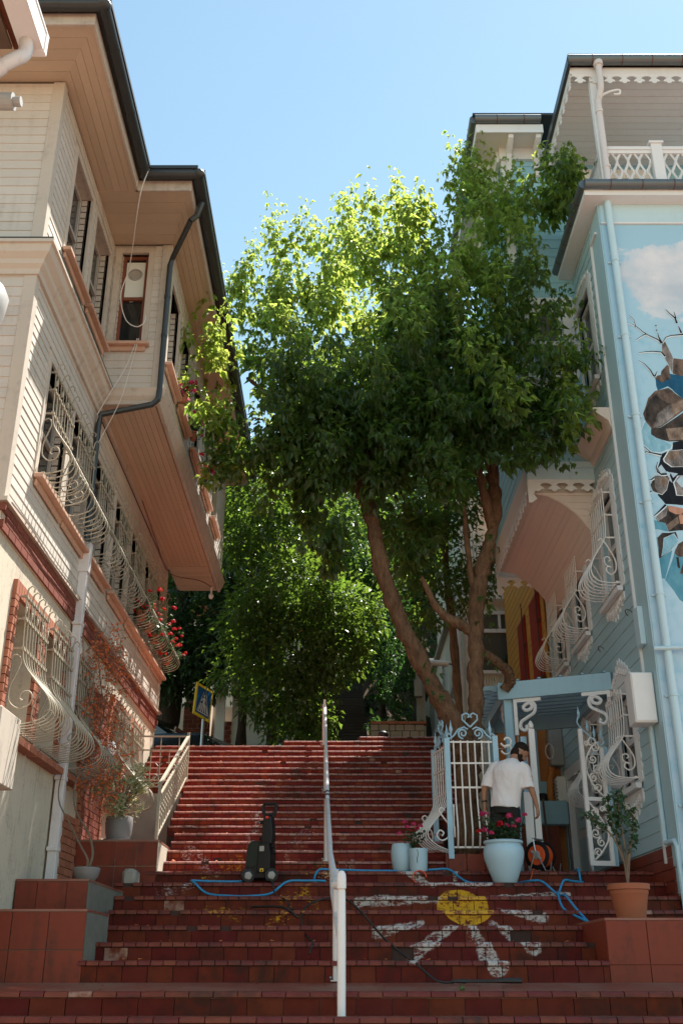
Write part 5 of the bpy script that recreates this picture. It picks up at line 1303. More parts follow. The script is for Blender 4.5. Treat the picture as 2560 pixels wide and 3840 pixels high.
# lantern by the door
ln = thing('wall_lantern', 'white wall lantern beside the yard door', 'lantern', (3.78, 15.0, 2.9))
LM = T(3.68, 15.15, 2.62)
b = MB(); b.lathe([(.001, .36), (.03, .33), (.10, .26), (.11, .24), (.001, .24)], 6, (0, 0, 0), LM); b.lathe([(.001, .0), (.05, .0), (.06, .03), (.001, .03)], 6, (0, 0, 0), LM)
for k_ in range(6): a_ = R(60 * k_); b.bar(LM @ Vector((.095 * math.cos(a_), .095 * math.sin(a_), .24)), LM @ Vector((.055 * math.cos(a_), .055 * math.sin(a_), .03)), .012)
b.bar(LM @ Vector((0, 0, .34)), LM @ Vector((.17, 0, .40)), .025); b.build('frame', 'lace_white', ln)
b = MB(); b.lathe([(.001, .235), (.088, .235), (.048, .035), (.001, .035)], 6, (0, 0, 0), LM); b.build('glass', 'glass_light', ln)
# ------------------------------------------------------------------ back of the yard
b = MB(); b.box(2.62, 3.849, 18.21, 18.4, 1.0, 4.6); b.build('yard_wall', 'orange_wall', label='orange rendered wall closing the yard behind the pergola', cat='wall')
YW = thing('tiled_step_wall', 'dark red tiled bench wall at the back of the yard', 'wall', (3.2, 17.7, 1.2))
MB().box(1.985, 3.6, 17.72, 18.205, 1.19, 2.20).build('core', 'dark_mortar', YW)
PT = Pieces('tile', 'block_tile', 60)
for r_ in range(3):
    for c_ in range(5): PT.add(T(2.15 + c_ * .325, 17.712, 1.36 + r_ * .335), .315, .025, .325)
PT.build(YW)
cabn = thing('cabinet', 'low pale blue cabinet panels standing on the tiled bench at the back of the yard', 'cabinet', (3.3, 17.8, 2.2))
MB().box(2.95, 3.78, 17.68, 17.75, 2.22, 2.60).build('front_panel', 'pergola_blue', cabn, bevel=.008); MB().box(2.9, 3.55, 18.05, 18.15, 2.205, 2.98).build('back_panel', 'pergola_blue', cabn, bevel=.008); MB().box(2.97, 3.76, 17.76, 18.04, 2.21, 2.50).build('body', 'pergola_blue', cabn)
b = MB(); b.lathe([(.001, 0), (.075, 0), (.075, .13), (.06, .15), (.001, .15)], 14, (3.42, 17.9, 2.601)); b.build('tin_can', 'black_plastic', label='dark metal tin standing on the blue cabinet', cat='tin')
b = MB(); b.tube([(3.40, 17.55, 1.2), (3.36, 17.62, 2.62)], .018, 6); b.build('pole', 'old_timber', label='thin brown pole leaning against the blue cabinet', cat='pole')
lt2 = thing('lattice_screen', 'white lattice bars in front of the orange yard wall', 'screen', (2.7, 18.1, 2.9))
b = MB()
for i in range(7): b.bar((2.1 + i * .20, 18.12, 2.95), (2.1 + i * .20, 18.12, 4.1), .014)
for z in (3.15, 3.55, 3.95): b.bar((2.0, 18.11, z), (3.4, 18.11, z), .014)
b.build('bars', 'grille_white', lt2); MB().box(3.36, 3.43, 18.08, 18.15, 2.9, 4.2).build('post', 'gate_blue', lt2)
eb = thing('electric_box', 'grey electric meter cabinet on the orange wall beside the yard door', 'meter box', (3.7, 17.9, 3.3))
MB().box(3.60, 3.83, 17.85, 18.2, 3.22, 3.88).build('body', 'grey_plastic', eb, bevel=.015); b = MB(); b.tube([(3.58 + .07 * math.cos(t), 17.84, 3.45 + .13 * math.sin(t)) for t in [i * .5 for i in range(28)]], .012, 5); b.build('coiled_wire', 'cable_white', eb)
b = MB(); b.tube(catmull([(3.66, 18.1, 4.3), (3.64, 18.08, 3.2), (3.58, 18.0, 3.0), (3.56, 18.0, 2.6), (3.56, 18.0, 2.1)], 4), .055, 8); b.build('drain_pipe', 'orange_wall', label='orange painted drain pipe in the yard corner', cat='pipe')
b = MB(); b.box(3.66, 3.84, 17.80, 18.08, 2.62, 3.02); [b.box(3.64, 3.659, 17.81, 18.07, 2.65 + i * .06, 2.68 + i * .06) for i in range(6)]; b.build('radiator_unit', 'white_paint', label='white slatted unit on the wall beyond the yard door', cat='unit')
# ------------------------------------------------------------------ yellow house with red shutters behind the wing
YH = thing('yellow_house', 'yellow boarded house with tall red shutters beyond the blue house', 'house', (5, 20.8, 3))
YB = T(XR - .02, 0, 0) @ RIGHT
yw = MB().box(XR, 8, 18.42, 22.9, 2.5, 12.6).build('wall', 'yellow_board', YH)  # top raised out of view to shade the right side of the stairs
PY = Pieces('board', 'yellow_board', 70); siding(PY, YB, -22.88, -18.45, 3.6, 12.5, .16, [], .02, 3, 7); PY.build(yw)
for y0, y1 in ((18.75, 19.75), (20.35, 21.2)):
    o = MB().box(XR - .075, XR - .041, y0, y1, 4.3, 6.75).build('shutter', 'red_shutter', YH)
    for i in range(8): MB().box(XR - .09, XR - .0751, y0 + .05 + i * (y1 - y0 - .1) / 8, y0 + .04 + (i + .72) * (y1 - y0 - .1) / 8, 4.34, 6.7).build('slat', 'red_shutter', o)
    b = MB()
    for z in (5.0, 6.1): b.tube([(XR - .10, y0 - .08, z), (XR - .10, y0 + .06, z)], .03, 5)
    b.tube([(XR - .12, y0 - .02, 4.5), (XR - .12, y0 - .02, 6.9)], .014, 5); b.tube([(p[0] * 0 + XR - .12, y0 - .02 + p[0], 6.9 + p[1]) for p in spiral((0, .05), .05, .015, 270, 1.2, 10)], .01, 4); b.build('hinge', 'gutter_seam', o)
# ------------------------------------------------------------------ white houses beyond
VH = thing('white_house', 'white house with large picture window and wreath seen behind the tree trunk', 'house', (3.5, 24, 3.7))
vw = MB().box(2.86, 6, 23.3, 33, 2.5, 8.35).build('wall', 'white_wall', VH)
MB().box(2.76, 6, 23.05, 23.6, 8.05, 8.30).build('eave_beam', 'white_paint', VH); MB().box(2.72, 6, 23.1, 33, 8.301, 8.42).build('roof_slab', 'concrete', VH)
up = MB().box(2.9, 6, 23.42, 30, 8.421, 10.9).build('upper_wall', 'white_wall', VH)
b = MB()
for i in range(24): b.tube([(3.15 + i * .06, 23.29, 5.35), (3.15 + i * .06, 23.29, 6.27)], .018, 4, False)
b.build('corrugated_sheet', 'white_wall', VH); b = MB()
for i in range(26): b.tube([(2.95 + i * .08, 23.41, 8.5), (2.95 + i * .08, 23.41, 9.9)], .022, 4, False)
b.build('corrugated_sheet', 'white_wall', VH)
wv = MB().box(3.22, 4.22, 23.262, 23.28, 6.36, 7.72).build('window', 'glass_light', VH)
b = MB(); b.box(3.13, 4.32, 23.22, 23.29, 6.28, 6.36); b.box(3.13, 3.22, 23.22, 23.29, 6.361, 7.72); b.box(4.22, 4.32, 23.22, 23.29, 6.361, 7.72); b.box(3.13, 4.32, 23.22, 23.29, 7.721, 7.80); b.box(3.221, 4.219, 23.225, 23.285, 7.27, 7.36); b.box(3.70, 3.76, 23.226, 23.285, 7.361, 7.72); b.build('frame', 'white_pvc', wv)
b = MB(); b.tube([(3.92 + .13 * math.cos(t), 23.24, 6.60 + .13 * math.sin(t)) for t in [i * .33 for i in range(20)]], [.035 + .012 * (i % 2) for i in range(20)], 6); b.build('wreath', 'leaf_dark', label='round green wreath hanging in the white house window', cat='wreath')
VB = T(2.86, 0, 0) @ RIGHT
for i, (y, z) in enumerate(((24.6, 6.4), (27.2, 6.4), (29.8, 6.4), (24.9, 4.6), (27.6, 4.6), (30.2, 4.6))):
    o = MB().box(-y - .9, -y, -.02, -.002, z, z + 1.35).build('window', 'glass', VH, base=VB)
    b = MB(); b.box(-y - 1.0, -y - .9, -.05, 0, z - .08, z + 1.45); b.box(-y, -y + .1, -.05, 0, z - .08, z + 1.45); b.box(-y - .9, -y, -.05, 0, z + 1.35, z + 1.45); b.box(-y - 1.05, -y + .15, -.16, 0, z - .12, z - .001); b.box(-y - .47, -y - .43, -.04, 0, z, z + 1.35); b.build('frame', 'white_pvc', o, base=VB)
ac = MB().box(2.50, 2.85, 30.6, 31.4, 5.65, 6.25).build('air_conditioner', 'white_paint', VH, bevel=.02)
b = MB(); b.lathe([(.001, 0), (.22, 0), (.22, .02), (.001, .03)], 14, (0, 0, 0), T(2.85, 30.59, 5.95) @ T(-.17, 0, 0) @ RX(90)); b.build('fan_grille', 'grey_plastic', ac)
b = MB(); b.box(2.47, 2.86, 30.6, 31.3, 5.35, 5.40); b.bar((2.5, 30.7, 5.4), (2.86, 30.7, 5.1), .04); b.build('bracket', 'old_timber', VH)
b = MB(); b.tube([(2.76, 23.2, 3.5), (2.76, 23.2, 8.1)], .06, 8); b.build('downpipe', 'pipe_white', VH)
MB().box(2.5, 7, 33.2, 46, 3, 9.5).build('pale_house', 'cream_wall', label='pale plain house farther up the street beyond the white house', cat='house')
b = MB(); b.tube([(2.0, 22.9, 6.45), (2.45, 23.0, 6.45)], .07, 10); b.cur = 1; b.tube([(1.86, 22.88, 6.45), (2.0, 22.9, 6.45)], .085, 10); b.tube([(2.45, 23.0, 6.45), (2.62, 23.3, 6.5)], .02, 5); b.build('security_camera', ['white_pvc', 'black_plastic'], label='white security camera with black hood pointing left between the trunks', cat='camera')
b = MB(); b.box(1.78, 1.98, 24.0, 24.3, 3.5, 7.4); b.box(1.72, 1.90, 23.8, 24.0, 5.9, 6.3); b.build('concrete_pillar', 'concrete', label='weathered concrete pillar left of the white houses', cat='pillar')
# ------------------------------------------------------------------ cross street at the top and the hill behind
MB().box(-40, 1.9, 18.3, 24.5, 2.0, 3.50).build('cross_street', 'asphalt', kind='structure')
MB().box(-3.3, 1.79, 17.95, 18.35, 2.0, 3.532).build('pavement', 'tread_tile', kind='structure')
h = MB(); nx, ny = 40, 26; g = []
for j in range(ny):
    for i in range(nx):
        x = -45 + 90 * i / (nx - 1); y = 22.6 + 50 * (j / (ny - 1)) ** 1.3
        z = 3.4 + (min(y, 50) - 22.6) * .42 + max(0, min(y, 50) - 30) * .35 + noise.noise(Vector((x * .2, y * .2, 0))) * .8
        if -1.2 < x < .9: z = min(z, 3.0 + (y - 22.6) * .30)
        if x > 3: z -= 1.5
        g.append((x, y, z))
h.add(g, [(j * nx + i, j * nx + i + 1, (j + 1) * nx + i + 1, (j + 1) * nx + i) for j in range(ny - 1) for i in range(nx - 1)])
h.build('hill', 'hill_soil', kind='structure', smooth='all')
b = MB()
for i in range(34): b.box(-.95, .62, 21.4 + i * .30, 33, 3.0 + .001 * i, 3.6 + i * .145)
us = b.build('upper_stairs', 'shaded_concrete', kind='structure')
ps = Pieces('step_edge', 'shaded_concrete', 40)
for i in range(34): ps.add(T(-.165, 21.39 + i * .30, 3.58 + i * .145), 1.56, .04, .05)
ps.build(us)
b = MB(); b.tube([(-.30, 18.12, 3.66), (-.30, 18.12, 4.42)], .022, 8); b.build('rail_post', 'white_paint', label='short white post standing at the top of the stairs right of the handrail', cat='post')
b = MB(); b.tube([(-.35, 21.3, 4.2), (-.60, 24.5, 6.6)], .02, 6); b.build('handrail', 'black_plastic', label='thin dark handrail beside the shaded upper stairs', cat='handrail')
sw_ = thing('stone_wall', 'low pale stone retaining wall with a brick coping at the foot of the wooded slope', 'wall', (1.1, 22, 3.4))
MB().box(.62, 1.77, 22.03, 22.4, 3.3, 4.84).build('core', 'dark_mortar', sw_)
PSn = Pieces('stone', 'stone', 120, .03)
z = 3.5
while z < 4.8:
    x = .62; hh = U(.15, .2); hh = min(hh, 4.83 - z)
    while x < 1.76:
        w_ = min(U(.13, .26), 1.77 - x)
        if w_ > .05: PSn.add(T(x + w_ / 2, 22.02 + U(-.015, .015), z + hh / 2), w_ - .015, .10, hh - .015)
        x += w_
    z += hh
PSn.build(sw_); PSn = Pieces('coping_brick', 'brick_orange', 20)
for i in range(6): PSn.add(T(.72 + i * .2, 22.05, 4.86), .19, .22, .05)
PSn.build(sw_)
for x, y, z, s_, l in ((1.05, 22.1, 4.93, .07, 'pale round stone lying on the stone wall'), (.75, 18.6, 3.9, .10, 'dark rounded bag lying behind the top step')):
    b = MB(); b.ell((x, y, z), (s_, s_, s_ * .7), 9, 6); b.build('stone' if 'stone lying' in l else 'bag', 'stone' if 'stone lying' in l else 'black_plastic', label=l, cat='stone' if 'stone lying' in l else 'bag', smooth='all')
# left of the street: garden wall, brick gate pillars, sign, car
b = MB(); b.box(-9, -1.7, 26.0, 26.3, 3.0, 6.15); b.build('garden_wall', 'cream_wall', label='cream garden wall behind the brick pillars across the street', cat='wall')
for i, (x0, x1, y, zt, l) in enumerate(((-3.93, -3.25, 25.4, 6.15, 'taller red brick gate pillar left of the crossing sign'), (-3.12, -2.72, 25.6, 5.7, 'shorter red brick gate pillar right of the crossing sign'))):
    p = thing('brick_pillar', l, 'pillar', ((x0 + x1) / 2, y, 3.4)); MB().box(x0 + .015, x1 - .015, y + .015, y + .5, 3.2, zt).build('core', 'mortar', p)
    pp = Pieces('brick', 'brick_red', 120)
    for r_ in range(int((zt - 4.3) / .11)):
        x = x0 - (.12 if r_ % 2 else 0)
        while x < x1 - .02:
            a, c = max(x, x0), min(x + .235, x1)
            if c - a > .03: pp.add(T((a + c) / 2, y + .01, zt - .06 - r_ * .11), c - a - .014, .03, .097)
            x += .245
    pp.build(p)
b = MB(); b.box(-2.95, -2.74, 23.9, 24.05, 3.3, 9); b.build('post', 'white_paint', label='narrow white post left of the bright doorway behind the hanging shrub', cat='post')
b = MB(); b.box(-2.58, -1.5, 24.1, 24.6, 3.3, 8); b.build('garden_pillar', 'white_wall', label='broad sunlit white wall end beside the narrow white post', cat='wall')
fh = thing('far_house', 'peach coloured house hidden behind the hanging shrub', 'house', (0, 30, 4))
MB().box(-6, -1.2, 29, 34, 3.5, 9.5).build('wall', 'cream_wall', fh); MB().box(-6.3, -.9, 28.7, 34.3, 9.5, 9.8).build('roof', 'rust_roof', fh)
for x in (-4.4, -2.4): o = MB().box(x, x + .8, 28.96, 28.99, 5.8, 7.2).build('window', 'glass', fh); MB().box(x - .1, x + .9, 28.9, 28.955, 5.7, 5.8).build('sill', 'white_paint', o)
# urn silhouettes
for x, l in ((-4.55, 'dark garden urn on a pedestal left of the tall brick pillar'),):
    b = MB(); b.lathe([(.001, 4.6), (.2, 4.6), (.14, 4.8), (.1, 5.2), (.16, 5.3), (.28, 5.6), (.30, 5.75), (.2, 5.8), (.001, 5.8)], 14, (x, 24.9, 0)); b.build('urn', 'dark_gutter', label=l, cat='urn', smooth=True)
b = MB(); b.box(-2.6, -2.2, 24.95, 25.3, 4.2, 5.2); b.lathe([(.001, 5.2), (.16, 5.2), (.2, 5.35), (.001, 5.4)], 12, (-2.4, 25.1, 0)); b.build('planter_box', 'dark_mortar', label='dark square planter beside the garden wall', cat='planter')
# crossing sign
SG = thing('crossing_sign', 'blue pedestrian crossing sign with yellow border tilted on a grey pole', 'road sign', (-2.9, 20.6, 3.5))
SM = T(-2.80, 20.55, 4.96) @ RZ(63) @ RY(7)
b = MB(); b.tube([(-2.80, 20.62, 3.4), (-2.77, 20.62, 5.3)], .032, 8); b.build('pole', 'steel', SG)
b = MB(); b.box(-.30, .30, -.012, .012, -.33, .33); b.build('plate', 'sign_yellow', SG, base=SM)
b = MB(); b.box(-.245, .245, -.0165, -.0125, -.275, .275); b.build('field', 'sign_blue', SG, base=SM)
b = MB(); y = -.0205
def flat(P, yy=y): b.add([(p[0], yy, p[1]) for p in P], [tuple(range(len(P)))])
for s in range(5):
    u0 = -.16 + .075 * s; t0 = u0 * .55; flat([(u0, -.20), (u0 + .04, -.20), ((u0 + .04) * .62, -.04), (u0 * .62, -.04)])
flat([(-.20, -.215), (.21, -.215), (.20, -.235), (-.205, -.235)]); flat([(-.20, -.215), (-.185, -.215), (-.02, .22), (-.03, .22)]); flat([(.20, -.215), (.185, -.215), (.045, .22), (.055, .22)])
flat([(-.02, .10), (.02, .10), (.035, -.02), (-.03, -.02)]); flat([(-.03, -.02), (.0, -.02), (-.06, -.15), (-.085, -.14)]); flat([(.005, -.02), (.035, -.02), (.085, -.14), (.06, -.155)]); flat([(-.02, .09), (-.01, .06), (-.08, .0), (-.09, .015)]); flat([(.02, .09), (.02, .06), (.08, .02), (.085, .035)])
flat([(.022 * math.cos(i * .7), .135 + .026 * math.sin(i * .7)) for i in range(9)])
b.build('pictogram', 'sign_white', SG, base=SM)
# parked car, only its roof and glass rise above the top step
CR = thing('parked_car', 'dark parked car mostly hidden behind the railing at the top of the stairs', 'car', (-4.2, 22.4, 3.5))
def section(P, x0, x1, inset): 
    b = MB(); n = len(P); vs = []
    for x, k_ in ((x0, 0), (x0 + inset, 1), (x1 - inset, 1), (x1, 0)): vs += [(x, p[0], p[1] - (0 if k_ else .05)) for p in P]
    fs = [(i * n + j, i * n + (j + 1) % n, (i + 1) * n + (j + 1) % n, (i + 1) * n + j) for i in range(3) for j in range(n)]; fs += [tuple(range(n)), tuple(range(3 * n, 4 * n))]
    b.add(vs, fs); return b
CM = T(-4.3, 22.3, 3.5) @ RZ(68)
section([(-2.1, .35), (-2.15, .7), (-1.9, .92), (-1.1, .98), (1.5, .98), (2.05, .85), (2.1, .4), (1.9, .28), (-1.9, .28)], -.85, .85, .1).build('body', 'dark_car', CR, base=CM, smooth=True, bevel=.02)
section([(-1.15, .97), (-.45, 1.44), (.75, 1.46), (1.55, .99)], -.74, .74, .12).build('cabin', 'glass', CR, base=CM, smooth=True)
section([(-.42, 1.435), (-.3, 1.49), (.65, 1.50), (.76, 1.455)], -.70, .70, .1).build('roof', 'dark_car', CR, base=CM, smooth=True)
for x in (-.78, .78):
    for y in (-1.35, 1.3):
        b = MB(); b.lathe([(.001, -.1), (.32, -.1), (.33, 0), (.32, .1), (.001, .1)], 18, (0, 0, 0), T(x, y, .33) @ RY(90)); wh = b.build('wheel', 'black_plastic', CR, base=CM, smooth=True)
        b = MB(); b.lathe([(.001, -.105), (.2, -.105), (.2, .105), (.001, .105)], 14, (0, 0, 0), T(x, y, .33) @ RY(90)); b.build('rim', 'steel', wh, base=CM)
# ------------------------------------------------------------------ trees
class Leaves:
    def __init__(s): s.b = MB()
    def leaf(s, c, d, up, L, W): v, f = leaf_verts(c, d, up, L, W); s.b.add(v, f)
    def shoot(s, p, d, length, n, L, droop=.9, spread=.10, tipsmall=True):
        """a leafy twig: compound leaves hanging in threes and fives along it"""
        d = d.normalized(); side = d.orthogonal().normalized(); q = Vector(p)
        for i in range(n):
            t = (i + .5) / n; pos = q + d * (length * t) + rvec() * .02; a = i * 2.4 + U(-.4, .4)
            o = (side * math.cos(a) + d.cross(side) * math.sin(a)).normalized(); sz = L * (1.0 - .5 * t if tipsmall else 1) * U(.5, 1.4)
            pet = pos + o * spread * U(.5, 1.2) * (1 - .5 * t) + Vector((0, 0, .02))
            for k in range(3):
                dd = (o * U(.3, .9) + rvec() * .55 + Vector((0, 0, -droop * U(.5, 1.2)))).normalized()
                s.leaf(pet + rvec() * .015, dd, (Vector((0, 0, 1)) + o * .8 + rvec() * .5).normalized(), sz, sz * U(.42, .58))
    def cloud(s, c, r, n, L, shell=.55, droop=.35, per=22):
        c = Vector(c); mr = (r[0] + r[1] + r[2]) / 3; cr = min(.34, mr * .34)
        for _ in range(max(1, n // per)):                 # clumps of leaves spread through the shell
            v = rvec(); k = shell + (1 - shell) * rnd() ** .7; k *= 1 + .28 * noise.noise(v * 2.3 + c)
            q = c + Vector((v.x * r[0], v.y * r[1], v.z * r[2])) * k; f = U(.7, 1.3)
            for _2 in range(int(per * f)):
                o = rvec(); p = q + o * cr * f * rnd() ** .5
                dd = (v * .5 + o * .8 + rvec() * .5 + Vector((0, 0, -droop))).normalized(); sz = L * U(.65, 1.3)
                s.leaf(p, dd, (v * .5 + o * .5 + Vector((0, 0, .8)) + rvec() * .5).normalized(), sz, sz * U(.42, .6))
MT = thing('tree', 'main leafy tree forking low behind the white fence, its bright crown hanging over the stairs', 'tree', (1.68, 14.25, 1.3))
def limb(name, pts, rads, parent, mat='bark', n=14, wob=.08):
    P = catmull(pts, 11); N = len(P); rr = []
    for i in range(N):
        t = i / (N - 1) * (len(rads) - 1); a = int(min(t, len(rads) - 2)); r = rads[a] + (rads[a + 1] - rads[a]) * (t - a); rr.append(r * (1 + wob * math.sin(i * 1.9) + U(-wob, wob)))
    b = MB(); b.tube(P, rr, n)
    b.v = [tuple(Vector(v) + Vector((noise.noise(Vector(v) * 6), noise.noise(Vector(v) * 6 + Vector((9, 0, 0))), noise.noise(Vector(v) * 6 + Vector((0, 9, 0))))) * rads[0] * .26 + Vector((noise.noise(Vector(v) * 19), noise.noise(Vector(v) * 17 + Vector((5, 0, 0))), 0)) * rads[0] * .12) for v in b.v]
    return b.build(name, mat, parent, smooth='all')
limb('trunk', [(1.66, 14.2, 1.2), (1.68, 14.22, 1.6), (1.70, 14.25, 2.2), (1.70, 14.28, 2.75), (1.72, 14.3, 3.0)], [.22, .18, .165, .19, .17], MT)
LIMBL = [(1.66, 14.25, 2.7), (1.55, 14.25, 3.15), (1.24, 14.25, 3.77), (.86, 14.25, 4.6), (.59, 14.25, 5.49), (.44, 14.25, 6.33), (.31, 14.25, 6.75), (.22, 14.2, 7.4), (.1, 14.1, 8.2)]
limb('limb', LIMBL, [.15, .145, .125, .115, .115, .11, .11, .09, .06], MT)
LIMBR = [(1.78, 14.3, 2.7), (1.88, 14.33, 3.3), (1.93, 14.36, 4.1), (1.98, 14.4, 4.9), (2.12, 14.45, 5.5), (2.32, 14.5, 6.2), (2.38, 14.5, 7.0), (2.28, 14.4, 7.9), (2.1, 14.3, 9.0)]
limb('limb', LIMBR, [.14, .115, .105, .11, .12, .10, .10, .085, .05], MT)
limb('limb', [(2.30, 14.48, 6.2), (2.16, 14.3, 6.9), (1.98, 14.2, 7.6), (1.95, 14.1, 8.4)], [.08, .075, .065, .04], MT, n=8)
limb('limb', [(.36, 14.2, 6.7), (.42, 14.1, 7.3), (.7, 13.9, 8.3), (1.0, 13.7, 9.4)], [.09, .085, .07, .04], MT, n=8)
limb('limb', [(.33, 14.2, 6.9), (-.15, 14.8, 7.7), (-.95, 15.6, 8.9), (-1.7, 16.0, 9.8)], [.08, .065, .05, .03], MT, n=8)
limb('limb', [(1.95, 14.36, 4.2), (2.1, 14.45, 4.17), (2.28, 14.55, 4.09), (2.42, 14.62, 3.98), (2.45, 14.68, 3.85), (2.37, 14.72, 3.74)], [.075, .07, .07, .075, .08, .07], MT, n=10)
limb('branch', [(1.96, 14.38, 4.45), (1.75, 14.4, 4.62), (1.45, 14.45, 4.85), (1.2, 14.5, 5.4)], [.09, .08, .06, .03], MT, n=7)
limb('branch', [(1.98, 14.4, 5.0), (1.92, 14.45, 5.6), (1.9, 14.5, 6.6)], [.06, .05, .03], MT, n=6)
CROWN = []
LB_ = [  # centre x, y, z, radius, share of leaves
 (-1.2, 13.5, 9.8, .55, 1), (-1.55, 13.5, 9.2, .5, 1), (-.8, 13.6, 9.9, .55, 1), (.0, 13.7, 10.8, .7, 1.2), (.65, 13.8, 11.2, .6, 1.1), (1.35, 13.9, 11.2, .75, 1.3),
 (2.15, 13.8, 11.9, .6, 1.1), (2.75, 13.6, 11.5, .6, 1.0), (3.15, 13.2, 11.5, .5, .7), (3.3, 12.6, 10.9, .5, .7), (3.45, 12.3, 11.3, .35, .4), (-.55, 13.3, 8.9, .95, 2), (.4, 13.2, 9.6, 1.05, 2.2), (1.5, 13.3, 10.0, 1.1, 2.4), (2.45, 13.3, 10.4, .9, 1.8),
 (2.75, 13.2, 9.2, .8, 1.5), (1.75, 13.0, 8.6, 1.0, 2.2), (.55, 13.0, 8.15, 1.0, 2.2), (-.6, 13.3, 7.95, .85, 1.7), (-1.4, 13.4, 8.25, .6, .9), (-2.05, 13.3, 8.35, .38, .5), (-1.5, 13.6, 7.2, .5, .8),
 (2.8, 13.0, 7.95, .7, 1.3), (2.0, 13.2, 7.5, .75, 1.5), (-.15, 13.5, 7.2, .8, 1.5), (1.05, 13.3, 7.2, .85, 1.8), (-.35, 13.8, 6.45, .4, .5), (-1.0, 13.8, 6.9, .55, .8), (3.1, 12.9, 7.4, .4, .5), (.9, 14.6, 9.2, 1.3, 1.8), (0, 14.8, 8.6, 1.1, 1.4), (1.9, 14.9, 9.6, 1.1, 1.3),
 (.3, 13.8, 9.9, .8, 1.4), (.85, 13.9, 10.5, .75, 1.4), (-.3, 13.7, 9.9, .7, 1.2), (-.95, 13.5, 9.2, .6, 1.1), (.2, 13.8, 8.9, .8, 1.3), (.4, 13.5, 6.75, .5, .8), (-.75, 13.5, 7.5, .6, 1), (.2, 13.2, 7.6, .7, 1.2), (.9, 13.1, 7.8, .7, 1.2), (-.3, 13.3, 8.0, .6, 1), (1.5, 13.1, 7.6, .6, 1), (1.5, 13.3, 6.75, .45, .7), (2.6, 13.0, 6.95, .45, .6), (1.1, 14.6, 6.5, .6, .9), (.95, 14.4, 5.8, .35, .4), (-.2, 13.8, 5.7, .28, .3)]
lv = Leaves(); lo = Leaves()                           # upper foliage, foliage with the crown's shade put into its leaf colour
def bk(x): return 1 + .20 * max(0, min(1, (.9 - x) / 1.1))
def back(x, y, z): k_ = bk(x); return x * k_, y * k_, z * k_     # the left half of the crown leans up the street
for x, y, z, r, sh in LB_:
    up = max(0, min(1, (z - 7.4) / 2.5))
    if z > 8: r *= bk(x); x, y, z = back(x, y, z)
    c = Vector((x, y, z))
    for _ in range(max(2, int(5.5 * sh))):                # leafy sprays, each a fan of shoots from one point
        v = rvec(); v.z = v.z * .9 + .15
        q = c + Vector((v.x * r * 1.05, v.y * r * .95, v.z * r)) * U(.55, 1.0)
        for _ in range(int(U(3, 6))):
            d = (v * (1.0 - .55 * up) + Vector((0, 0, -.15 + 1.2 * up)) + rvec() * .45)
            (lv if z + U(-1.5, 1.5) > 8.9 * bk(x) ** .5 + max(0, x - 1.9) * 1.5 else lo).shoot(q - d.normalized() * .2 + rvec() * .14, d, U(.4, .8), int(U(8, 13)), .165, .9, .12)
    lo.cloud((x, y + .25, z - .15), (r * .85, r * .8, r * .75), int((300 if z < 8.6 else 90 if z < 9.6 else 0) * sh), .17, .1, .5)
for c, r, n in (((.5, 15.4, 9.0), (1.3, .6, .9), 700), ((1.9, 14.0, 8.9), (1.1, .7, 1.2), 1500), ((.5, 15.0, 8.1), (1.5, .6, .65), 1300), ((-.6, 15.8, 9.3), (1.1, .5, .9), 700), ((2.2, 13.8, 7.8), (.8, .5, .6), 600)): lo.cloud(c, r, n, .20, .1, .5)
TOPS = [(-1.95, 13.4, 9.4, .5), (-1.85, 13.4, 8.9, .5), (-1.9, 13.4, 8.1, .5), (-1.8, 13.4, 7.6, .5), (-1.75, 13.5, 7.1, .45), (-2.05, 13.3, 7.7, .4), (-1.0, 13.5, 11.1, .8), (-.85, 13.5, 10.9, .7), (-1.45, 13.5, 10.6, .7), (-1.75, 13.5, 10.1, .7), (-1.55, 13.5, 10.3, .6), (-.95, 13.5, 10.75, .85), (-.8, 13.6, 10.5, .6), (-.35, 13.6, 11.3, .6), (.15, 13.6, 11.55, .85), (.25, 13.7, 11.8, .7), (1.0, 13.8, 11.9, .85), (1.2, 13.8, 11.7, .7), (1.55, 13.9, 12.0, .6), (2.1, 13.9, 12.45, 1.1), (2.3, 13.9, 12.6, .8), (2.6, 13.9, 12.2, .7), (2.75, 13.6, 12.0, .7), (3.3, 13.4, 11.9, .8), (2.2, 13.9, 12.9, .9), (3.55, 12.9, 11.7, .75), (3.6, 12.5, 11.3, .6), (.6, 13.8, 11.5, .55), (-2.0, 13.5, 9.35, .5),
        (-2.1, 13.4, 9.0, .45), (-2.4, 13.3, 8.5, .4), (-2.15, 13.2, 8.7, .45), (3.3, 12.7, 7.9, .5), (3.35, 12.7, 8.5, .5), (3.35, 12.6, 7.35, .45), (2.3, 12.7, 9.6, .8), (1.6, 12.5, 9.5, .7), (1.2, 12.4, 8.9, .6), (.8, 12.5, 9.1, .7), (1.9, 12.3, 8.3, .6), (.1, 12.6, 10.0, .8), (2.6, 12.6, 10.4, .7), (.5, 12.6, 8.3, .5), (2.3, 12.4, 7.6, .5), (-.7, 12.8, 8.9, .6)]
for x, y, z, L in TOPS:
    if not (x < -1.7 and z < 9.5): L *= bk(x); x, y, z = back(x, y, z)
    for q in range(2 if x < -1.7 and z < 9.5 else 4):
        d = Vector((U(-.3, .3), U(-.2, .2), 1)); p = Vector((x + U(-.22, .22), y + U(-.15, .15), z - .30 + U(-.35, .15)))
        lv.shoot(p, d, L * U(.8, 1.35), 15, .165, .7, .11)
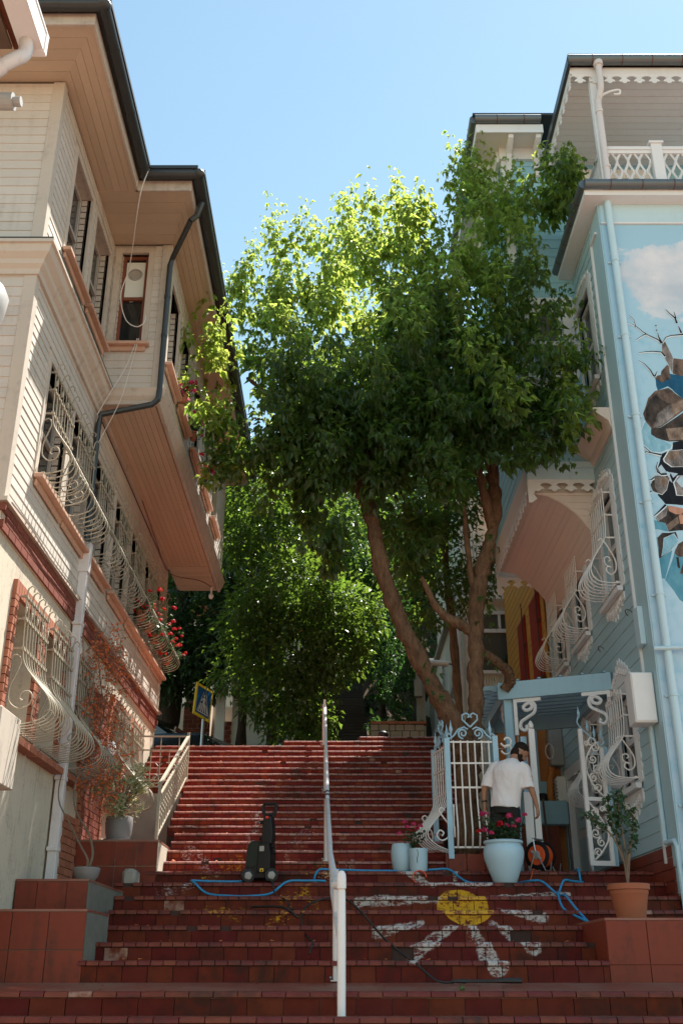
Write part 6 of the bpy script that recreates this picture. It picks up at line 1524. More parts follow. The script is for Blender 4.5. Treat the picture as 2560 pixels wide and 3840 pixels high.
# hanging sprigs under the crown
for x, y, z in ((-.35, 13.9, 6.3), (-.3, 13.8, 6.0), (-.4, 13.9, 6.6), (3.2, 13.0, 7.1), (2.95, 13.2, 7.0), (2.6, 13.5, 7.2), (-1.8, 13.6, 7.0), (-1.7, 13.7, 6.8), (1.3, 13.8, 6.8), (.7, 13.8, 6.9), (2.15, 14.1, 5.6), (2.05, 14.2, 4.75), (2.25, 14.2, 4.5), (2.2, 14.2, 3.9), (1.15, 14.0, 3.7), (1.2, 14.1, 3.45)):
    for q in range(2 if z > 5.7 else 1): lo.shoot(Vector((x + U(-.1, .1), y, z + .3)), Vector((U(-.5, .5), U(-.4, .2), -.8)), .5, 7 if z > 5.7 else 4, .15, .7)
# the leaves that show largest are objects; the rest is one mass
leafmesh = None
tot = len(lv.b.f) // 4
idx = [i for i in range(tot)]
def lc(i): return lv.b.v[i * 5]
near = sorted(idx, key=lambda i: lc(i)[1] - .12 * lc(i)[2])[:280]
ns = set(near); rest = MB()
v0 = [(-0.0, 0, 0), (.24, .38, .12), (0, .42, -.03), (-.24, .38, .12), (0, 1, -.16)]
lm = MB().add([(x, y, z) for x, y, z in v0], [(0, 2, 1), (0, 3, 2), (1, 2, 4), (2, 3, 4)]).mesh('leaf', 'leaf_main')
for i in idx:
    V = lv.b.v[i * 5:i * 5 + 5]
    if i not in ns: rest.add(V, [(0, 2, 1), (0, 3, 2), (1, 2, 4), (2, 3, 4)])
crown = rest.build('crown', 'leaf_main', MT, kind='stuff'); lo.b.build('inner_crown', 'leaf_shade', MT, kind='stuff')
for i in near:
    V = [Vector(v) for v in lv.b.v[i * 5:i * 5 + 5]]; dy = V[4] - V[0]; L = dy.length; dy.normalize(); dx = V[1] - V[3]; dx = (dx - dy * dx.dot(dy)).normalized(); dz = dx.cross(dy)
    m_ = Matrix(((dx.x, dy.x, dz.x, V[0].x), (dx.y, dy.y, dz.y, V[0].y), (dx.z, dy.z, dz.z, V[0].z), (0, 0, 0, 1)))
    inst('leaf', lm, crown, m_ @ Matrix.Diagonal((L, L, L, 1)))
# ------------------------------------------------------------------ trees and shrubs behind
def backtree(name, label, cat, base, trunk, trad, blobs, L, mat, group=None, barkm='dark_bark', droop=.35):
    t = thing(name, label, cat, base, group)
    if trunk: limb('trunk', trunk, trad, t, barkm, 8)
    q = Leaves()
    for c, r, n in blobs: q.cloud(c, r, n, L, .5, droop)
    q.b.build('crown', mat, t, kind='stuff'); return t
backtree('shrub', 'dense glossy evergreen shrub hanging over the top of the stairs', 'shrub', (-1.4, 21.5, 3.6), [(-1.3, 22.2, 3.4), (-1.5, 22.0, 5.0), (-1.2, 21.6, 7.0)], [.14, .12, .08],
         [((-1.1, 20.6, 7.35), (1.15, 1.1, .75), 2600), ((-.3, 20.8, 6.9), (.85, 1.0, .9), 2000), ((-1.75, 20.8, 6.75), (.8, .9, .75), 1500), ((-.9, 20.7, 6.1), (1.15, 1.0, .8), 2300), ((-1.4, 20.8, 5.2), (.7, .8, .65), 1000), ((-.6, 20.8, 5.2), (.75, .8, .75), 1300), ((-1.0, 20.9, 4.5), (.7, .6, .5), 800), ((.1, 20.9, 6.0), (.5, .7, .6), 700), ((-.55, 20.7, 4.25), (.45, .5, .4), 450), ((-2.1, 21.0, 5.9), (.7, .8, .7), 1000), ((.35, 21.0, 6.9), (.6, .8, .7), 900)], .14, 'leaf_gloss')
backtree('tree', 'tall dark evergreen tree behind the end of the cream house', 'tree', (-4.0, 24.5, 3.4), [(-4.05, 24.3, 3.2), (-4.1, 24.3, 6.0), (-3.9, 24.4, 9.0)], [.28, .25, .18],
         [((-3.6, 24.0, 8.0), (1.6, 1.5, 1.4), 3000), ((-4.6, 24.0, 7.0), (1.3, 1.3, 1.2), 1700), ((-2.6, 24.2, 9.6), (1.3, 1.3, 1.3), 2200), ((-3.2, 24.4, 11.2), (1.3, 1.3, 1.4), 2000), ((-2.5, 23.6, 7.4), (1.0, 1.0, 1.0), 1400), ((-3.6, 23.6, 6.5), (1.2, .8, .7), 1200), ((-3.1, 23.2, 6.9), (1.0, .8, .9), 1300), ((-2.3, 23.0, 8.4), (.9, .8, .9), 1300), ((-1.9, 24, 11.4), (1.2, 1.2, 1.2), 1700)], .17, 'leaf_dark')
backtree('tree', 'sunlit tree rising behind the hanging shrub in the middle of the gap', 'tree', (-.8, 26, 4), [(-.6, 26.5, 3.8), (-.6, 26.4, 8.0), (-.4, 26.2, 11)], [.2, .17, .1],
         [((-1.0, 25.3, 10.4), (1.5, 1.4, 1.2), 2600), ((.3, 25.5, 9.6), (1.3, 1.3, 1.1), 2000), ((-1.6, 25.3, 12.2), (1.4, 1.3, 1.3), 2200), ((-.2, 25.6, 12.2), (1.4, 1.4, 1.3), 2000), ((-.4, 25.2, 8.8), (1.2, 1.1, .9), 1500)], .16, 'leaf_gloss')
backtree('tree', 'fern leaved dark tree on the slope above the stone wall', 'tree', (1.0, 26, 5), [(1.1, 26, 4.6), (1.0, 25.8, 7.5), (.8, 25.5, 9.0)], [.12, .10, .06],
         [((.9, 24.8, 8.2), (.9, .9, .7), 1500), ((1.3, 24.6, 7.0), (.7, .8, .7), 1200), ((.5, 24.8, 7.2), (.6, .8, .7), 900), ((1.3, 24.4, 6.2), (.45, .6, .35), 500), ((.7, 25.0, 9.6), (1.1, 1.0, .9), 1500)], .11, 'leaf_fern', droop=.6)
backtree('tree', 'small leaved tree right of the forked trunk before the white house', 'tree', (1.9, 18.6, 3.6), [(2.15, 18.5, 3.4), (2.1, 18.5, 5.5), (2.0, 18.4, 7.2), (2.1, 18.3, 9)], [.09, .08, .06, .04],
         [((1.9, 18.0, 8.3), (.9, .8, .9), 1700), ((1.3, 18.0, 7.2), (.75, .7, .7), 1100), ((2.3, 18.1, 7.0), (.7, .7, .8), 1000), ((1.7, 17.9, 6.3), (.7, .6, .55), 800), ((2.9, 18.1, 7.1), (.35, .5, .4), 300), ((1.4, 17.9, 5.7), (.35, .4, .35), 260), ((2.3, 18.3, 9.4), (.8, .8, .8), 1500), ((2.9, 18.6, 10.7), (.9, .9, 1.0), 1700), ((3.3, 18.8, 12.2), (.8, .9, .9), 1300)], .115, 'leaf_gloss', barkm='bark')  # the highest crown masses are unseen, added to shade the stairs
backtree('tree', 'leafy tree filling the gap under the main crown at the left', 'tree', (-2.0, 21, 3.6), [(-2.2, 22.5, 3.4), (-2.1, 22, 7), (-1.9, 21.5, 9.5)], [.12, .1, .06],
         [((-1.9, 20.8, 9.6), (.9, .9, .8), 1500), ((-1.3, 20.8, 8.8), (.8, .8, .6), 1200), ((-2.4, 21.0, 8.7), (.6, .7, .7), 800)], .15, 'leaf_gloss')
q = Leaves()                                              # woodland on the hill, one mass
for i in range(150):
    y = U(30, 46); x = U(-13, 7)
    if x > 1.2 and y < 34: continue
    q.cloud((x, y, 3.4 + (y - 22.6) * .42 + max(0, y - 30) * .35 + U(.5, 6)), (2.3, 2.0, 2.0), 520, .32, .5)
q.b.build('wood', 'leaf_dark', label='dark woodland covering the hill behind the street', cat='wood', kind='stuff')
q = Leaves()
for i in range(60): q.cloud((U(.65, 1.7), U(22.3, 24), U(4.9, 5.2)), (.2, .2, .18), 26, .08, .3)
q.b.build('undergrowth', 'leaf_fern', label='low weeds growing over the stone wall', cat='weeds', kind='stuff')
# ------------------------------------------------------------------ handrail up the middle of the stairs
HR = thing('handrail', 'white painted pipe handrail running up the middle of the stairs', 'handrail', (-.1, 9.2, -.33))
b = MB(); b.tube([(0, 9.16, -.335), (0, 9.16, .25), (0, 9.17, .60), (-.002, 9.2, .70)], [.034, .036, .034, .022], 12); b.build('post', 'white_pvc', HR, smooth=True)
b = MB(); b.lathe([(.001, .085), (.022, .078), (.036, .055), (.040, .02), (.040, -.06), (.001, -.06)], 14, (0, 9.16, .69)); b.tube([(-.0, 9.16, .66), (-.055, 9.35, .67)], .034, 12); b.build('end_cap', 'white_pvc', HR, smooth=True)
b = MB(); b.tube([(-.045, 9.32, .655), (-.12, 11.2, 1.12), (-.185, 13.75, 2.03)], .030, 12); b.build('rail', 'pipe_white', HR, smooth=True)
b = MB(); b.tube([(-.025, 9.32, .25), (-.10, 11.2, .72), (-.165, 13.75, 1.60)], .016, 8); b.build('rail', 'pipe_white', HR, smooth=True)
b = MB(); b.tube([(-.185, 13.75, 2.03), (-.185, 13.92, 2.12), (-.24, 15.9, 3.14), (-.29, 17.85, 4.22)], .026, 12); b.build('rail', 'white_pvc', HR, smooth=True)
for x, y, z, t in ((-.055, 10.33, -.09, .88), (-.20, 13.88, 1.28, 2.06), (-.245, 15.95, 2.48, 3.13), (-.30, 17.8, 3.54, 4.26)):
    q = MB(); q.tube([(x, y, z), (x, y, t)], .028 if y < 17 else .032, 10); q.tube([(x, y, z), (x, y, z + .012)], .05, 10); q.build('post', 'pipe_white', HR, smooth=True)
    q = MB()
    for s in (-1, 1): q.ell((x + s * .045, y - .02, z + .03), (.014, .014, .014), 6, 4)
    q.build('bolt', 'steel', HR)
for y, x, z in ((13.86, -.185, 2.09), (13.98, -.188, 2.15)): q = MB(); q.tube([(x, y, z), (x - .001, y + .05, z + .026)], .034, 12); q.build('collar', 'gutter_zinc', HR, smooth=True)
# ------------------------------------------------------------------ cream railing on the left terrace
LR = thing('terrace_railing', 'cream wrought railing climbing beside the upper steps on the left', 'railing', (-2.35, 14.8, 1.5))
P0, P1 = Vector((-2.36, 13.66, 1.49)), Vector((-2.36, 15.92, 2.64))
b = MB(); H = .73
b.bar(P0 + Vector((0, 0, H)), P1 + Vector((0, 0, H - .06)), .045, .03); b.bar(P0 + Vector((.0, 0, H - .16)), P1 + Vector((0, 0, H - .21)), .03, .022); b.bar(P0 + Vector((0, 0, .07)), P1 + Vector((0, 0, .05)), .025, .02)
for p in (P0, P1): b.box(p.x - .018, p.x + .018, p.y - .018, p.y + .018, p.z - .02, p.z + H)
b.bar((-2.36, 15.92, 3.31), (-3.22, 15.92, 3.31), .03, .022); b.bar((-2.36, 15.92, 3.10), (-3.22, 15.92, 3.10), .022, .018); b.bar((-2.36, 15.92, 2.55), (-3.22, 15.92, 2.55), .02, .016)
b.build('rail', 'grille_cream', LR)
bal_ = MB(); bal_.tube([(0, 0, 0), (0, 0, .50)], .008, 5); 
for z in (.18, .25, .32): bal_.ell((0, 0, z), (.018, .018, .03), 5, 4)
bm_ = bal_.mesh('baluster', 'grille_cream')
for i in range(1, 20):
    t = i / 20; p = P0.lerp(P1, t); inst('baluster', bm_, LR, T(p.x, p.y, p.z + .07))
for i in range(1, 7):
    x = -2.36 - i * .14; q = MB(); q.tube([(x, 15.92, 2.55), (x, 15.92, 3.30 if i % 2 else 3.1)], .008, 5); q.build('baluster', 'grille_cream', LR)
for i in range(3):
    q = MB(); c = -2.52 - i * .27
    for s in (-1, 1): q.tube([(c + s * p[0], 15.915, 2.68 + p[1]) for p in spiral((.05, .0), .055, .014, 90, 1.3, 14)], .008, 4); q.tube([(c + s * .02, 15.915, 2.75), (c + s * .005, 15.915, 2.85), (c + s * .05, 15.915, 2.90)], .008, 4)
    q.build('scroll', 'grille_cream', LR)
# ------------------------------------------------------------------ pressure washer
PWm = thing('pressure_washer', 'black and dark green upright pressure washer standing on the sixth step', 'pressure washer', (-1.12, 13.05, .95))
WB = T(-.97, 13.08, .952) @ RZ(-14)
b = MB(); b.prism([(-.17, .10), (-.175, .20), (-.16, .40), (-.135, .47), (-.09, .49), (.02, .49), (.02, .10)], -.10, .16); b.build('housing', 'green_plastic', PWm, base=WB, bevel=.02)
b = MB(); b.prism([(-.19, .05), (.10, .05), (.14, .11), (.13, .20), (-.175, .20)], -.105, .17); b.build('base', 'black_plastic', PWm, base=WB, bevel=.015)
b = MB(); b.prism([(-.015, .12), (.145, .12), (.15, .30), (.13, .44), (.125, .46), (.0, .46)], -.135, .12); b.build('front_column', 'black_plastic', PWm, base=WB, bevel=.014)
b = MB(); b.prism([(.02, .44), (.15, .44), (.158, .58), (.145, .70), (.135, .78), (.04, .78), (.03, .62)], -.10, .06); b.build('tower', 'black_plastic', PWm, base=WB, bevel=.014)
b = MB(); b.tube([(.045, -.02, .77), (.015, -.02, .84), (.015, -.02, .905), (.03, -.02, .925), (.165, -.02, .925), (.178, -.02, .905), (.172, -.02, .84), (.14, -.02, .77)], .021, 8); b.tube([(.03, -.02, .80), (.155, -.02, .80)], .02, 8); b.build('handle', 'black_plastic', PWm, base=WB, smooth=True)
b = MB(); b.lathe([(.001, .03), (.016, .028), (.020, 0), (.001, 0)], 12, (0, 0, 0), T(.095, -.10, .755) @ RX(90)); b.build('knob', 'red_plastic', PWm, base=WB)
b = MB(); b.box(.018, .075, -.1375, -.1355, .36, .42); b.build('label', 'grey_plastic', PWm, base=WB); b = MB(); b.box(.03, .075, -.1375, -.1355, .125, .165); b.build('label', 'yellow_label', PWm, base=WB)
b = MB(); b.prism([(.036, .130), (.069, .130), (.0525, .160)], -.1385, -.1376); b.build('warning_sign', 'black_plastic', PWm, base=WB)
for x in (-.125, .165):
    b = MB(); b.lathe([(.001, -.03), (.05, -.03), (.078, -.026), (.085, 0), (.078, .026), (.05, .03), (.001, .03)], 20, (0, 0, 0), T(x, -.09, .085) @ RY(90) if 0 else T(x, -.115, .085) @ RX(90) @ RY(28)); w_ = b.build('wheel', 'black_plastic', PWm, base=WB, smooth=True)
    b = MB(); b.lathe([(.001, .036), (.026, .036), (.042, .032), (.045, .028), (.001, .028)], 18, (0, 0, 0), T(x, -.115, .085) @ RX(90) @ RY(28)); b.build('hub', 'grey_plastic', w_, base=WB, smooth=True)
    b = MB()
    for k_ in range(5): a_ = R(72 * k_); b.bar(T(x, -.115, .085) @ RX(90) @ RY(28) @ Vector((0, 0, .038)), T(x, -.115, .085) @ RX(90) @ RY(28) @ Vector((.048 * math.cos(a_), .048 * math.sin(a_), .036)), .008)
    b.build('spokes', 'frame_grey', w_, base=WB)
b = MB(); b.tube([(.15, -.06, .42), (.185, -.06, .42)], .025, 10); b.tube([(.16, -.05, .40), (.19, -.08, .33)], .015, 6); b.tube([(.02, -.05, .70), (-.01, -.05, .70)], .02, 8); b.tube([(.02, -.05, .52), (-.015, -.05, .52)], .02, 8); b.build('fitting', 'black_plastic', PWm, base=WB)
# ------------------------------------------------------------------ hoses and cables
def hose(name, label, cat, pts, r, mat, n=6, seg=7):
    b = MB(); b.tube(catmull(pts, seg), r, n); return b.build(name, mat, label=label, cat=cat, smooth='all')
hose('hose', 'bright blue hose looping from the pressure washer down over the step edge', 'hose', [(-1.12, 13.05, .985), (-1.3, 13.0, .972), (-1.58, 12.93, .97), (-1.76, 12.86, .972), (-1.72, 12.76, .94), (-1.56, 12.70, .82), (-1.3, 12.64, .79), (-1.05, 12.62, .787), (-.82, 12.68, .82), (-.64, 12.80, .955), (-.42, 12.86, .972), (-.2, 12.90, .972), (-.27, 13.0, .974), (-.33, 13.2, 1.02), (-.28, 13.33, 1.13), (-.16, 13.38, 1.142), (.05, 13.42, 1.138), (.4, 13.5, 1.137), (.9, 13.5, 1.137), (1.15, 13.40, 1.142), (1.32, 13.36, 1.14), (1.44, 13.2, 1.03), (1.52, 13.1, .974), (1.7, 13.24, .972), (2.1, 13.2, .972), (2.25, 12.92, .975), (2.36, 12.8, .955), (2.46, 12.45, .79), (2.50, 12.25, .77), (2.53, 11.9, .62), (2.6, 11.6, .45)], .0135, 'hose_blue')
hose('hose', 'shorter blue hose crossing the steps right of the big pale blue pot', 'hose', [(2.62, 11.55, .45), (2.52, 11.75, .52), (2.42, 12.0, .62), (2.44, 12.35, .79), (2.52, 12.7, .82), (2.62, 12.84, .97), (2.75, 12.95, .972), (2.9, 13.1, .972), (2.91, 13.26, 1.0), (2.91, 13.32, 1.13), (2.9, 13.5, 1.138)], .0135, 'hose_blue')
hose('cable', 'thin black cable running from the pressure washer down the steps left of the handrail', 'cable', [(-.9, 12.9, .965), (-.82, 12.80, .955), (-.75, 12.5, .785), (-.62, 12.2, .72), (-.55, 11.85, .61), (-.50, 11.7, .603)], .010, 'cable_black')
hose('spray_lance', 'black spray lance lying on the step in front of the washer', 'spray lance', [(-.98, 11.95, .63), (-.9, 11.85, .63), (-.62, 11.6, .61), (-.45, 11.35, .50)], .014, 'cable_black')
hose('cable', 'black pressure hose looping past the handrail and down to the lance on the landing', 'cable', [(-.30, 10.6, .15), (-.28, 10.85, .26), (-.34, 11.2, .30), (-.42, 11.6, .44), (-.40, 11.9, .61), (-.28, 12.1, .70), (-.1, 12.15, .74), (.05, 12.1, .72), (.18, 11.75, .60), (.30, 11.4, .45), (.42, 10.95, .29), (.58, 10.6, .14), (.68, 10.3, .06), (.85, 10.1, -.08), (1.0, 10.05, -.095)], .011, 'cable_black')
b = MB(); b.tube([(.98, 10.04, -.085), (1.09, 10.02, -.085), (1.12, 10.01, -.085), (1.33, 9.98, -.085), (1.44, 9.97, -.08), (1.59, 9.96, -.08)], [.012, .022, .014, .014, .024, .026], 8); b.build('spray_lance', 'cable_black', label='black spray lance lying on the landing below the painted daisy', cat='spray lance', smooth=True)
hose('cable', 'orange extension cable from the reel trailing over the platform edge', 'cable', [(2.5, 13.75, 1.15), (2.4, 13.45, 1.14), (2.35, 13.33, 1.13), (2.25, 13.22, .965), (1.95, 13.28, .962), (1.6, 13.2, .962), (1.35, 13.15, .962), (1.0, 13.2, .97)], .006, 'orange_cable')
b = MB(); b.tube([(.95 + .08 * math.cos(t), 13.22, 1.04 + .075 * math.sin(t)) for t in [i * .3 for i in range(15)]], .008, 6); b.build('cable_loop', 'orange_cable', label='small orange cable loop on the step below the small blue pots', cat='cable')
# orange cable reel
CRl = thing('cable_reel', 'orange cable reel with black flanges on a metal stand beside the gate', 'cable reel', (2.57, 13.95, 1.15))
KM = T(2.57, 13.95, 1.36) @ RZ(-40)
b = MB(); b.lathe([(.001, -.07), (.145, -.07), (.15, -.035), (.15, .035), (.145, .07), (.001, .07)], 20, (0, 0, 0), KM @ RX(90) @ RY(0)); 
b.build('cable', 'orange_cable', CRl, smooth=True)
for s in (-1, 1):
    b = MB(); b.lathe([(.001, s * .072), (.175, s * .072), (.18, s * .085), (.14, s * .095), (.05, s * .10), (.001, s * .10)], 22, (0, 0, 0), KM @ RX(90)); b.build('flange', 'black_plastic', CRl, smooth=True)
b = MB(); b.lathe([(.001, .104), (.12, .100), (.125, .096), (.001, .096)], 20, (0, 0, 0), KM @ RX(90)); b.build('disc', 'orange_cable', CRl); b = MB(); b.lathe([(.001, .112), (.05, .112), (.055, .105), (.001, .105)], 14, (0, 0, 0), KM @ RX(90)); b.tube([KM @ Vector((-.06, -.112, .05)), KM @ Vector((.07, -.112, -.06))], .02, 6); b.build('hub', 'grey_plastic', CRl)
b = MB()
for y in (-.12, .12): b.tube([KM @ Vector(p) for p in ((-.15, y, -.205), (-.10, y, -.19), (0, y, .05), (-.02, y, .20))], .010, 6); b.tube([KM @ Vector(p) for p in ((0, y, .05), (.13, y, -.2), (.2, y, -.2), (.22, y, -.1))], .010, 6)
b.tube([KM @ Vector(p) for p in ((-.02, -.12, .20), (-.02, .12, .20))], .014, 8); b.tube([KM @ Vector(p) for p in ((-.15, -.12, -.203), (-.15, .12, -.203))], .010, 6); b.build('stand', 'steel', CRl)
# ------------------------------------------------------------------ pots on the right
BP = thing('flower_pot', 'big pale blue urn of pink and red geraniums in front of the man', 'flower pot', (1.955, 13.0, .952))
b = MB(); b.lathe([(.125, 0), (.14, .015), (.19, .14), (.235, .27), (.245, .35), (.235, .405), (.212, .435), (.215, .445), (.238, .455), (.242, .475), (.225, .485), (.205, .47), (.20, .44), (.001, .43)], 28, (1.955, 13.0, .952)); b.build('pot', 'pot_blue', BP, smooth=True)
lvs, stm, fl = MB(), MB(), []
geranium((lvs, stm), fl, (1.955, 13.0, 1.38), .31, .36, 34, 0, .05)
stm.build('stem', 'leaf_geranium', BP); lvs.build('foliage', 'leaf_geranium', BP, kind='stuff')
for x, z, c_, r_ in ((-.27, .30, 'petal_pink', .045), (-.04, .18, 'petal_red', .055), (.08, .27, 'petal_pink', .05), (.20, .22, 'petal_pink', .05), (.31, .30, 'petal_pink', .035), (-.33, .10, 'petal_red', .04), (-.26, .11, 'petal_pink', .045), (-.16, .08, 'petal_pink', .045), (.06, .17, 'petal_pink', .04), (.14, .16, 'petal_pink', .04), (-.22, .30, 'petal_pink', .03)):
    b = MB(); flower_head(b, (1.955 + x * .9, 13.0 - .10 + U(-.05, .05), 1.43 + z), r_, 26); b.build('blossom', c_, BP)
    b = MB(); b.tube([(1.955 + x * .9 * .4, 13.04, 1.42), (1.955 + x * .9 * .8, 12.98, 1.42 + z * .6), (1.955 + x * .9, 12.97, 1.42 + z)], .004, 4); b.build('stem', 'leaf_geranium', BP)
SP = thing('flower_pot', 'small pale blue cylinder pot with pink flowers at the platform edge', 'flower pot', (.955, 13.42, 1.118))
b = MB(); b.lathe([(.098, 0), (.110, .03), (.119, .25), (.122, .27), (.112, .27), (.105, .24), (.001, .24)], 22, (.955, 13.42, 1.118)); b.build('pot', 'pot_blue', SP, smooth=True)
b = MB(); b.tube(catmull([(.935, 13.299, 1.37), (.945, 13.301, 1.31), (.93, 13.303, 1.26), (.935, 13.304, 1.21)], 3), .003, 4); b.build('crack', 'black_plastic', SP)
SP2 = thing('flower_pot', 'small pale blue rounded pot half hidden at the left of the cylinder pot', 'flower pot', (.76, 13.56, 1.118))
b = MB(); b.lathe([(.08, 0), (.11, .03), (.135, .16), (.14, .24), (.126, .32), (.118, .345), (.11, .345), (.105, .31), (.001, .30)], 22, (.76, 13.58, 1.118)); b.build('pot', 'pot_blue', SP2, smooth=True)
lvs, stm, fl = MB(), MB(), []; geranium((lvs, stm), fl, (.9, 13.44, 1.36), .16, .30, 12, 0, .04); stm.build('stem', 'leaf_geranium', SP); lvs.build('foliage', 'leaf_geranium', SP, kind='stuff')
for x, z in ((-.24, .16), (-.15, .30), (-.03, .27), (.02, .22), (.06, .25), (-.12, .24)):
    b = MB(); flower_head(b, (.93 + x * .9, 13.36, 1.40 + z), .036, 20); b.build('blossom', 'petal_pink', SP)
# terracotta pot with a rose
RP = thing('flower_pot', 'terracotta pot with a tall thin rose bush on the right terrace', 'flower pot', (2.85, 10.85, .452))
b = MB(); b.lathe([(.135, 0), (.14, .02), (.18, .23), (.183, .235), (.186, .24), (.189, .275), (.206, .28), (.208, .33), (.197, .335), (.18, .325), (.175, .29), (.001, .29)], 28, (2.85, 10.85, .453)); b.lathe([(.001, -.0), (.165, 0), (.175, .02), (.001, .02)], 20, (2.85, 10.85, .4525)); b.build('pot', 'terracotta', RP, smooth=True)
stems = [[(2.850, 10.85, 0.753), (2.828, 10.85, 1.066), (2.756, 10.85, 1.372), (2.728, 10.85, 1.644)], [(2.850, 10.85, 0.753), (2.857, 10.84, 1.134), (2.828, 10.83, 1.474), (2.850, 10.80, 1.678)], [(2.836, 10.85, 0.998), (2.742, 10.83, 1.236), (2.598, 10.80, 1.372), (2.468, 10.78, 1.460)], [(2.850, 10.85, 0.794), (2.915, 10.86, 1.134), (2.972, 10.85, 1.338), (2.958, 10.85, 1.508)], [(2.843, 10.85, 0.862), (2.886, 10.80, 1.100), (2.929, 10.80, 1.202)]]
b = MB(); [b.tube(catmull(s_, 5), [.012 - .0004 * i for i in range(5 * (len(s_) - 1) + 1)], 6) for s_ in stems]; b.build('stem', 'vine_stem', RP)
q = Leaves()
for s_ in stems:
    P = catmull(s_, 8)
    for p in P[len(P) // 2:]:
        for _ in range(4 if s_ is not stems[4] else 2): d = rvec(); d.z -= .3; q.leaf(p + rvec() * .03, d.normalized(), (Vector((0, -.4, 1)) + rvec() * .5).normalized(), U(.045, .07), U(.036, .055))
for _ in range(60): q.leaf(Vector((U(2.72, 2.92), U(10.7, 10.95), U(1.36, 1.68))), (rvec() + Vector((0, 0, -.4))).normalized(), (Vector((0, -.4, 1)) + rvec() * .5).normalized(), U(.05, .08), U(.04, .06))
q.b.build('foliage', 'leaf_geranium', RP, kind='stuff')
b = MB(); flower_head(b, (4.15, 11.4, 1.62), .035, 12); bl = b.build('blossom', 'petal_red', None, label='small red blossom on a thin twig by the right edge', cat='flower')
b = MB(); b.tube([(4.15, 11.4, 1.62), (4.3, 11.4, 1.5), (4.4, 11.4, 1.2), (4.42, 11.4, .46)], .004, 4); b.build('twig', 'vine_stem', bl)
b = MB(); b.lathe([(.15, 0), (.2, .25), (.001, .25)], 14, (4.45, 11.4, .453)); b.build('flower_pot', 'terracotta', label='terracotta pot at the right edge holding the red blossom twig', cat='flower pot', smooth=True)
# ------------------------------------------------------------------ pots and vine on the left terraces
GP = thing('flower_pot', 'grey plastic pot with a variegated shrub on the left terrace', 'flower pot', (-2.860, 13.62, 1.49))
b = MB(); b.lathe([(.13, 0), (.142, .02), (.165, .10), (.174, .22), (.17, .29), (.16, .31), (.148, .30), (.001, .27)], 24, (-2.840, 13.62, 1.491)); b.lathe([(.001, 0), (.18, 0), (.185, .03), (.001, .03)], 20, (-2.840, 13.62, 1.4905)); b.build('pot', 'pot_grey', GP, smooth=True)
q = Leaves(); b = MB(); TP = []
for c, r_, n in (((-2.840, 13.55, 2.14), (.30, .22, .12), 9), ((-2.760, 13.5, 2.36), (.22, .18, .12), 6), ((-3.020, 13.5, 2.02), (.18, .18, .12), 4), ((-2.540, 13.52, 2.22), (.14, .15, .10), 4), ((-2.790, 13.48, 1.92), (.24, .15, .10), 6)):
    for _ in range(n): v = rvec(); TP.append(Vector(c) + Vector((v.x * r_[0], v.y * r_[1], v.z * r_[2])))
for tp in TP:
    b.tube(catmull([(-2.840, 13.6, 1.76), Vector((-2.840, 13.6, 1.76)).lerp(tp, .55) + Vector((0, 0, .08)), tp], 4), .006, 4)
    for i in range(30): d = rvec(); d.z = d.z * .4 + .1; q.leaf(tp + rvec() * .06, d.normalized(), (Vector((0, -.3, 1)) + rvec() * .4).normalized(), U(.05, .09), U(.036, .055))
for _ in range(110): d = rvec(); q.leaf(Vector((-2.81 + U(-.24, .26), 13.46 + U(-.08, .1), 1.78 + U(-.05, .14))), d, (Vector((0, -.3, 1)) + rvec() * .5).normalized(), U(.025, .04), U(.016, .024))
b.build('stem', 'vine_stem', GP); q.b.build('foliage', 'leaf_variegated', GP, kind='stuff')
BW = thing('flower_pot', 'small grey bowl with a twisted bare vine on the left terrace', 'flower pot', (-2.66, 11.35, .85))
b = MB(); b.lathe([(.09, 0), (.125, .05), (.138, .10), (.142, .12), (.134, .132), (.12, .125), (.001, .11)], 22, (-2.66, 11.33, .851)); b.build('pot', 'pot_grey', BW, smooth=True); b = MB(); b.lathe([(.001, .111), (.119, .111), (.001, .13)], 16, (-2.66, 11.33, .851)); b.build('soil', 'soil', BW)
VN = thing('vine', 'dry climbing vine with orange leaves growing from the grey bowl up the window grille', 'vine', (-3.0, 11.5, 1.0))
b = MB()
st_ = [[(-2.68, 11.34, .95), (-2.66, 11.33, 1.06), (-2.76, 11.4, 1.2), (-2.95, 11.6, 1.45), (-3.16, 11.8, 1.75), (-3.2, 12.0, 2.1), (-3.15, 12.3, 2.5)], [(-2.66, 11.34, .95), (-2.62, 11.36, 1.12), (-2.72, 11.5, 1.35), (-2.95, 11.8, 1.62), (-3.05, 12.0, 1.9), (-3.05, 12.3, 2.3), (-3.1, 12.6, 2.9), (-3.2, 12.4, 3.5), (-3.2, 12.1, 4.2)], [(-3.1, 12.6, 2.6), (-3.0, 12.9, 2.9), (-3.05, 12.7, 3.4), (-3.1, 12.5, 3.9)], [(-3.0, 12.4, 2.3), (-2.85, 12.8, 2.4), (-2.9, 13.1, 2.1), (-2.95, 13.2, 1.8)]]
for s_ in st_: P = catmull(s_, 6); b.tube(P, [.014 - .010 * i / len(P) for i in range(len(P))], 5)
lv_ = MB()
for _ in range(190):
    p = Vector((-3.2 + U(0, .45), U(12.1, 13.25), U(1.9, 3.9))); P = [p]
    for i in range(4): P.append(P[-1] + rvec() * .10 + Vector((.01, 0, -.02)))
    b.tube(P, .0035, 3, False)
    for r_ in P:
        for _2 in range(2):
            if rnd() < .8: d = rvec(); v_, f_ = leaf_verts(r_ + rvec() * .04, d, rvec(), U(.03, .06), U(.022, .036), .3); lv_.add(v_, f_)
b.build('stem', 'vine_stem', VN); lv_.build('foliage', 'dry_leaf', VN, kind='stuff')
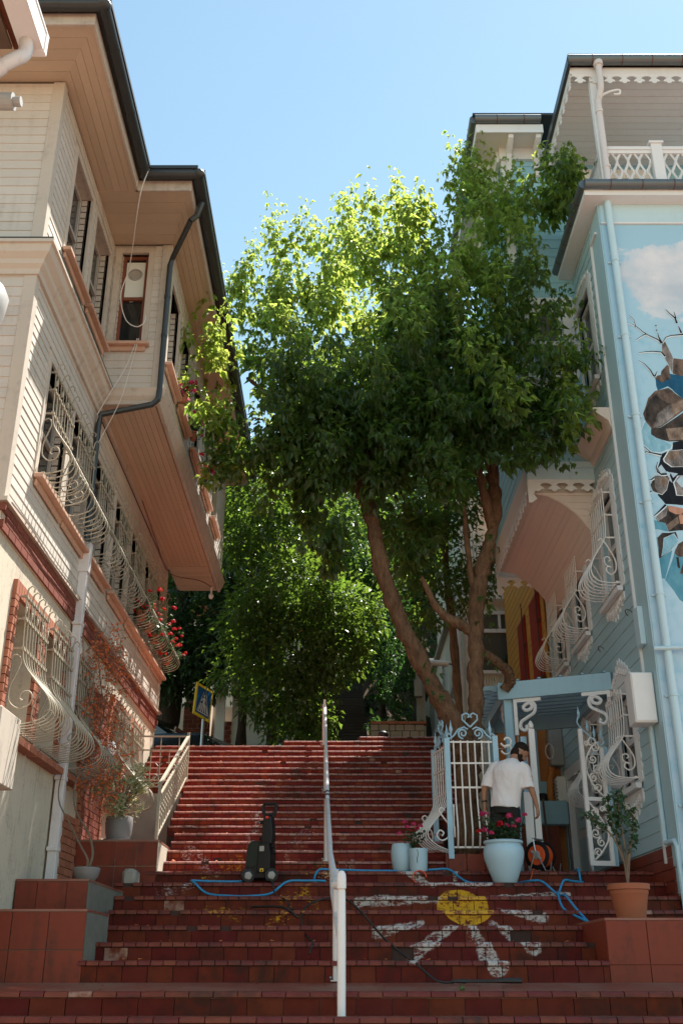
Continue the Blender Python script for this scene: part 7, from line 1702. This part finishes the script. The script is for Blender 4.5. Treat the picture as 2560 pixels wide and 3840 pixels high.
# wall lamp between the far base windows
b = MB(); b.ell((XL + .10, 14.38, 2.82), (.07, .07, .11), 10, 7); b.box(XL, XL + .07, 14.34, 14.42, 2.86, 2.92); b.build('wall_lamp', 'white_pvc', label='white oval wall lamp between the brick panel and the far grilles', cat='lamp', smooth=True)
# geraniums on the sills of the bay and in the grilles below
for i, (y, l) in enumerate(((13.18, 'terracotta pot of pink geraniums on the nearest bay window sill'), (14.36, 'pot of pink geraniums on the second bay window sill'), (15.74, 'pot of red pink geraniums on the third bay window sill'))):
    potted_geranium('flower_pot', l, (XB + .13, y, 7.66), .075, .13, .16, .34, 15, 9, ['petal_pink'] if i < 2 else ['petal_red', 'petal_pink'], 'terracotta', .05, 'geranium pots on the bay sills', .25, (.06, -.02, -.02), .036)
for i, (y, l) in enumerate(((15.1, 'red geraniums hanging out of the fifth grille of the cream house'), (15.7, 'red geraniums at the far side of the fifth grille'), (16.3, 'red geraniums in the sixth grille of the cream house'), (16.8, 'red geraniums at the far side of the sixth grille'), (17.6, 'red geraniums hanging from the last grille of the cream house'))):
    potted_geranium('flower_pot', l, (XL + .22, y, 4.92), .085, .14, .25, .55, 16, 9, 'petal_red', 'terracotta', .045, 'geranium pots in the lower grilles', .45, (.16, 0, -.06), .045)
# small broken bits on the landing
b = MB(); b.tube([(1.0, 9.55, -.14), (1.03, 9.56, -.13)], .02, 6); b.build('pebble', 'leaf_pot', label='small green fruit lying on the landing edge', cat='fruit')
q = Leaves()
for _ in range(60): q.leaf(Vector((-3.9 + U(0, .5), U(9.5, 9.75), -.15)), (rvec() + Vector((0, 0, 1.2))).normalized(), rvec(), U(.04, .09), .012)
q.b.build('grass_tuft', 'leaf_pot', label='small tuft of grass growing in the joint at the left of the landing', cat='grass', kind='stuff')
# ------------------------------------------------------------------ the man at the gate
def remesh(mb, name, mat, vox, parent, base, smooth_it=2, wrinkle=None, label=None, cat=None):
    me = mb.mesh('tmp', mat); o = bpy.data.objects.new('tmp', me); COL.objects.link(o)
    m = o.modifiers.new('r', 'REMESH'); m.mode = 'VOXEL'; m.voxel_size = vox
    if smooth_it: s = o.modifiers.new('s', 'SMOOTH'); s.factor = .5; s.iterations = smooth_it
    dg = bpy.context.evaluated_depsgraph_get(); dg.update()
    new = bpy.data.meshes.new_from_object(o.evaluated_get(dg)); new.name = name
    bpy.data.objects.remove(o); bpy.data.meshes.remove(me)
    if wrinkle:
        for v in new.vertices: v.co += v.normal * wrinkle(v.co)
    new.polygons.foreach_set('use_smooth', [True] * len(new.polygons))
    if not new.materials: new.materials.append(M[mat])
    o = bpy.data.objects.new(name, new); link(o, parent, base); return props(o, label, cat)
def loft(b, secs, n=18):
    """secs: (x, y, z, rx, ry) rings"""
    vs = []; fs = []
    for x, y, z, rx, ry in secs:
        for k_ in range(n): a = 2 * math.pi * k_ / n; vs.append((x + rx * math.cos(a), y + ry * math.sin(a), z))
    K = len(secs)
    for i in range(K - 1):
        for k_ in range(n): k2 = (k_ + 1) % n; fs.append((i * n + k_, i * n + k2, (i + 1) * n + k2, (i + 1) * n + k_))
    fs += [tuple(range(n - 1, -1, -1)), tuple(range((K - 1) * n, K * n))]; b.add(vs, fs)
PM = T(2.0, 13.5, 1.122) @ RZ(-22) @ RX(-6) @ RY(5) @ Matrix.Scale(.97, 4)
HM = T(.135, .10, 1.575) @ RZ(-58) @ RX(-34) @ Matrix.Scale(1.14, 4)              # the head, bowed and turned to the right
def hp(x, y, z): return HM @ Vector((x, y, z))
b = MB()
def hell(c, r): 
    q = MB(); q.ell((0, 0, 0), r, 14, 9); b.add([HM @ (Vector(v) + Vector(c)) for v in q.v], q.f)
hell((0, -.005, .035), (.076, .095, .098)); hell((0, .025, -.045), (.062, .068, .075)); hell((0, .05, -.085), (.04, .04, .03))
hell((0, .098, -.015), (.013, .018, .022)); hell((0, .088, .01), (.012, .012, .03)); hell((.074, -.005, -.01), (.012, .022, .034)); hell((-.074, -.005, -.01), (.012, .022, .034)); hell((0, .088, -.055), (.025, .010, .010)); hell((.03, .078, .028), (.022, .012, .008)); hell((-.03, .078, .028), (.022, .012, .008))
b.tube([(.035, -.01, 1.36), (.07, .02, 1.43), hp(0, -.02, -.05)], [.07, .064, .062], 14)
loft(b, [(0, 0, .86, .14, .10), (.005, -.005, 1.0, .145, .10), (.015, -.015, 1.2, .155, .10), (.03, -.02, 1.34, .15, .085), (.035, 0, 1.41, .12, .07), (.045, .01, 1.44, .06, .05)])
def arm(pts, rad):
    P = catmull(pts, 5); N = len(P); rr = [rad[min(int(i / (N - 1) * (len(rad) - 1)), len(rad) - 2)] + (rad[min(int(i / (N - 1) * (len(rad) - 1)), len(rad) - 2) + 1] - rad[min(int(i / (N - 1) * (len(rad) - 1)), len(rad) - 2)]) * (i / (N - 1) * (len(rad) - 1) - min(int(i / (N - 1) * (len(rad) - 1)), len(rad) - 2)) for i in range(N)]
    b.tube(P, rr, 12)
def hand(wr, d, side, inward):
    """palm, four bent fingers and a thumb; d = along the hand, side = across towards the thumb, inward = palm side"""
    d = Vector(d).normalized(); s = Vector(side); s = (s - d * s.dot(d)).normalized(); w = Vector(inward); w = (w - d * w.dot(d) - s * w.dot(s)).normalized(); wr = Vector(wr)
    for k_ in range(-1, 2): b.tube([wr - d * .01, wr + d * .045 + s * .020 * k_, wr + d * .092 + s * .027 * k_], [.022, .021, .017], 8)
    for f, (o, L) in enumerate(((.032, .068), (.011, .078), (-.010, .073), (-.030, .058))):
        p = wr + d * .088 + s * o; p1 = p + (d * .9 + w * .35).normalized() * L * .45; p2 = p1 + (d * .55 + w * .8).normalized() * L * .32; p3 = p2 + (d * .1 + w * .95).normalized() * L * .25
        b.tube([p, p1, p2, p3], [.0105, .0098, .009, .0075], 7)
    p = wr + d * .025 + s * .026; b.tube([p, p + (s * .7 + d * .6 + w * .3) * .035, p + (s * .55 + d * 1.2 + w * .7) * .05], [.014, .012, .009], 7)
arm([(.21, .0, 1.385), (.29, .0, 1.25), (.325, .02, 1.10), (.365, .06, .98), (.40, .10, .86)], [.055, .052, .046, .044, .040, .030, .027])
hand((.402, .105, .855), (.12, .12, -1), (0, 1, .15), (-1, .1, 0))
arm([(-.16, .0, 1.385), (-.25, .01, 1.25), (-.29, .01, 1.10), (-.30, .02, .98), (-.29, .03, .86)], [.055, .052, .046, .044, .040, .030, .027])
hand((-.288, .035, .855), (.06, .1, -1), (0, 1, .15), (1, .1, 0))
for s in (-1, 1):
    b.tube([(s * .085, .0, .92), (s * .10, .01, .70), (s * .105, .015, .48), (s * .11, -.01, .30), (s * .115, -.02, .08)], [.09, .075, .055, .05, .037], 12)
    b.tube([(s * .115, -.04, .035), (s * .12, .06, .03), (s * .13, .17, .022)], [.036, .038, .026], 10)
man = remesh(b, 'person', 'skin', .0075, None, PM, 2, None, 'man in white t-shirt and dark shorts at the gate, back turned, looking down right', 'person')
WM[man.name] = PM
b = MB()
loft(b, [(0, .0, .80, .198, .150), (0, .0, .86, .198, .150), (.005, -.005, 1.0, .192, .145), (.015, -.02, 1.15, .20, .145), (.025, -.03, 1.27, .215, .142), (.035, -.025, 1.36, .205, .125), (.045, -.01, 1.415, .155, .10), (.06, .012, 1.45, .090, .08), (.068, .018, 1.466, .076, .07)], 24)
for s in (-1, 1): b.tube([(.035 + s * .13, -.005, 1.375 + s * .0), (.03 + s * .20, -.003, 1.33), (.02 + s * .250, .004, 1.21), (.015 + s * .272, .014, 1.08)], [.085, .086, .086, .092], 14)
def wr(co): 
    f = noise.noise(Vector((co.x * 7, co.y * 7, co.z * 4))) * .014 + noise.noise(Vector((co.x * 16 + co.z * 9, co.y * 12, co.z * 7 - co.x * 8))) * .007
    return f * (1.25 if co.z < 1.25 else .8)
remesh(b, 't_shirt', 'shirt', .011, man, PM, 2, wr)
b = MB()
loft(b, [(0, .0, .72, .175, .13), (0, 0, .80, .180, .135), (0, .0, .92, .172, .125), (0, 0, .97, .165, .12)], 20)
for s in (-1, 1): b.tube([(s * .09, .0, .84), (s * .105, .01, .66), (s * .115, .012, .50), (s * .118, .008, .42)], [.105, .10, .092, .09], 14)
remesh(b, 'shorts', 'trouser', .011, man, PM, 2, lambda co: noise.noise(Vector((co.x * 12, co.y * 10, co.z * 9))) * .008)
b = MB()
hell((0, -.012, .052), (.079, .095, .090)); hell((0, -.036, -.018), (.069, .066, .082))
remesh(b, 'hair', 'hair', .009, man, PM, 1)
b = MB(); hell((0, .045, -.075), (.060, .060, .055)); hell((.052, .02, -.05), (.018, .035, .045)); hell((-.052, .02, -.05), (.018, .035, .045))
remesh(b, 'beard', 'hair', .009, man, PM, 1)
b = MB(); b.tube([(-.292, .03, .885), (-.296, .028, .905)], .036, 12); b.build('wristwatch', 'black_plastic', man, base=PM)
for s in (-1, 1):
    b = MB(); b.tube([(s * .115, -.07, .035), (s * .118, .03, .035), (s * .13, .19, .028)], [.044, .047, .036], 10); b.build('shoe', 'black_plastic', man, base=PM, smooth='all')
